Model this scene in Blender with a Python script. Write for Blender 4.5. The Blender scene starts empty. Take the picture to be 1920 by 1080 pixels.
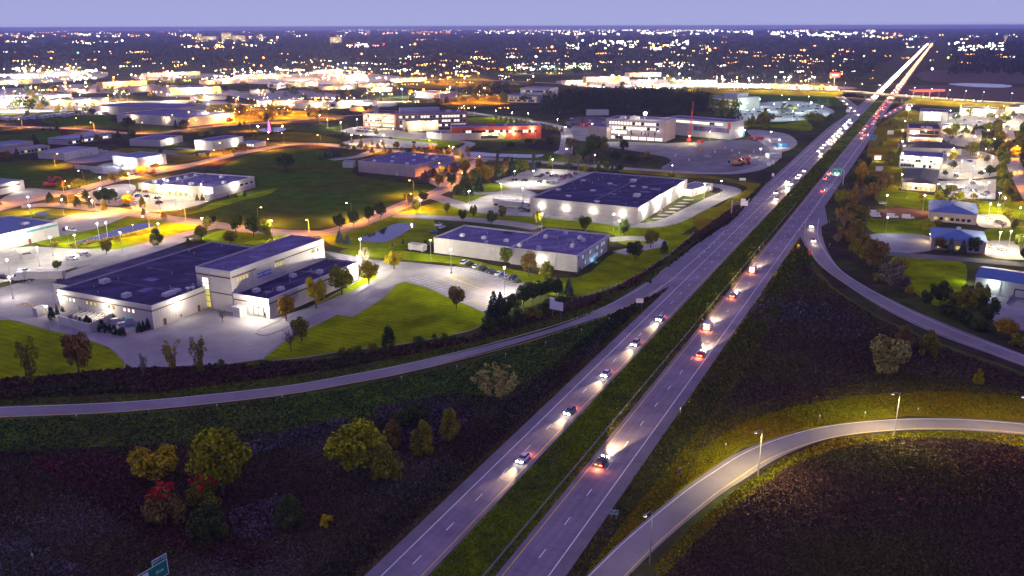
import bpy, math, random
import numpy as np
from mathutils import Vector, Matrix

rng = random.Random(11)
nrg = np.random.default_rng(5)
scene = bpy.context.scene
COL = scene.collection
rad = math.radians

# ------------------------------------------------------------------ camera
PH_W, PH_H, FPX, YHOR, CAM_Z = 1920.0, 1080.0, 1560.0, 49.5, 95.0
PITCH = math.atan((PH_H / 2 - YHOR) / FPX)
cam_d = bpy.data.cameras.new('camera')
cam_d.sensor_width = 36.0
cam_d.lens = FPX / PH_W * 36.0
cam_d.clip_start, cam_d.clip_end = 0.5, 60000.0
cam = bpy.data.objects.new('camera', cam_d)
cam.location = (0, 0, CAM_Z)
cam.rotation_euler = (math.pi / 2 - PITCH, rad(0.15), 0)
COL.objects.link(cam)
scene.camera = cam
CAM_M = Matrix.Translation(cam.location) @ cam.rotation_euler.to_matrix().to_4x4()


def P(x, y, z=0.0):
    """the point at height z that the photograph shows at pixel x, y"""
    d = CAM_M.to_3x3() @ Vector((x - PH_W / 2, PH_H / 2 - y, -FPX))
    t = (z - CAM_Z) / d.z
    return Vector((d.x * t, d.y * t, z))


def ppm(y):
    return max(2.0, (y - YHOR)) * 0.01004          # photograph pixels per metre on the ground at row y


# ------------------------------------------------------------------ dusk sky and sun
world = bpy.data.worlds.new('World')
scene.world = world
world.use_nodes = True
wn, wl = world.node_tree.nodes, world.node_tree.links
wn.clear()
w_out = wn.new('ShaderNodeOutputWorld')
w_bg = wn.new('ShaderNodeBackground')
w_tc = wn.new('ShaderNodeTexCoord')
w_sep = wn.new('ShaderNodeSeparateXYZ')
w_ramp = wn.new('ShaderNodeValToRGB')
w_sky = wn.new('ShaderNodeTexSky')
w_sky.sky_type = 'NISHITA'
w_sky.sun_disc = False
w_sky.sun_elevation = rad(1.0)
w_sky.sun_rotation = rad(200)
w_mix = wn.new('ShaderNodeMixRGB')
w_mix.blend_type = 'ADD'
w_mix.inputs[0].default_value = 0.012
els = w_ramp.color_ramp.elements
els[0].position, els[0].color = 0.0, (0.395, 0.415, 0.73, 1)
els[1].position, els[1].color = 1.0, (0.30, 0.235, 0.76, 1)
e = els.new(0.03); e.color = (0.365, 0.385, 0.71, 1)
e = els.new(0.25); e.color = (0.31, 0.28, 0.74, 1)
wl.new(w_tc.outputs['Generated'], w_sep.inputs[0])
wl.new(w_sep.outputs['Z'], w_ramp.inputs[0])
wl.new(w_ramp.outputs[0], w_mix.inputs[1])
wl.new(w_sky.outputs[0], w_mix.inputs[2])
wl.new(w_mix.outputs[0], w_bg.inputs[0])
wl.new(w_bg.outputs[0], w_out.inputs[0])
w_bg.inputs[1].default_value = 1.0

sun_d = bpy.data.lights.new('dusk_sun', 'SUN')
sun_d.energy = 0.36
sun_d.angle = rad(60)
sun_d.color = (1.0, 0.80, 0.50)
sun = bpy.data.objects.new('dusk_sun', sun_d)
sun.rotation_euler = (rad(50), 0, rad(-125))
COL.objects.link(sun)

vs = scene.view_settings
vs.view_transform = 'Standard'
vs.look = 'None'
vs.exposure = 0.0
vs.gamma = 1.0
vs.use_curve_mapping = False
cy = scene.cycles
cy.use_light_tree = True
cy.max_bounces = 5
cy.diffuse_bounces = 2
cy.glossy_bounces = 2
cy.transmission_bounces = 2
cy.transparent_max_bounces = 4
cy.volume_bounces = 0
cy.sample_clamp_direct = 0.0
cy.sample_clamp_indirect = 4.0
cy.caustics_reflective = False
cy.caustics_refractive = False

# ------------------------------------------------------------------ materials
MATS = {}


def new_mat(name):
    m = bpy.data.materials.new(name)
    m.use_nodes = True
    nt = m.node_tree
    nt.nodes.clear()
    out = nt.nodes.new('ShaderNodeOutputMaterial')
    b = nt.nodes.new('ShaderNodeBsdfPrincipled')
    nt.links.new(b.outputs[0], out.inputs[0])
    MATS[name] = m
    return m, nt, b


def mat(name, col, rough=0.8, vary=0.25, scale=0.3, bump=0.0, bscale=3.0, metal=0.0, spec=0.3, col2=None,
        scale2=0.05, objcol=False, stripes=None, detail=6.0):
    """noise mottled surface; col2 is a second colour of the same thing in larger patches; stripes = (direction, period, amount, distortion)"""
    m, nt, b = new_mat(name)
    N, L = nt.nodes, nt.links
    geo = N.new('ShaderNodeNewGeometry')
    n1 = N.new('ShaderNodeTexNoise'); n1.inputs['Scale'].default_value = scale; n1.inputs['Detail'].default_value = detail
    n1.inputs['Roughness'].default_value = 0.65
    L.new(geo.outputs['Position'], n1.inputs['Vector'])
    ramp = N.new('ShaderNodeMapRange')
    ramp.inputs[1].default_value, ramp.inputs[2].default_value = 0.28, 0.72
    ramp.inputs[3].default_value, ramp.inputs[4].default_value = 1 - vary, 1 + vary
    L.new(n1.outputs['Fac'], ramp.inputs[0])
    base = N.new('ShaderNodeMixRGB')
    base.inputs[1].default_value = (*col, 1); base.inputs[2].default_value = (*(col2 or col), 1)
    base.inputs[0].default_value = 0.0
    if col2:
        n2 = N.new('ShaderNodeTexNoise'); n2.inputs['Scale'].default_value = scale2; n2.inputs['Detail'].default_value = 5.0
        L.new(geo.outputs['Position'], n2.inputs['Vector'])
        r2 = N.new('ShaderNodeMapRange')
        r2.inputs[1].default_value, r2.inputs[2].default_value = 0.42, 0.6
        L.new(n2.outputs['Fac'], r2.inputs[0]); L.new(r2.outputs[0], base.inputs[0])
    src = base.outputs[0]
    if objcol:
        oi = N.new('ShaderNodeObjectInfo')
        mm = N.new('ShaderNodeMixRGB'); mm.blend_type = 'MULTIPLY'; mm.inputs[0].default_value = 1
        L.new(src, mm.inputs[1]); L.new(oi.outputs['Color'], mm.inputs[2]); src = mm.outputs[0]
    mul = N.new('ShaderNodeMixRGB'); mul.blend_type = 'MULTIPLY'; mul.inputs[0].default_value = 1
    L.new(src, mul.inputs[1]); L.new(ramp.outputs[0], mul.inputs[2]); src = mul.outputs[0]
    if stripes:
        ang, per, amt, dist = stripes
        mp = N.new('ShaderNodeMapping'); mp.inputs['Rotation'].default_value = (0, 0, ang)
        L.new(geo.outputs['Position'], mp.inputs['Vector'])
        wv = N.new('ShaderNodeTexWave'); wv.inputs['Scale'].default_value = 0.314 / per
        wv.inputs['Distortion'].default_value = dist; wv.inputs['Detail'].default_value = 2; wv.inputs['Detail Scale'].default_value = 0.6
        L.new(mp.outputs[0], wv.inputs['Vector'])
        rr = N.new('ShaderNodeMapRange'); rr.inputs[3].default_value, rr.inputs[4].default_value = 1 - amt, 1 + amt
        L.new(wv.outputs['Fac'], rr.inputs[0])
        m3 = N.new('ShaderNodeMixRGB'); m3.blend_type = 'MULTIPLY'; m3.inputs[0].default_value = 1
        L.new(src, m3.inputs[1]); L.new(rr.outputs[0], m3.inputs[2]); src = m3.outputs[0]
    L.new(src, b.inputs['Base Color'])
    b.inputs['Roughness'].default_value = rough
    b.inputs['Metallic'].default_value = metal
    b.inputs['Specular IOR Level'].default_value = spec
    if bump:
        n3 = N.new('ShaderNodeTexNoise'); n3.inputs['Scale'].default_value = bscale; n3.inputs['Detail'].default_value = 4
        L.new(geo.outputs['Position'], n3.inputs['Vector'])
        bp = N.new('ShaderNodeBump'); bp.inputs['Strength'].default_value = bump; bp.inputs['Distance'].default_value = 0.3
        L.new(n3.outputs['Fac'], bp.inputs['Height']); L.new(bp.outputs[0], b.inputs['Normal'])
    return m


def siding(name, col, period=0.45, vary=0.1, axis='Z', depth=0.04, objcol=False):
    """ribbed metal or panel wall: ribs in the wall's own direction"""
    m = mat(name, col, 0.6, vary, 0.25, objcol=objcol)
    nt = m.node_tree; N, L = nt.nodes, nt.links
    b = [n for n in N if n.type == 'BSDF_PRINCIPLED'][0]
    tc = N.new('ShaderNodeTexCoord'); sp = N.new('ShaderNodeSeparateXYZ'); L.new(tc.outputs['Object'], sp.inputs[0])
    ad = N.new('ShaderNodeMath'); ad.operation = 'ADD'
    if axis == 'Z':
        L.new(sp.outputs['X'], ad.inputs[0]); L.new(sp.outputs['Y'], ad.inputs[1])
    else:
        L.new(sp.outputs['Z'], ad.inputs[0])
    ml = N.new('ShaderNodeMath'); ml.operation = 'MULTIPLY'; ml.inputs[1].default_value = 2 * math.pi / period
    L.new(ad.outputs[0], ml.inputs[0])
    sn = N.new('ShaderNodeMath'); sn.operation = 'SINE'; L.new(ml.outputs[0], sn.inputs[0])
    bp = N.new('ShaderNodeBump'); bp.inputs['Strength'].default_value = 0.5; bp.inputs['Distance'].default_value = depth
    L.new(sn.outputs[0], bp.inputs['Height']); L.new(bp.outputs[0], b.inputs['Normal'])
    return m


def brickm(name, c1, c2, mortar):
    m, nt, b = new_mat(name)
    N, L = nt.nodes, nt.links
    tc = N.new('ShaderNodeTexCoord')
    sp = N.new('ShaderNodeSeparateXYZ'); L.new(tc.outputs['Object'], sp.inputs[0])
    ad = N.new('ShaderNodeMath'); ad.operation = 'ADD'; L.new(sp.outputs['X'], ad.inputs[0]); L.new(sp.outputs['Y'], ad.inputs[1])
    cb = N.new('ShaderNodeCombineXYZ'); L.new(ad.outputs[0], cb.inputs[0]); L.new(sp.outputs['Z'], cb.inputs[1])
    br = N.new('ShaderNodeTexBrick'); br.inputs['Scale'].default_value = 1.0
    br.inputs['Color1'].default_value = (*c1, 1); br.inputs['Color2'].default_value = (*c2, 1); br.inputs['Mortar'].default_value = (*mortar, 1)
    br.inputs['Brick Width'].default_value = 0.6; br.inputs['Row Height'].default_value = 0.25; br.inputs['Mortar Size'].default_value = 0.02
    L.new(cb.outputs[0], br.inputs['Vector']); L.new(br.outputs['Color'], b.inputs['Base Color'])
    b.inputs['Roughness'].default_value = 0.85
    return m


def emit(name, col, strength, objcol=False):
    m = bpy.data.materials.new(name); m.use_nodes = True
    nt = m.node_tree; nt.nodes.clear()
    o = nt.nodes.new('ShaderNodeOutputMaterial'); e = nt.nodes.new('ShaderNodeEmission')
    e.inputs[0].default_value = (*col, 1); e.inputs[1].default_value = strength
    if objcol:
        oi = nt.nodes.new('ShaderNodeObjectInfo'); nt.links.new(oi.outputs['Color'], e.inputs[0])
    nt.links.new(e.outputs[0], o.inputs[0])
    m.cycles.emission_sampling = 'NONE'
    MATS[name] = m
    return m


def leafm(name, trans=0.0):
    """foliage: the tree's own colour, varied leaf by leaf"""
    m, nt, b = new_mat(name)
    N, L = nt.nodes, nt.links
    oi = N.new('ShaderNodeObjectInfo')
    at = N.new('ShaderNodeAttribute'); at.attribute_name = 'tint'
    mm = N.new('ShaderNodeMixRGB'); mm.blend_type = 'MULTIPLY'; mm.inputs[0].default_value = 1
    L.new(oi.outputs['Color'], mm.inputs[1]); L.new(at.outputs['Color'], mm.inputs[2])
    L.new(mm.outputs[0], b.inputs['Base Color'])
    b.inputs['Roughness'].default_value = 0.75
    b.inputs['Specular IOR Level'].default_value = 0.02
    return m


def attrm(name, rough=0.9):
    """colour carried by the pieces of a stuff mesh themselves"""
    m, nt, b = new_mat(name)
    at = nt.nodes.new('ShaderNodeAttribute'); at.attribute_name = 'tint'
    nt.links.new(at.outputs['Color'], b.inputs['Base Color'])
    b.inputs['Roughness'].default_value = rough
    b.inputs['Specular IOR Level'].default_value = 0.0
    return m


HA = rad(26.5)   # the highway's bearing from the view axis
M = {}
M['ground'] = mat('rough_grass', (0.050, 0.060, 0.016), 0.95, 0.5, 0.12, 0.6, 1.2, spec=0.0, col2=(0.040, 0.028, 0.022), scale2=0.02)
M['field'] = mat('dark_field', (0.052, 0.098, 0.008), 0.95, 0.4, 0.10, 0.5, 0.8, spec=0.0, col2=(0.066, 0.080, 0.010), scale2=0.015)
M['brownfield'] = mat('ploughed_field', (0.11, 0.075, 0.07), 0.95, 0.25, 0.05, 0.3, 0.5, spec=0.0)
M['scrubland'] = mat('brown_scrub_ground', (0.064, 0.040, 0.030), 0.95, 0.5, 0.18, 0.8, 1.0, spec=0.0, col2=(0.075, 0.060, 0.022), scale2=0.04)
M['lawn'] = mat('mown_lawn', (0.165, 0.205, 0.001), 0.95, 0.45, 0.12, 0.0, 4.0, spec=0.0, col2=(0.125, 0.165, 0.001), scale2=0.05, stripes=(rad(-62), 2.6, 0.09, 1.5))
M['median_grass'] = mat('median_grass', (0.11, 0.15, 0.006), 0.95, 0.5, 0.25, 0.5, 2.0, spec=0.0, col2=(0.045, 0.060, 0.018), scale2=0.08)
M['verge'] = mat('grass_verge', (0.17, 0.155, 0.004), 0.95, 0.4, 0.2, 0.5, 2.0, spec=0.0, col2=(0.13, 0.09, 0.006), scale2=0.05)  # yellow grass, with the lamps' wide glow put into its colour
M['asphalt'] = mat('asphalt', (0.072, 0.070, 0.078), 0.85, 0.28, 0.12, 0.15, 6.0, spec=0.25, col2=(0.10, 0.097, 0.10), scale2=0.03)
M['asphalt2'] = mat('worn_asphalt', (0.225, 0.205, 0.215), 0.9, 0.25, 0.10, 0.15, 6.0, spec=0.25, col2=(0.18, 0.165, 0.175), scale2=0.03)
M['concrete'] = mat('lot_concrete', (0.25, 0.235, 0.22), 0.9, 0.3, 0.12, 0.1, 6.0, spec=0.2)
M['pave'] = mat('highway_concrete', (0.160, 0.135, 0.165), 0.85, 0.3, 0.10, 0.1, 5.0, spec=0.3, col2=(0.185, 0.155, 0.18), scale2=0.04, stripes=(HA, 1.85, 0.055, 2.5))
M['ramp_pave'] = mat('ramp_concrete', (0.19, 0.17, 0.18), 0.8, 0.3, 0.10, 0.1, 5.0, spec=0.3, col2=(0.155, 0.135, 0.145), scale2=0.05)
M['shoulder'] = mat('shoulder_asphalt', (0.14, 0.125, 0.14), 0.88, 0.2, 0.15, 0.1, 5.0, spec=0.2)
M['gravel'] = mat('site_gravel', (0.17, 0.165, 0.18), 0.95, 0.3, 0.10, 0.4, 2.0, spec=0.1, col2=(0.12, 0.11, 0.12), scale2=0.02)
M['dirt'] = mat('bare_dirt', (0.12, 0.06, 0.04), 0.95, 0.3, 0.12, 0.4, 2.0, spec=0.0)
M['white_line'] = mat('white_road_paint', (0.62, 0.62, 0.60), 0.7, 0.2, 0.5)
M['yellow_line'] = mat('yellow_road_paint', (0.60, 0.42, 0.06), 0.7, 0.2, 0.5)
M['roof_dark'] = mat('dark_roof_membrane', (0.028, 0.020, 0.068), 0.9, 0.45, 0.12, 0.1, 3.0, spec=0.2, col2=(0.040, 0.030, 0.088), scale2=0.06, stripes=(rad(62), 9.0, 0.22, 5.0))
M['roof_mid'] = mat('grey_roof_membrane', (0.105, 0.085, 0.185), 0.9, 0.3, 0.12, 0.1, 3.0, spec=0.2, col2=(0.13, 0.108, 0.22), scale2=0.05, stripes=(rad(62), 8.0, 0.12, 5.0))
M['roof_blue'] = mat('blue_roof', (0.06, 0.11, 0.26), 0.6, 0.15, 0.1, spec=0.3)
M['roof_pale'] = mat('pale_metal_roof', (0.20, 0.20, 0.30), 0.7, 0.15, 0.08, spec=0.3)
M['shingle'] = mat('dark_shingle_roof', (0.040, 0.036, 0.050), 0.9, 0.3, 0.5, 0.3, 4.0)
M['seam'] = mat('roof_seam', (0.16, 0.15, 0.19), 0.8, 0.1, 0.3)
M['beige'] = siding('beige_panel_wall', (0.40, 0.355, 0.34), 1.2, 0.10, 'Z', 0.05)
M['white_wall'] = siding('white_metal_wall', (0.42, 0.39, 0.36), 0.5, 0.14)
M['tan_wall'] = siding('tan_wall', (0.42, 0.34, 0.29), 0.6, 0.10)
M['mauve_wall'] = siding('brown_grey_wall', (0.30, 0.23, 0.24), 0.9, 0.10)
M['panel_wall'] = siding('wide_panel_wall', (0.40, 0.37, 0.34), 2.6, 0.14, 'X', 0.06)
M['grey_wall'] = siding('grey_wall', (0.36, 0.34, 0.37), 0.8, 0.10)
M['brick'] = brickm('red_brick', (0.30, 0.10, 0.075), (0.24, 0.085, 0.065), (0.30, 0.24, 0.21))
M['red_wall'] = mat('red_panel', (0.36, 0.055, 0.035), 0.6, 0.15, 0.2)
M['brown_band'] = mat('maroon_trim', (0.06, 0.018, 0.018), 0.7, 0.1, 0.5)
M['trim'] = mat('pale_trim', (0.46, 0.43, 0.40), 0.6, 0.08, 0.5)
M['teal'] = mat('teal_trim', (0.05, 0.22, 0.27), 0.6, 0.1, 0.5)
M['bluep'] = mat('blue_paint', (0.012, 0.06, 0.35), 0.55, 0.08, 0.5)
M['brown_door'] = mat('brown_door', (0.12, 0.04, 0.025), 0.6, 0.1, 0.5)
M['dark'] = mat('dark_rubber', (0.02, 0.02, 0.022), 0.7, 0.15, 1.0)
M['metal'] = mat('galvanised_steel', (0.36, 0.36, 0.38), 0.45, 0.1, 1.0, metal=0.6)
M['unit'] = mat('rooftop_unit_paint', (0.46, 0.45, 0.45), 0.6, 0.12, 0.8)
M['wood'] = mat('weathered_wood', (0.24, 0.20, 0.17), 0.9, 0.25, 1.5)
M['bark'] = mat('bark', (0.085, 0.062, 0.050), 0.95, 0.35, 3.0, 0.5, 6.0)
M['glass'] = mat('dark_glass', (0.015, 0.018, 0.03), 0.08, 0.05, 0.5, spec=0.8)
M['water'] = mat('pond_water', (0.008, 0.014, 0.05), 0.06, 0.1, 0.2, 0.03, 1.0, spec=0.9)
M['green_sign'] = mat('green_sign_sheet', (0.008, 0.19, 0.12), 0.45, 0.06, 0.5)
M['sign_white'] = mat('white_sign_sheet', (0.70, 0.70, 0.68), 0.5, 0.05, 0.5)
M['sign_yellow'] = mat('yellow_sign_sheet', (0.70, 0.40, 0.01), 0.5, 0.05, 0.5)
M['sign_red'] = mat('red_sign_sheet', (0.55, 0.012, 0.012), 0.5, 0.05, 0.5)
M['sign_blue'] = mat('blue_sign_sheet', (0.03, 0.22, 0.50), 0.5, 0.05, 0.5)
M['orange'] = mat('machine_orange', (0.55, 0.20, 0.02), 0.5, 0.12, 0.8)
M['redp'] = mat('red_paint', (0.45, 0.02, 0.025), 0.5, 0.12, 0.8)
M['tealp'] = mat('teal_container_paint', (0.03, 0.30, 0.28), 0.5, 0.12, 0.8)
M['paint'] = mat('car_paint', (1, 1, 1), 0.25, 0.04, 0.5, spec=0.6, objcol=True)
M['lampglass'] = mat('lamp_lens', (0.5, 0.5, 0.5), 0.2, 0.05, 0.5)
M['tailglass'] = mat('tail_lens', (0.25, 0.01, 0.01), 0.2, 0.05, 0.5)
M['any'] = siding('painted_wall', (1, 1, 1), 0.6, 0.10, 'Z', 0.04, objcol=True)
M['leaf'] = leafm('leaves')
M['tuft'] = attrm('weed_blades')
M['wood_far'] = attrm('far_foliage')
M['e_white'] = emit('lamp_white', (1.0, 0.95, 0.82), 60)
M['e_cool'] = emit('lamp_cool', (0.80, 0.90, 1.0), 60)
M['e_sod'] = emit('lamp_sodium', (1.0, 0.50, 0.10), 45)
M['e_head'] = emit('headlight_on', (1.0, 0.93, 0.74), 120)
M['e_tail'] = emit('taillight_on', (1.0, 0.05, 0.02), 30)
M['e_amber'] = emit('marker_lamp_on', (1.0, 0.62, 0.02), 25)
M['e_win'] = emit('lit_window_warm', (1.0, 0.80, 0.22), 0.75)
M['e_winw'] = emit('lit_window_white', (1.0, 0.92, 0.76), 1.6)
M['e_winb'] = emit('lit_window_blue', (0.55, 0.75, 1.0), 0.6)
M['e_red'] = emit('red_sign_lit', (1.0, 0.06, 0.03), 5.0)
M['e_any'] = emit('lit_any', (1, 1, 1), 22, objcol=True)


# ------------------------------------------------------------------ mesh helpers
class MB:
    def __init__(s):
        s.v, s.f, s.mi = [], [], []

    def add(s, vs, fs, mi=0):
        o = len(s.v)
        s.v.extend([tuple(p) for p in vs]); s.f.extend([tuple(i + o for i in q) for q in fs]); s.mi.extend([mi] * len(fs))
        return s

    def box(s, x0, x1, y0, y1, z0, z1, mi=0, top=None, M4=None):
        t = top or (0, 0, 0, 0)       # inset of the top edges: x0, x1, y0, y1
        vs = [(x0, y0, z0), (x1, y0, z0), (x1, y1, z0), (x0, y1, z0),
              (x0 + t[0], y0 + t[2], z1), (x1 - t[1], y0 + t[2], z1), (x1 - t[1], y1 - t[3], z1), (x0 + t[0], y1 - t[3], z1)]
        if M4 is not None:
            vs = [M4 @ Vector(p) for p in vs]
        return s.add(vs, [(3, 2, 1, 0), (4, 5, 6, 7), (0, 1, 5, 4), (1, 2, 6, 5), (2, 3, 7, 6), (3, 0, 4, 7)], mi)

    def prism(s, poly, z0, z1, mi=0):
        n = len(poly)
        vs = [(p[0], p[1], z0) for p in poly] + [(p[0], p[1], z1) for p in poly]
        return s.add(vs, [tuple(range(n - 1, -1, -1)), tuple(range(n, 2 * n))] + [(i, (i + 1) % n, n + (i + 1) % n, n + i) for i in range(n)], mi)

    def side(s, prof, y0, y1, mi=0):
        """a profile in x, z pulled along y"""
        n = len(prof)
        vs = [(p[0], y0, p[1]) for p in prof] + [(p[0], y1, p[1]) for p in prof]
        return s.add(vs, [tuple(range(n)), tuple(range(2 * n - 1, n - 1, -1))] + [(i, n + i, n + (i + 1) % n, (i + 1) % n) for i in range(n)], mi)

    def tube(s, pts, rs, n=6, mi=0):
        rings = []
        pts = [Vector(p) for p in pts]
        for k, p in enumerate(pts):
            d = (pts[min(k + 1, len(pts) - 1)] - pts[max(k - 1, 0)]).normalized()
            a = d.orthogonal().normalized(); b = d.cross(a)
            r = rs[k] if hasattr(rs, '__len__') else rs
            rings.append([p + (a * math.cos(2 * math.pi * i / n) + b * math.sin(2 * math.pi * i / n)) * r for i in range(n)])
        vs = [q for r in rings for q in r]
        fs = []
        for k in range(len(rings) - 1):
            for i in range(n):
                fs.append((k * n + i, k * n + (i + 1) % n, (k + 1) * n + (i + 1) % n, (k + 1) * n + i))
        fs.append(tuple(range(n - 1, -1, -1))); fs.append(tuple(range((len(rings) - 1) * n, len(rings) * n)))
        return s.add(vs, fs, mi)

    def lathe(s, prof, n=10, c=(0, 0, 0), mi=0):
        vs, fs = [], []
        for r, z in prof:
            for i in range(n):
                a = 2 * math.pi * i / n
                vs.append((c[0] + r * math.cos(a), c[1] + r * math.sin(a), c[2] + z))
        for k in range(len(prof) - 1):
            for i in range(n):
                fs.append((k * n + i, k * n + (i + 1) % n, (k + 1) * n + (i + 1) % n, (k + 1) * n + i))
        fs.append(tuple(range(n - 1, -1, -1))); fs.append(tuple(range((len(prof) - 1) * n, len(prof) * n)))
        return s.add(vs, fs, mi)

    def mesh(s, name, mats):
        me = bpy.data.meshes.new(name)
        me.from_pydata(s.v, [], s.f)
        for m in (mats if isinstance(mats, (list, tuple)) else [mats]):
            me.materials.append(m)
        if any(s.mi):
            me.polygons.foreach_set('material_index', s.mi)
        me.update()
        return me

    def obj(s, name, mats, parent=None, loc=None, rz=None):
        o = bpy.data.objects.new(name, s.mesh(name, mats))
        COL.objects.link(o)
        if parent: o.parent = parent
        if loc is not None: o.location = loc
        if rz is not None: o.rotation_euler = (0, 0, rz)
        return o


def put(me, name, parent=None, loc=(0, 0, 0), rz=0.0, sc=None, col=None):
    o = bpy.data.objects.new(name, me); COL.objects.link(o)
    if parent: o.parent = parent
    o.location = loc; o.rotation_euler = (0, 0, rz)
    if sc is not None: o.scale = sc if hasattr(sc, '__len__') else (sc, sc, sc)
    if col is not None: o.color = (*col, 1)
    return o


def empty(name, loc=(0, 0, 0), rz=0.0):
    o = bpy.data.objects.new(name, None); COL.objects.link(o)
    o.empty_display_size = 0.5
    o.location = loc; o.rotation_euler = (0, 0, rz)
    return o


def copy_tree(o, parent=None):
    c = o.copy(); COL.objects.link(c)
    for k in ('label', 'group', 'category'):
        pass
    if parent is not None: c.parent = parent
    for ch in list(o.children):
        copy_tree(ch, c)
    return c


REG = []


def reg(o, desc, cat, px=None, group=None, label=None):
    """note a thing; its label is written at the end, once its neighbours are known"""
    o['category'] = cat
    if group: o['group'] = group
    REG.append((o, desc, px, label))
    return o


def struct(o):
    o['kind'] = 'structure'
    return o


def stuff(o):
    o['kind'] = 'stuff'
    return o


def light(kind, energy, col, parent, loc, r=0.25, rot=None, spot=None, name='lamp_light'):
    d = bpy.data.lights.new(name, kind)
    d.energy = energy; d.color = col; d.shadow_soft_size = r
    if kind == 'SPOT':
        d.spot_size = spot; d.spot_blend = 0.6
    o = bpy.data.objects.new(name, d); COL.objects.link(o)
    o.parent = parent; o.location = loc
    if rot: o.rotation_euler = rot
    return o


C_SOD, C_WHT, C_COOL, C_WARM, C_LIME = (1.0, 0.34, 0.01), (1.0, 0.92, 0.70), (0.82, 0.92, 1.0), (1.0, 0.74, 0.30), (0.85, 1.0, 0.6)


def smooth(pts, n=6):
    """Catmull-Rom through ground points"""
    p = [pts[0] + (pts[0] - pts[1])] + list(pts) + [pts[-1] + (pts[-1] - pts[-2])]
    out = []
    for i in range(1, len(p) - 2):
        for k in range(n):
            t = k / n
            a, b, c, d = p[i - 1], p[i], p[i + 1], p[i + 2]
            out.append(0.5 * ((2 * b) + (c - a) * t + (2 * a - 5 * b + 4 * c - d) * t * t + (3 * b - a - 3 * c + d) * t ** 3))
    out.append(p[-2].copy())
    return out


def resample(pts, n):
    d = [0.0]
    for a, b in zip(pts, pts[1:]):
        d.append(d[-1] + (b - a).length)
    out = []
    j = 0
    for k in range(n):
        s = d[-1] * k / (n - 1)
        while j < len(d) - 2 and d[j + 1] < s:
            j += 1
        t = (s - d[j]) / max(1e-6, d[j + 1] - d[j])
        out.append(pts[j].lerp(pts[j + 1], t))
    return out


def ribbon(name, L, Rr, z, m, parent=None):
    mb = MB()
    n = len(L)
    mb.add([(p.x, p.y, z) for p in L] + [(p.x, p.y, z) for p in Rr], [(i, n + i, n + i + 1, i + 1) for i in range(n - 1)])
    # faces point up
    o = mb.obj(name, m, parent)
    me = o.data
    if me.polygons[0].normal.z < 0:
        me.flip_normals()
    return o


def offset(pts, d):
    out = []
    for i, p in enumerate(pts):
        t = (pts[min(i + 1, len(pts) - 1)] - pts[max(i - 1, 0)]).normalized()
        out.append(p + Vector((t.y, -t.x, 0)) * d)      # d > 0: to the right of the way of travel
    return out


def road(name, px, width, z, m, n=5):
    c = smooth([P(*q) for q in px], n)
    o = struct(ribbon(name, offset(c, -width / 2), offset(c, width / 2), z, m))
    return o, c


def line(name, c, off, w, z, m, parent=None, dash=None):
    """a painted line along the way c, off metres to its right"""
    a, b = offset(c, off - w / 2), offset(c, off + w / 2)
    if not dash:
        return ribbon(name, a, b, z, m, parent)
    tot = sum((q - p).length for p, q in zip(c, c[1:]))
    n = max(3, int(tot / 1.5))
    a, b = resample(a, n), resample(b, n)
    mb = MB()
    per = max(2, int((dash[0] + dash[1]) / 1.5)); on = max(1, int(dash[0] / 1.5))
    for i in range(0, n - on - 1, per):
        for k in range(on):
            mb.add([(*a[i + k].xy, z), (*b[i + k].xy, z), (*b[i + k + 1].xy, z), (*a[i + k + 1].xy, z)], [(0, 1, 2, 3)])
    o = mb.obj(name, m, parent)
    if len(o.data.polygons) and o.data.polygons[0].normal.z < 0:
        o.data.flip_normals()
    return o


def patch(name, px, z, m, hole=None):
    """a flat ground area given by its outline"""
    pts = [P(*q) for q in px]
    mb = MB()
    mb.add([(p.x, p.y, z) for p in pts], [tuple(range(len(pts)))])
    o = mb.obj(name, m)
    if o.data.polygons[0].normal.z < 0:
        o.data.flip_normals()
    return struct(o)


def spatch(name, px, z, m, n=4):
    pts = [P(*q) for q in px]
    k = len(pts)
    ring = []
    for i in range(k):
        a, b, c, d = pts[(i - 1) % k], pts[i], pts[(i + 1) % k], pts[(i + 2) % k]
        for j in range(n):
            t = j / n
            ring.append(0.5 * ((2 * b) + (c - a) * t + (2 * a - 5 * b + 4 * c - d) * t * t + (3 * b - a - 3 * c + d) * t ** 3))
    mb = MB()
    mb.add([(p.x, p.y, z) for p in ring], [tuple(range(len(ring)))])
    o = mb.obj(name, m)
    if o.data.polygons[0].normal.z < 0:
        o.data.flip_normals()
    return struct(o)


def inpoly(pts, x, y):
    """numpy point-in-polygon"""
    r = np.zeros(len(x), bool)
    n = len(pts)
    for i in range(n):
        x1, y1 = pts[i][0], pts[i][1]; x2, y2 = pts[(i + 1) % n][0], pts[(i + 1) % n][1]
        c = ((y1 > y) != (y2 > y)) & (x < (x2 - x1) * (y - y1) / (y2 - y1 + 1e-12) + x1)
        r ^= c
    return r


def scatter_px(px, n):
    """n ground points spread over the area with that outline"""
    pts = [P(*q) for q in px]
    xs = [p.x for p in pts]; ys = [p.y for p in pts]
    out = np.zeros((0, 2))
    while len(out) < n:
        x = nrg.uniform(min(xs), max(xs), n * 3); y = nrg.uniform(min(ys), max(ys), n * 3)
        k = inpoly(pts, x, y)
        out = np.vstack([out, np.stack([x[k], y[k]], 1)])
    return out[:n]
# ------------------------------------------------------------------ ground and water
gb = MB()
gb.add([(-16000, -400, 0), (16000, -400, 0), (22000, 26000, 0), (-22000, 26000, 0)], [(0, 1, 2, 3)])
struct(gb.obj('ground', M['ground']))

# far fields, lawns and yards (outlines read off the photograph, laid on the ground)
G = [0.02]


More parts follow.
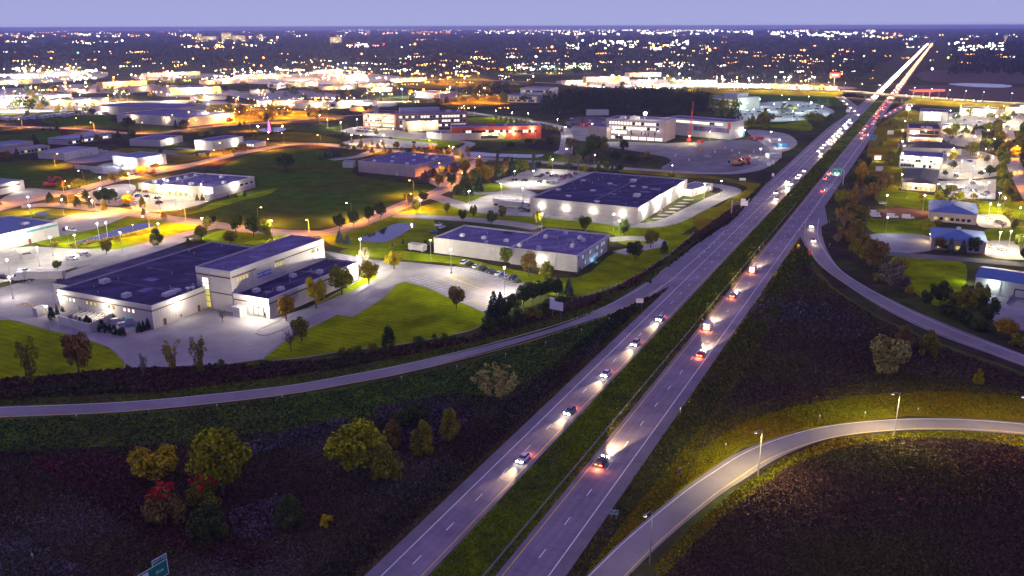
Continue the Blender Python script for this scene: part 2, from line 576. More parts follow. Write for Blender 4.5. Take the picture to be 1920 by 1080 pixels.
def area(name, px, key, z=None, soft=True):
    G[0] += 0.0009
    return (spatch if soft else patch)(name, px, z if z is not None else G[0], M[key])


area('field', [(330, 405), (400, 385), (480, 352), (470, 330), (410, 318), (470, 290), (545, 278), (620, 285), (690, 300), (660, 320), (690, 335), (820, 350), (800, 362), (740, 385), (690, 405), (620, 425), (540, 428), (430, 415)], 'field')
area('field', [(-30, 310), (60, 300), (130, 304), (110, 320), (210, 330), (215, 336), (140, 352), (50, 357), (45, 340), (-30, 332)], 'field')
area('field', [(-40, 252), (30, 252), (100, 244), (115, 255), (100, 270), (60, 264), (-40, 268)], 'field')
area('field', [(80, 222), (200, 216), (215, 230), (330, 240), (300, 246), (180, 240), (110, 236)], 'field')
area('brownfield', [(1700, 160), (1925, 165), (1990, 196), (1900, 190), (1770, 180), (1690, 174)], 'brownfield')
area('brownfield', [(1750, 132), (1990, 128), (1990, 150), (1900, 157), (1780, 155), (1725, 148)], 'brownfield')
area('field', [(1230, 178), (1290, 172), (1540, 177), (1590, 190), (1560, 200), (1440, 188), (1330, 182)], 'field')
area('field', [(840, 305), (960, 282), (1060, 288), (1110, 308), (1240, 316), (1320, 330), (1240, 326), (1120, 318), (1000, 302), (900, 306)], 'field')
area('lawn', [(848, 366), (905, 345), (960, 348), (965, 357), (930, 372), (880, 380)], 'lawn')
area('lawn', [(757, 408), (800, 384), (850, 380), (985, 398), (1060, 408), (1180, 424), (1250, 418), (1320, 392), (1350, 390), (1315, 408), (1300, 425), (1250, 455), (1215, 470), (1160, 455), (1140, 436), (1020, 425), (880, 415)], 'lawn')
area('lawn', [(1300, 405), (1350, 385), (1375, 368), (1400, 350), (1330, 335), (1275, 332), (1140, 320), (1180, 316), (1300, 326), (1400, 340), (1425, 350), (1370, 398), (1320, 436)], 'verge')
area('lawn', [(640, 470), (690, 462), (790, 475), (870, 484), (960, 505), (1083, 520), (1160, 470), (1280, 440), (1300, 455), (1190, 520), (1090, 556), (1000, 545), (880, 500), (770, 488), (660, 478)], 'lawn')
area('lawn', [(600, 440), (640, 432), (690, 410), (760, 396), (800, 402), (820, 430), (800, 462), (700, 468), (630, 462)], 'lawn')
area('lawn', [(757, 529), (800, 540), (850, 562), (905, 586), (906, 606), (875, 622), (760, 645), (640, 660), (560, 672), (492, 674), (540, 636), (620, 596), (700, 556)], 'lawn')
area('lawn', [(505, 628), (560, 604), (640, 570), (735, 510), (700, 512), (640, 545), (590, 572), (528, 600), (480, 622)], 'lawn')
area('lawn', [(-40, 592), (20, 600), (90, 618), (160, 636), (205, 652), (236, 682), (205, 706), (130, 720), (40, 718), (-40, 700)], 'lawn')
area('lawn', [(120, 505), (185, 488), (260, 460), (330, 440), (420, 412), (330, 412), (250, 430), (200, 462), (150, 470), (130, 478), (225, 470), (160, 492)], 'lawn', soft=False)
area('lawn', [(100, 440), (190, 420), (255, 404), (330, 412), (300, 425), (240, 445), (180, 462), (105, 463), (60, 452)], 'lawn')
area('lawn', [(380, 445), (430, 430), (500, 438), (580, 445), (540, 452), (470, 462), (400, 458)], 'lawn')
area('lawn', [(370, 395), (400, 380), (470, 364), (520, 352), (500, 366), (460, 374), (400, 392), (350, 402)], 'lawn')
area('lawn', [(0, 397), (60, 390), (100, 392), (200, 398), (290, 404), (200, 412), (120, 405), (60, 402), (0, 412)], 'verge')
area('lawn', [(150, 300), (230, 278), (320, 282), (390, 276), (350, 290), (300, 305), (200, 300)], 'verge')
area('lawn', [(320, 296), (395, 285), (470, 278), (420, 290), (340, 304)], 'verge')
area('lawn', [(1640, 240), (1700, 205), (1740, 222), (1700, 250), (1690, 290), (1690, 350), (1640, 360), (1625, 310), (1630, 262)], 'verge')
area('lawn', [(1640, 362), (1700, 358), (1780, 372), (1860, 378), (1950, 380), (1950, 415), (1850, 400), (1740, 392), (1660, 386)], 'lawn')
area('lawn', [(1632, 408), (1740, 410), (1745, 440), (1640, 436)], 'lawn')
area('lawn', [(1850, 430), (1950, 426), (1950, 456), (1860, 452)], 'lawn')
area('lawn', [(1680, 478), (1745, 482), (1810, 496), (1800, 560), (1760, 575), (1710, 545), (1670, 510)], 'lawn')
area('lawn', [(1510, 225), (1470, 232), (1420, 232), (1380, 226), (1370, 238), (1440, 238), (1520, 245)], 'lawn')
area('lawn', [(860, 222), (960, 218), (1000, 224), (960, 230), (880, 230)], 'lawn')
area('lawn', [(735, 262), (790, 258), (830, 262), (870, 266), (840, 275), (790, 276)], 'lawn')
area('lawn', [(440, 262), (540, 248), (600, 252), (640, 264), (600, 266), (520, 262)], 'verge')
area('scrub_ground', [(-40, 792), (300, 770), (640, 730), (900, 672), (1100, 600), (1210, 566), (1230, 572), (1150, 640), (1000, 775), (850, 915), (680, 1085), (520, 1200), (-60, 1200)], 'scrubland', soft=False)
area('meadow', [(-40, 786), (300, 770), (640, 728), (900, 670), (1100, 603), (1215, 562), (1160, 626), (900, 770), (640, 806), (300, 850), (-40, 868)], 'field')
area('meadow', [(1515, 480), (1560, 535), (1640, 588), (1760, 642), (1925, 702), (1925, 726), (1740, 668), (1620, 612), (1540, 560)], 'field')
area('scrub_ground', [(1500, 480), (1560, 540), (1640, 590), (1760, 645), (1925, 705), (1925, 732), (1760, 720), (1600, 728), (1480, 750), (1390, 778), (1300, 830), (1330, 790), (1400, 700), (1470, 560)], 'scrubland')
area('scrub_ground', [(1925, 835), (1810, 818), (1690, 818), (1570, 835), (1480, 868), (1380, 940), (1290, 1020), (1230, 1090), (1400, 1200), (1980, 1200)], 'scrubland')
area('scrub_ground', [(0, 712), (240, 690), (480, 682), (620, 672), (880, 630), (1060, 580), (1190, 530), (1300, 440), (1380, 385), (1395, 395), (1300, 455), (1110, 575), (900, 640), (640, 695), (300, 738), (-40, 755)], 'scrubland', soft=False)
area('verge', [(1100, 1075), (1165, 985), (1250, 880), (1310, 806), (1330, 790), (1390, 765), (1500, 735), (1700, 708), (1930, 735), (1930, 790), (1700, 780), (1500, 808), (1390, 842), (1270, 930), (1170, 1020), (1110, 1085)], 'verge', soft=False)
area('meadow', [(-40, 740), (300, 722), (640, 684), (900, 632), (1110, 570), (1250, 485), (1300, 448), (1340, 425), (1350, 430), (1300, 462), (1245, 505), (1107, 592), (905, 652), (640, 708), (300, 752), (-40, 766)], 'field', soft=False)
area('path', [(1508, 520), (1450, 600), (1390, 690), (1332, 785), (1338, 788), (1396, 694), (1455, 604), (1512, 524)], 'dirt')
# yards and parking lots
area('parking_lot', [(-60, 470), (60, 462), (130, 466), (205, 468), (232, 466), (185, 487), (120, 508), (60, 520), (-60, 540)], 'concrete', soft=False)
area('parking_lot', [(50, 432), (110, 410), (150, 400), (250, 396), (246, 402), (190, 425), (140, 437), (108, 442)], 'concrete')
area('yard', [(-60, 600), (-60, 556), (60, 524), (110, 520), (290, 560), (380, 560), (440, 585), (520, 595), (600, 570), (660, 545), (720, 515), (757, 528), (700, 556), (620, 596), (540, 636), (492, 674), (420, 684), (250, 690), (236, 682), (205, 652), (160, 636), (20, 600)], 'asphalt2', soft=False)
area('parking_lot', [(606, 470), (640, 476), (700, 488), (770, 492), (880, 503), (985, 533), (1000, 545), (950, 566), (906, 584), (850, 562), (800, 540), (757, 528), (710, 520), (660, 502)], 'asphalt2', soft=False)
area('parking_lot', [(928, 340), (1000, 316), (1065, 318), (1120, 324), (1060, 345), (1020, 356), (960, 356)], 'concrete', soft=False)
area('yard', [(870, 382), (950, 355), (1000, 360), (1010, 375), (1000, 392), (930, 396), (850, 385)], 'concrete')
area('parking_lot', [(240, 378), (262, 350), (330, 360), (405, 372), (372, 385), (330, 394), (290, 398), (250, 396)], 'concrete', soft=False)
area('parking_lot', [(140, 372), (190, 352), (230, 345), (255, 350), (240, 372), (220, 386), (160, 378)], 'asphalt2')
area('yard', [(0, 375), (45, 354), (80, 355), (120, 360), (60, 372), (20, 384)], 'concrete')
area('yard', [(170, 318), (212, 304), (300, 312), (360, 306), (330, 314), (250, 326), (190, 326)], 'concrete')
area('yard', [(120, 300), (190, 284), (240, 288), (210, 300), (150, 306)], 'asphalt2')
area('parking_lot', [(640, 245), (690, 236), (760, 246), (830, 252), (800, 262), (735, 258), (680, 254)], 'concrete')
area('parking_lot', [(640, 268), (700, 258), (760, 264), (820, 270), (790, 277), (700, 276)], 'concrete')
area('gravel_site', [(1100, 268), (1180, 266), (1260, 268), (1400, 262), (1450, 280), (1440, 304), (1400, 318), (1330, 322), (1240, 318), (1250, 295)], 'gravel')
area('gravel_site', [(1070, 240), (1110, 226), (1136, 240), (1120, 262), (1080, 262)], 'gravel')
area('parking_lot', [(1060, 232), (1080, 220), (1136, 220), (1130, 232), (1090, 238)], 'asphalt')
area('parking_lot', [(1380, 224), (1400, 196), (1500, 190), (1560, 205), (1550, 218), (1470, 228)], 'asphalt2')
area('gravel_site', [(1400, 244), (1470, 250), (1495, 268), (1470, 284), (1440, 276)], 'concrete')
area('parking_lot', [(1775, 214), (1860, 208), (1930, 218), (1930, 243), (1780, 240)], 'concrete')
area('parking_lot', [(1766, 234), (1830, 236), (1840, 262), (1815, 276), (1768, 262)], 'concrete')
area('parking_lot', [(1770, 282), (1830, 282), (1880, 300), (1868, 330), (1760, 335), (1762, 310)], 'concrete')
area('parking_lot', [(1758, 340), (1868, 336), (1866, 374), (1780, 372)], 'concrete', soft=False)
area('yard', [(1632, 398), (1680, 386), (1742, 396), (1742, 412), (1640, 410)], 'dirt', soft=False)
area('parking_lot', [(1632, 440), (1680, 438), (1746, 444), (1746, 470), (1660, 473), (1630, 456)], 'asphalt2')
area('parking_lot', [(1834, 402), (1880, 404), (1896, 422), (1880, 428), (1836, 424)], 'concrete')
area('parking_lot', [(1852, 452), (1930, 458), (1930, 486), (1850, 480)], 'concrete')
area('yard', [(1836, 548), (1930, 556), (1980, 620), (1930, 622), (1862, 600)], 'asphalt2')
for px, k in (([(-20, 200), (180, 196), (180, 206), (-20, 212)], 'concrete'), ([(180, 194), (340, 188), (420, 190), (400, 196), (200, 204)], 'concrete'), ([(300, 170), (430, 168), (440, 178), (310, 182)], 'concrete'), ([(-20, 140), (170, 132), (190, 146), (-20, 160)], 'concrete'),
              ([(-20, 168), (90, 165), (92, 176), (-20, 182)], 'asphalt2'), ([(260, 141), (400, 138), (400, 145), (270, 150)], 'concrete'), ([(420, 146), (640, 136), (760, 146), (640, 158), (440, 156)], 'concrete'), ([(560, 196), (720, 190), (730, 200), (560, 204)], 'concrete'),
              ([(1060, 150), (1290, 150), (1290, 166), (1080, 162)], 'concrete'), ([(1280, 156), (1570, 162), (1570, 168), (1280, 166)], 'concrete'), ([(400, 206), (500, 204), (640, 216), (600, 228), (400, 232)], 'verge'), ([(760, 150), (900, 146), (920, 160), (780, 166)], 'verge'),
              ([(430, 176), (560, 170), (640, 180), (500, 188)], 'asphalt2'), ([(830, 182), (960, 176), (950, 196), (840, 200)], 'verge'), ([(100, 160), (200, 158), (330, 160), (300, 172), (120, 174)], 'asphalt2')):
    area('parking_lot' if k != 'verge' else 'verge', px, k)
def kerb(o, w=0.28, h=0.14):
    ring = [v.co for v in o.data.vertices]; z = ring[0].z; n = len(ring); b = MB()
    for i in range(n):
        p, q, r_ = ring[i - 1], ring[i], ring[(i + 1) % n]
        t = (r_ - p).normalized(); s_ = Vector((t.y, -t.x, 0)) * w / 2
        b.v += [tuple(q - s_ + Vector((0, 0, 0.0))), tuple(q - s_ + Vector((0, 0, h))), tuple(q + s_ + Vector((0, 0, h))), tuple(q + s_)]
    for i in range(n):
        j = (i + 1) % n
        for k in range(3): b.f.append((i * 4 + k, i * 4 + k + 1, j * 4 + k + 1, j * 4 + k)); b.mi.append(0)
    return b.obj('kerb', M['concrete'], o)


for o in [o for o in COL.objects if o.name.split('.')[0] == 'lawn']:
    c = sum((v.co for v in o.data.vertices), Vector()) / len(o.data.vertices)
    if c.length < 330: kerb(o)
# ponds
for px in ([(673, 448), (700, 438), (723, 427), (742, 420), (775, 418), (778, 423), (762, 434), (742, 446), (721, 454), (692, 454)],
           [(128, 461), (146, 453), (192, 439), (225, 428), (250, 421), (275, 418), (288, 423), (272, 429), (233, 439), (200, 448), (166, 458)],
           [(64, 401), (80, 398), (94, 401), (80, 404)],
           [(843, 289), (880, 284), (930, 288), (1000, 290), (1020, 290), (1000, 296), (930, 294), (870, 292)],
           [(1038, 286), (1050, 281), (1058, 278), (1056, 284), (1044, 288)],
           [(485, 244), (505, 239), (535, 240), (530, 246), (505, 248)],
           [(1778, 158), (1810, 156), (1890, 159), (1888, 164), (1830, 163)]):
    area('pond', px, 'water')

# ------------------------------------------------------------------ streets
Z_ST = 0.09
ROADS = {}


def street(key, px, w, m='asphalt2', z=None, centre=False):
    G[0] += 0.0009
    o, c = road('street', px, w, z or (Z_ST + G[0] * 0.2), M[m])
    if centre:
        line('centre_line', c, 0.0, 0.3, o.data.vertices[0].co.z + 0.008, M['yellow_line'], o)
    ROADS[key] = c
    return o


street('b', [(-80, 412), (-20, 396), (60, 375), (142, 358), (217, 338), (330, 316), (409, 297), (474, 283), (540, 272), (600, 270), (660, 277), (750, 284), (850, 293), (950, 300), (1040, 306), (1130, 313)], 12, centre=True)
street('site', [(1100, 311), (1200, 318), (1330, 325), (1400, 321), (1440, 306), (1455, 285), (1440, 262), (1420, 246)], 9, 'concrete')
street('c', [(40, 388), (95, 384), (200, 393), (260, 402), (330, 412), (420, 424), (500, 434), (560, 437), (608, 437), (650, 427), (692, 413), (735, 394), (770, 379), (812, 364), (838, 350), (855, 330), (880, 312), (905, 299)], 11, centre=True)
street('d', [(-80, 234), (70, 239), (133, 241), (183, 245), (240, 250), (300, 250), (324, 246), (390, 238), (456, 233), (521, 229), (600, 221), (700, 214)], 11, 'asphalt2')
street('campus', [(690, 250), (760, 255), (830, 262), (880, 268), (870, 278), (850, 292)], 9, 'concrete')
street('campus2', [(860, 208), (900, 214), (960, 222), (1040, 235), (1062, 250), (1060, 290)], 11, 'concrete')
street('e', [(225, 398), (190, 416), (150, 428), (108, 440)], 8, 'concrete')
street('f', [(135, 500), (190, 485), (240, 468), (330, 444), (420, 420)], 8, 'asphalt2')
street('f2', [(-60, 560), (40, 545), (100, 532), (150, 512), (200, 495), (300, 462), (345, 446)], 11, 'asphalt2')
street('g', [(740, 404), (800, 407), (880, 412), (960, 420), (1010, 428)], 10, 'asphalt2')
street('h', [(805, 366), (850, 380), (900, 395), (990, 402), (1060, 408), (1130, 415), (1190, 423), (1250, 417), (1300, 394), (1345, 372), (1372, 360), (1362, 352), (1320, 345)], 11, 'concrete')
street('i', [(1140, 450), (1180, 447), (1225, 450), (1235, 458), (1200, 466), (1160, 475)], 8, 'concrete')
street('w', [(640, 592), (700, 555), (735, 520), (770, 495)], 9, 'asphalt2')
street('brown', [(620, 300), (670, 294), (700, 284), (720, 280)], 10, 'concrete')
street('hedge', [(790, 330), (860, 360), (960, 362)], 7, 'concrete')
street('ro', [(1880, 200), (1888, 245), (1892, 268), (1900, 300), (1914, 332), (1945, 385)], 11, 'concrete')
street('service', [(1640, 474), (1745, 482), (1850, 490), (1960, 500)], 8, 'asphalt')
street('k', [(300, 282), (340, 292), (400, 284), (330, 278)], 8, 'asphalt')
street('far1', [(-100, 205), (60, 200), (200, 196), (340, 190), (500, 198), (640, 196)], 10, 'concrete')
street('far2', [(-100, 178), (90, 172), (240, 165), (420, 172), (620, 168)], 10, 'concrete')
street('far3', [(640, 196), (760, 190), (900, 178), (1010, 180)], 10, 'concrete')
street('far4', [(700, 150), (900, 150), (1080, 158), (1290, 165)], 12, 'concrete')
street('corner', [(-40, 1040), (40, 1068), (140, 1120)], 12, 'asphalt')

# ------------------------------------------------------------------ the highway, straight as a rule
HD = Vector((math.sin(rad(26.46)), math.cos(rad(26.46)), 0))
HR = Vector((HD.y, -HD.x, 0))
HO = P(930, 1080)


def HW(s, t, z=0.0):
    return HO + HD * s + HR * t + Vector((0, 0, z))


def hstrip(name, s0, s1, ta, tb, z, m, n=40, parent=None):
    """ta, tb: lists of (s, t) edges"""
    def ev(tab, s):
        for (a, x), (b, y) in zip(tab, tab[1:]):
            if a <= s <= b:
                k = (s - a) / (b - a); k = k * k * (3 - 2 * k)
                return x + (y - x) * k
        return tab[-1][1] if s > tab[-1][0] else tab[0][1]
    ss = [s0 + (s1 - s0) * (i / n) ** 1.5 for i in range(n + 1)]
    return ribbon(name, [HW(s, ev(ta, s)) for s in ss], [HW(s, ev(tb, s)) for s in ss], z, m, parent)


Z_HW = 0.16
sb = struct(hstrip('highway', -60, 6200, [(-60, -21.3), (250, -21.5), (330, -25.5), (420, -28.5), (760, -30), (900, -26), (1150, -23), (6200, -22)],
                   [(-60, -11), (6200, -11.5)], Z_HW, M['pave'], 90))
nb = struct(hstrip('highway', -60, 6200, [(-60, 0), (6200, 0)],
                   [(-60, 11.5), (280, 11.3), (330, 20), (345, 13.2), (600, 13.6), (900, 11.2), (6200, 11)], Z_HW, M['pave'], 90))
struct(hstrip('median', -60, 1100, [(-60, -11), (1100, -11)], [(-60, 0), (1100, 0)], 0.12, M['median_grass'], 60))
# concrete slabs of the nearest stretch, with open joints between them
SLAB = {}
for t0, t1 in ((1.15, 4.85), (4.9, 8.6), (8.65, 11.45), (-14.9, -11.1), (-18.4, -14.95), (-21.25, -18.45)):
    s = -30.0
    while s < 120:
        ln = 9.0 if rng.random() < 0.75 else 6.0
        key = (round(t1 - t0, 2), ln)
        if key not in SLAB:
            b = MB(); b.box(0, ln - 0.09, 0, t1 - t0, 0, 0.035); SLAB[key] = b.mesh('slab', M['pave'] if t0 not in (8.65, -21.25) else M['shoulder'])
        par = nb if t0 > 0 else sb
        o = put(SLAB[key], 'concrete_slab', par, HW(s, t1, Z_HW + 0.002 + rng.uniform(-0.001, 0.004)), math.atan2(HD.y, HD.x))
        s += ln
for par, t0, t1 in ((nb, 0.3, 11.2), (sb, -21.0, -11.3)):
    jb = MB()
    for k in range(60):
        s = 122 + k * 9.0 + rng.uniform(-0.4, 0.4)
        for u0, u1 in ((t0, (t0 + t1) / 2), ((t0 + t1) / 2, t1)):
            if rng.random() < 0.75:
                a, b = HW(s, u0), HW(s + rng.uniform(-0.3, 0.3), u1); w = HD * rng.uniform(0.06, 0.16); z = Z_HW + 0.012
                jb.add([(*(a - w).xy, z), (*(b - w).xy, z), (*(b + w).xy, z), (*(a + w).xy, z)], [(0, 1, 2, 3)])
        if rng.random() < 0.25:                      # a patch of darker asphalt
            u = rng.uniform(t0, t1 - 3.6); a = HW(s, u); ln = rng.uniform(2, 9); z = Z_HW + 0.008
            q = [a, HW(s, u + 3.4), HW(s + ln, u + 3.4), HW(s + ln, u)]
            jb.add([(p.x, p.y, z) for p in q], [(0, 1, 2, 3)], 1)
    stuff(jb.obj('pavement_joint', [M['asphalt'], M['shoulder']], par))
Z_L = Z_HW + 0.05
cn = [HW(s, 0) for s in np.linspace(-40, 1500, 160)]
for off, mm, dash, nm in ((1.1, 'yellow_line', None, 'edge_line'), (4.87, 'white_line', (3.0, 9.0), 'lane_line'), (8.65, 'white_line', None, 'edge_line')):
    line(nm, cn, off, 0.22, Z_L, M[mm], nb, dash)
for off, mm, dash, nm in ((-12.0, 'yellow_line', None, 'edge_line'), (-15.3, 'white_line', (3.0, 9.0), 'lane_line'), (-18.5, 'white_line', None, 'edge_line')):
    line(nm, cn, off, 0.22, Z_L, M[mm], sb, dash)
cs = [HW(s, 0) for s in np.linspace(230, 900, 60)]
line('lane_line', cs, -22.0, 0.22, Z_L, M['white_line'], sb, (3.0, 6.0))
line('edge_line', [HW(s, 0) for s in np.linspace(420, 900, 40)], -25.6, 0.22, Z_L, M['white_line'], sb)
line('lane_line', [HW(s, 0) for s in np.linspace(300, 620, 40)], 9.4, 0.22, Z_L, M['white_line'], nb, (3.0, 6.0))


def nearest_on(line_, p):
    best = None
    for a, b in zip(line_, line_[1:]):
        d = b - a; t = max(0.0, min(1.0, (p - a).dot(d) / max(1e-9, d.length_squared))); q = a + d * t
        if best is None or (q - p).length < (best - p).length: best = q
    return best


def ramp(up, lo, z, m='ramp_pave', n=60):
    a = smooth([P(*q) for q in up], 8); b = resample(smooth([P(*q) for q in lo], 8), n)
    a = [nearest_on(a, p) for p in b]
    o = struct(ribbon('ramp', a, b, z, M[m]))
    c = [(p + q) / 2 for p, q in zip(a, b)]
    return o, a, b, c


rl, rla, rlb, rlc = ramp([(-60, 765), (0, 763.5), (250, 753), (500, 728.5), (640, 707), (907, 651), (1107, 589), (1250, 503), (1262, 494)],
                         [(-60, 787), (0, 784), (250, 772), (500, 746), (640, 723), (773, 697), (973, 643), (1140, 590), (1217, 557), (1250, 536)], Z_HW - 0.012)
rr, rra, rrb, rrc = ramp([(1549, 383), (1540, 420), (1547, 460), (1573, 503), (1613, 532), (1697, 575), (1780, 611), (1863, 644), (1990, 692)],
                         [(1508, 408), (1500, 440), (1511, 464), (1533, 494), (1573, 525), (1647, 574), (1747, 624), (1847, 661), (1990, 714)], Z_HW - 0.012)
lp, lpa, lpb, lpc = ramp([(1040, 1140), (1100, 1080), (1160, 1020), (1260, 935), (1320, 890), (1390, 846), (1485, 814), (1585, 795), (1710, 785), (1835, 787), (1990, 800)],
                         [(1120, 1140), (1180, 1080), (1240, 1020), (1335, 940), (1390, 903), (1465, 857), (1560, 822), (1685, 808), (1810, 808), (1920, 816), (1990, 826)], Z_HW - 0.02)
for c, par, w in ((rlc, rl, 2.9), (rrc, rr, 2.9), (lpc, lp, 2.6)):
    z = Z_HW + 0.02
    line('edge_line', c, -w, 0.2, z, M['white_line'], par)
    line('edge_line', c, w, 0.2, z, M['yellow_line'], par)
GORE = [(1217, 559), (1250, 540), (1262, 535), (1330, 472), (1420, 385), (1404, 383), (1366, 420), (1304, 461), (1258, 497), (1222, 524)]
patch('highway_merge', GORE, Z_HW - 0.02, M['pave'])
line('edge_line', [P(1217, 556), P(1262, 523), P(1330, 462), P(1360, 432)], 0, 0.22, Z_HW + 0.02, M['white_line'], sb)
line('edge_line', [P(1240, 513), P(1304, 464), P(1366, 422)], -0.8, 0.2, Z_HW + 0.02, M['white_line'], sb)
# gore strip where the left ramp joins
r2, _, _, _ = ramp([(1545, 170), (1570, 184), (1590, 200), (1604, 216)], [(1562, 170), (1584, 182), (1604, 196), (1618, 208)], Z_HW - 0.012, n=20)
r3, _, _, r3c = ramp([(1655, 217), (1680, 202), (1705, 192), (1750, 181)], [(1660, 222), (1690, 206), (1715, 196), (1770, 185)], Z_HW - 0.03, n=20)
# crossover in the median
patch('crossover', [(1540, 292), (1562, 294), (1568, 291), (1548, 288)], Z_HW - 0.02, M['pave'])

# overpass: deck on piers with earth approaches
ov = empty('road_overpass', P(1660, 186))
reg(ov, 'long lit road bridge over the highway', 'bridge', (1660, 180), label='long lit road bridge crossing over the highway with grassy approaches')
OVP = [P(1240, 166, 5.5), P(1400, 166, 5.8), P(1500, 168.5, 6), P(1580, 171, 6), P(1650, 176.5, 6.2), P(1720, 182, 6.2), P(1790, 187.5, 6), P(1860, 192, 5.5), P(2000, 198, 4.5)]
oc = smooth(OVP, 6)


def sweep(name, c, prof, m, parent, z0=0.0):
    mb = MB()
    n = len(prof)
    for i, p in enumerate(c):
        t = (c[min(i + 1, len(c) - 1)] - c[max(i - 1, 0)]).normalized(); r = Vector((t.y, -t.x, 0)).normalized()
        for (x, z) in prof:
            q = p + r * x
            mb.v.append((q.x - parent.location.x, q.y - parent.location.y, (p.z + z) if z > -50 else 0.0))
    for i in range(len(c) - 1):
        for k in range(n - 1):
            mb.f.append((i * n + k, i * n + k + 1, (i + 1) * n + k + 1, (i + 1) * n + k)); mb.mi.append(0)
    return mb.obj(name, m, parent)


sweep('deck', oc, [(-9, -1.2), (-9, 0), (9, 0), (9, -1.2), (-9, -1.2)], M['asphalt2'], ov)
for sx in (-9, 9):
    sweep('parapet', oc, [(sx - 0.25, -1.0), (sx - 0.25, 0.9), (sx + 0.25, 0.9), (sx + 0.25, -1.0)], M['concrete'], ov)
k1 = [p for p in oc if p.x < P(1600, 172, 6).x]; k2 = [p for p in oc if p.x > P(1712, 181, 6).x]
for kk in (k1, k2):
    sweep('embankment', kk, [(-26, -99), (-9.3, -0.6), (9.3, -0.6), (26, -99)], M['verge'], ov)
for px in ((1622, 187), (1662, 190), (1690, 193)):
    c0 = P(*px) - ov.location
    for d in (-5, 0, 5):
        b = MB(); b.lathe([(0.6, 0), (0.6, 5.0)], 8, (c0.x + d * 0.3, c0.y + d, 0)); b.obj('pier', M['concrete'], ov)
line('centre_line', [Vector((p.x, p.y, 0)) for p in oc], 0, 0.3, 6.3, M['yellow_line'])
bpy.data.objects['centre_line'].parent is None
for o in [o for o in bpy.data.objects if o.name.startswith('centre_line') and o.parent is None]:
    bpy.data.objects.remove(o)

# parking bay lines of the big lot
bays = patch('bay_marking', [(700, 500), (700.2, 500), (700.2, 500.2)], 0.12, M['white_line'])
mb = MB()


def bays_row(a, b, n, length, ang=0.0, m=0):
    A, B = P(*a), P(*b)
    t = (B - A).normalized(); r = Vector((t.y, -t.x, 0))
    r = (r * math.cos(ang) + t * math.sin(ang)) * length
    for i in range(n):
        p = A.lerp(B, i / (n - 1)); w = t * 0.09
        mb.add([(*(p - w).xy, 0.13), (*(p + w).xy, 0.13), (*(p + w + r).xy, 0.13), (*(p - w + r).xy, 0.13)], [(0, 1, 2, 3)], m)


bays_row((838, 518), (930, 553), 15, 5.2, 0, 1)
bays_row((838, 518), (930, 553), 15, -5.2, 0, 1)
bays_row((868, 497), (990, 533), 17, 5.0, 0, 0)
bays_row((766, 524), (850, 556), 12, -5.0, 0, 0)
bays_row((872, 566), (915, 580), 7, -5.0, 0, 1)
bays_row((220, 478), (290, 458), 12, 5, 0, 0)
bays_row((610, 472), (650, 478), 8, 5, 0, 0)
bays_row((250, 378), (320, 393), 14, -5, 0, 0)
bays_row((352, 594), (386, 580), 8, 2.5, 0.6, 1)
for a, b in (((838, 518), (930, 553)),):
    A, B = P(*a), P(*b); r = (B - A).normalized(); w = Vector((r.y, -r.x, 0)) * 0.09
    mb.add([(*(A - w).xy, 0.13), (*(A + w).xy, 0.13), (*(B + w).xy, 0.13), (*(B - w).xy, 0.13)], [(0, 1, 2, 3)], 1)
old = bays.data
bays.data = mb.mesh('bay_marking', [M['white_line'], M['yellow_line']])
bays.name = 'bay_marking'
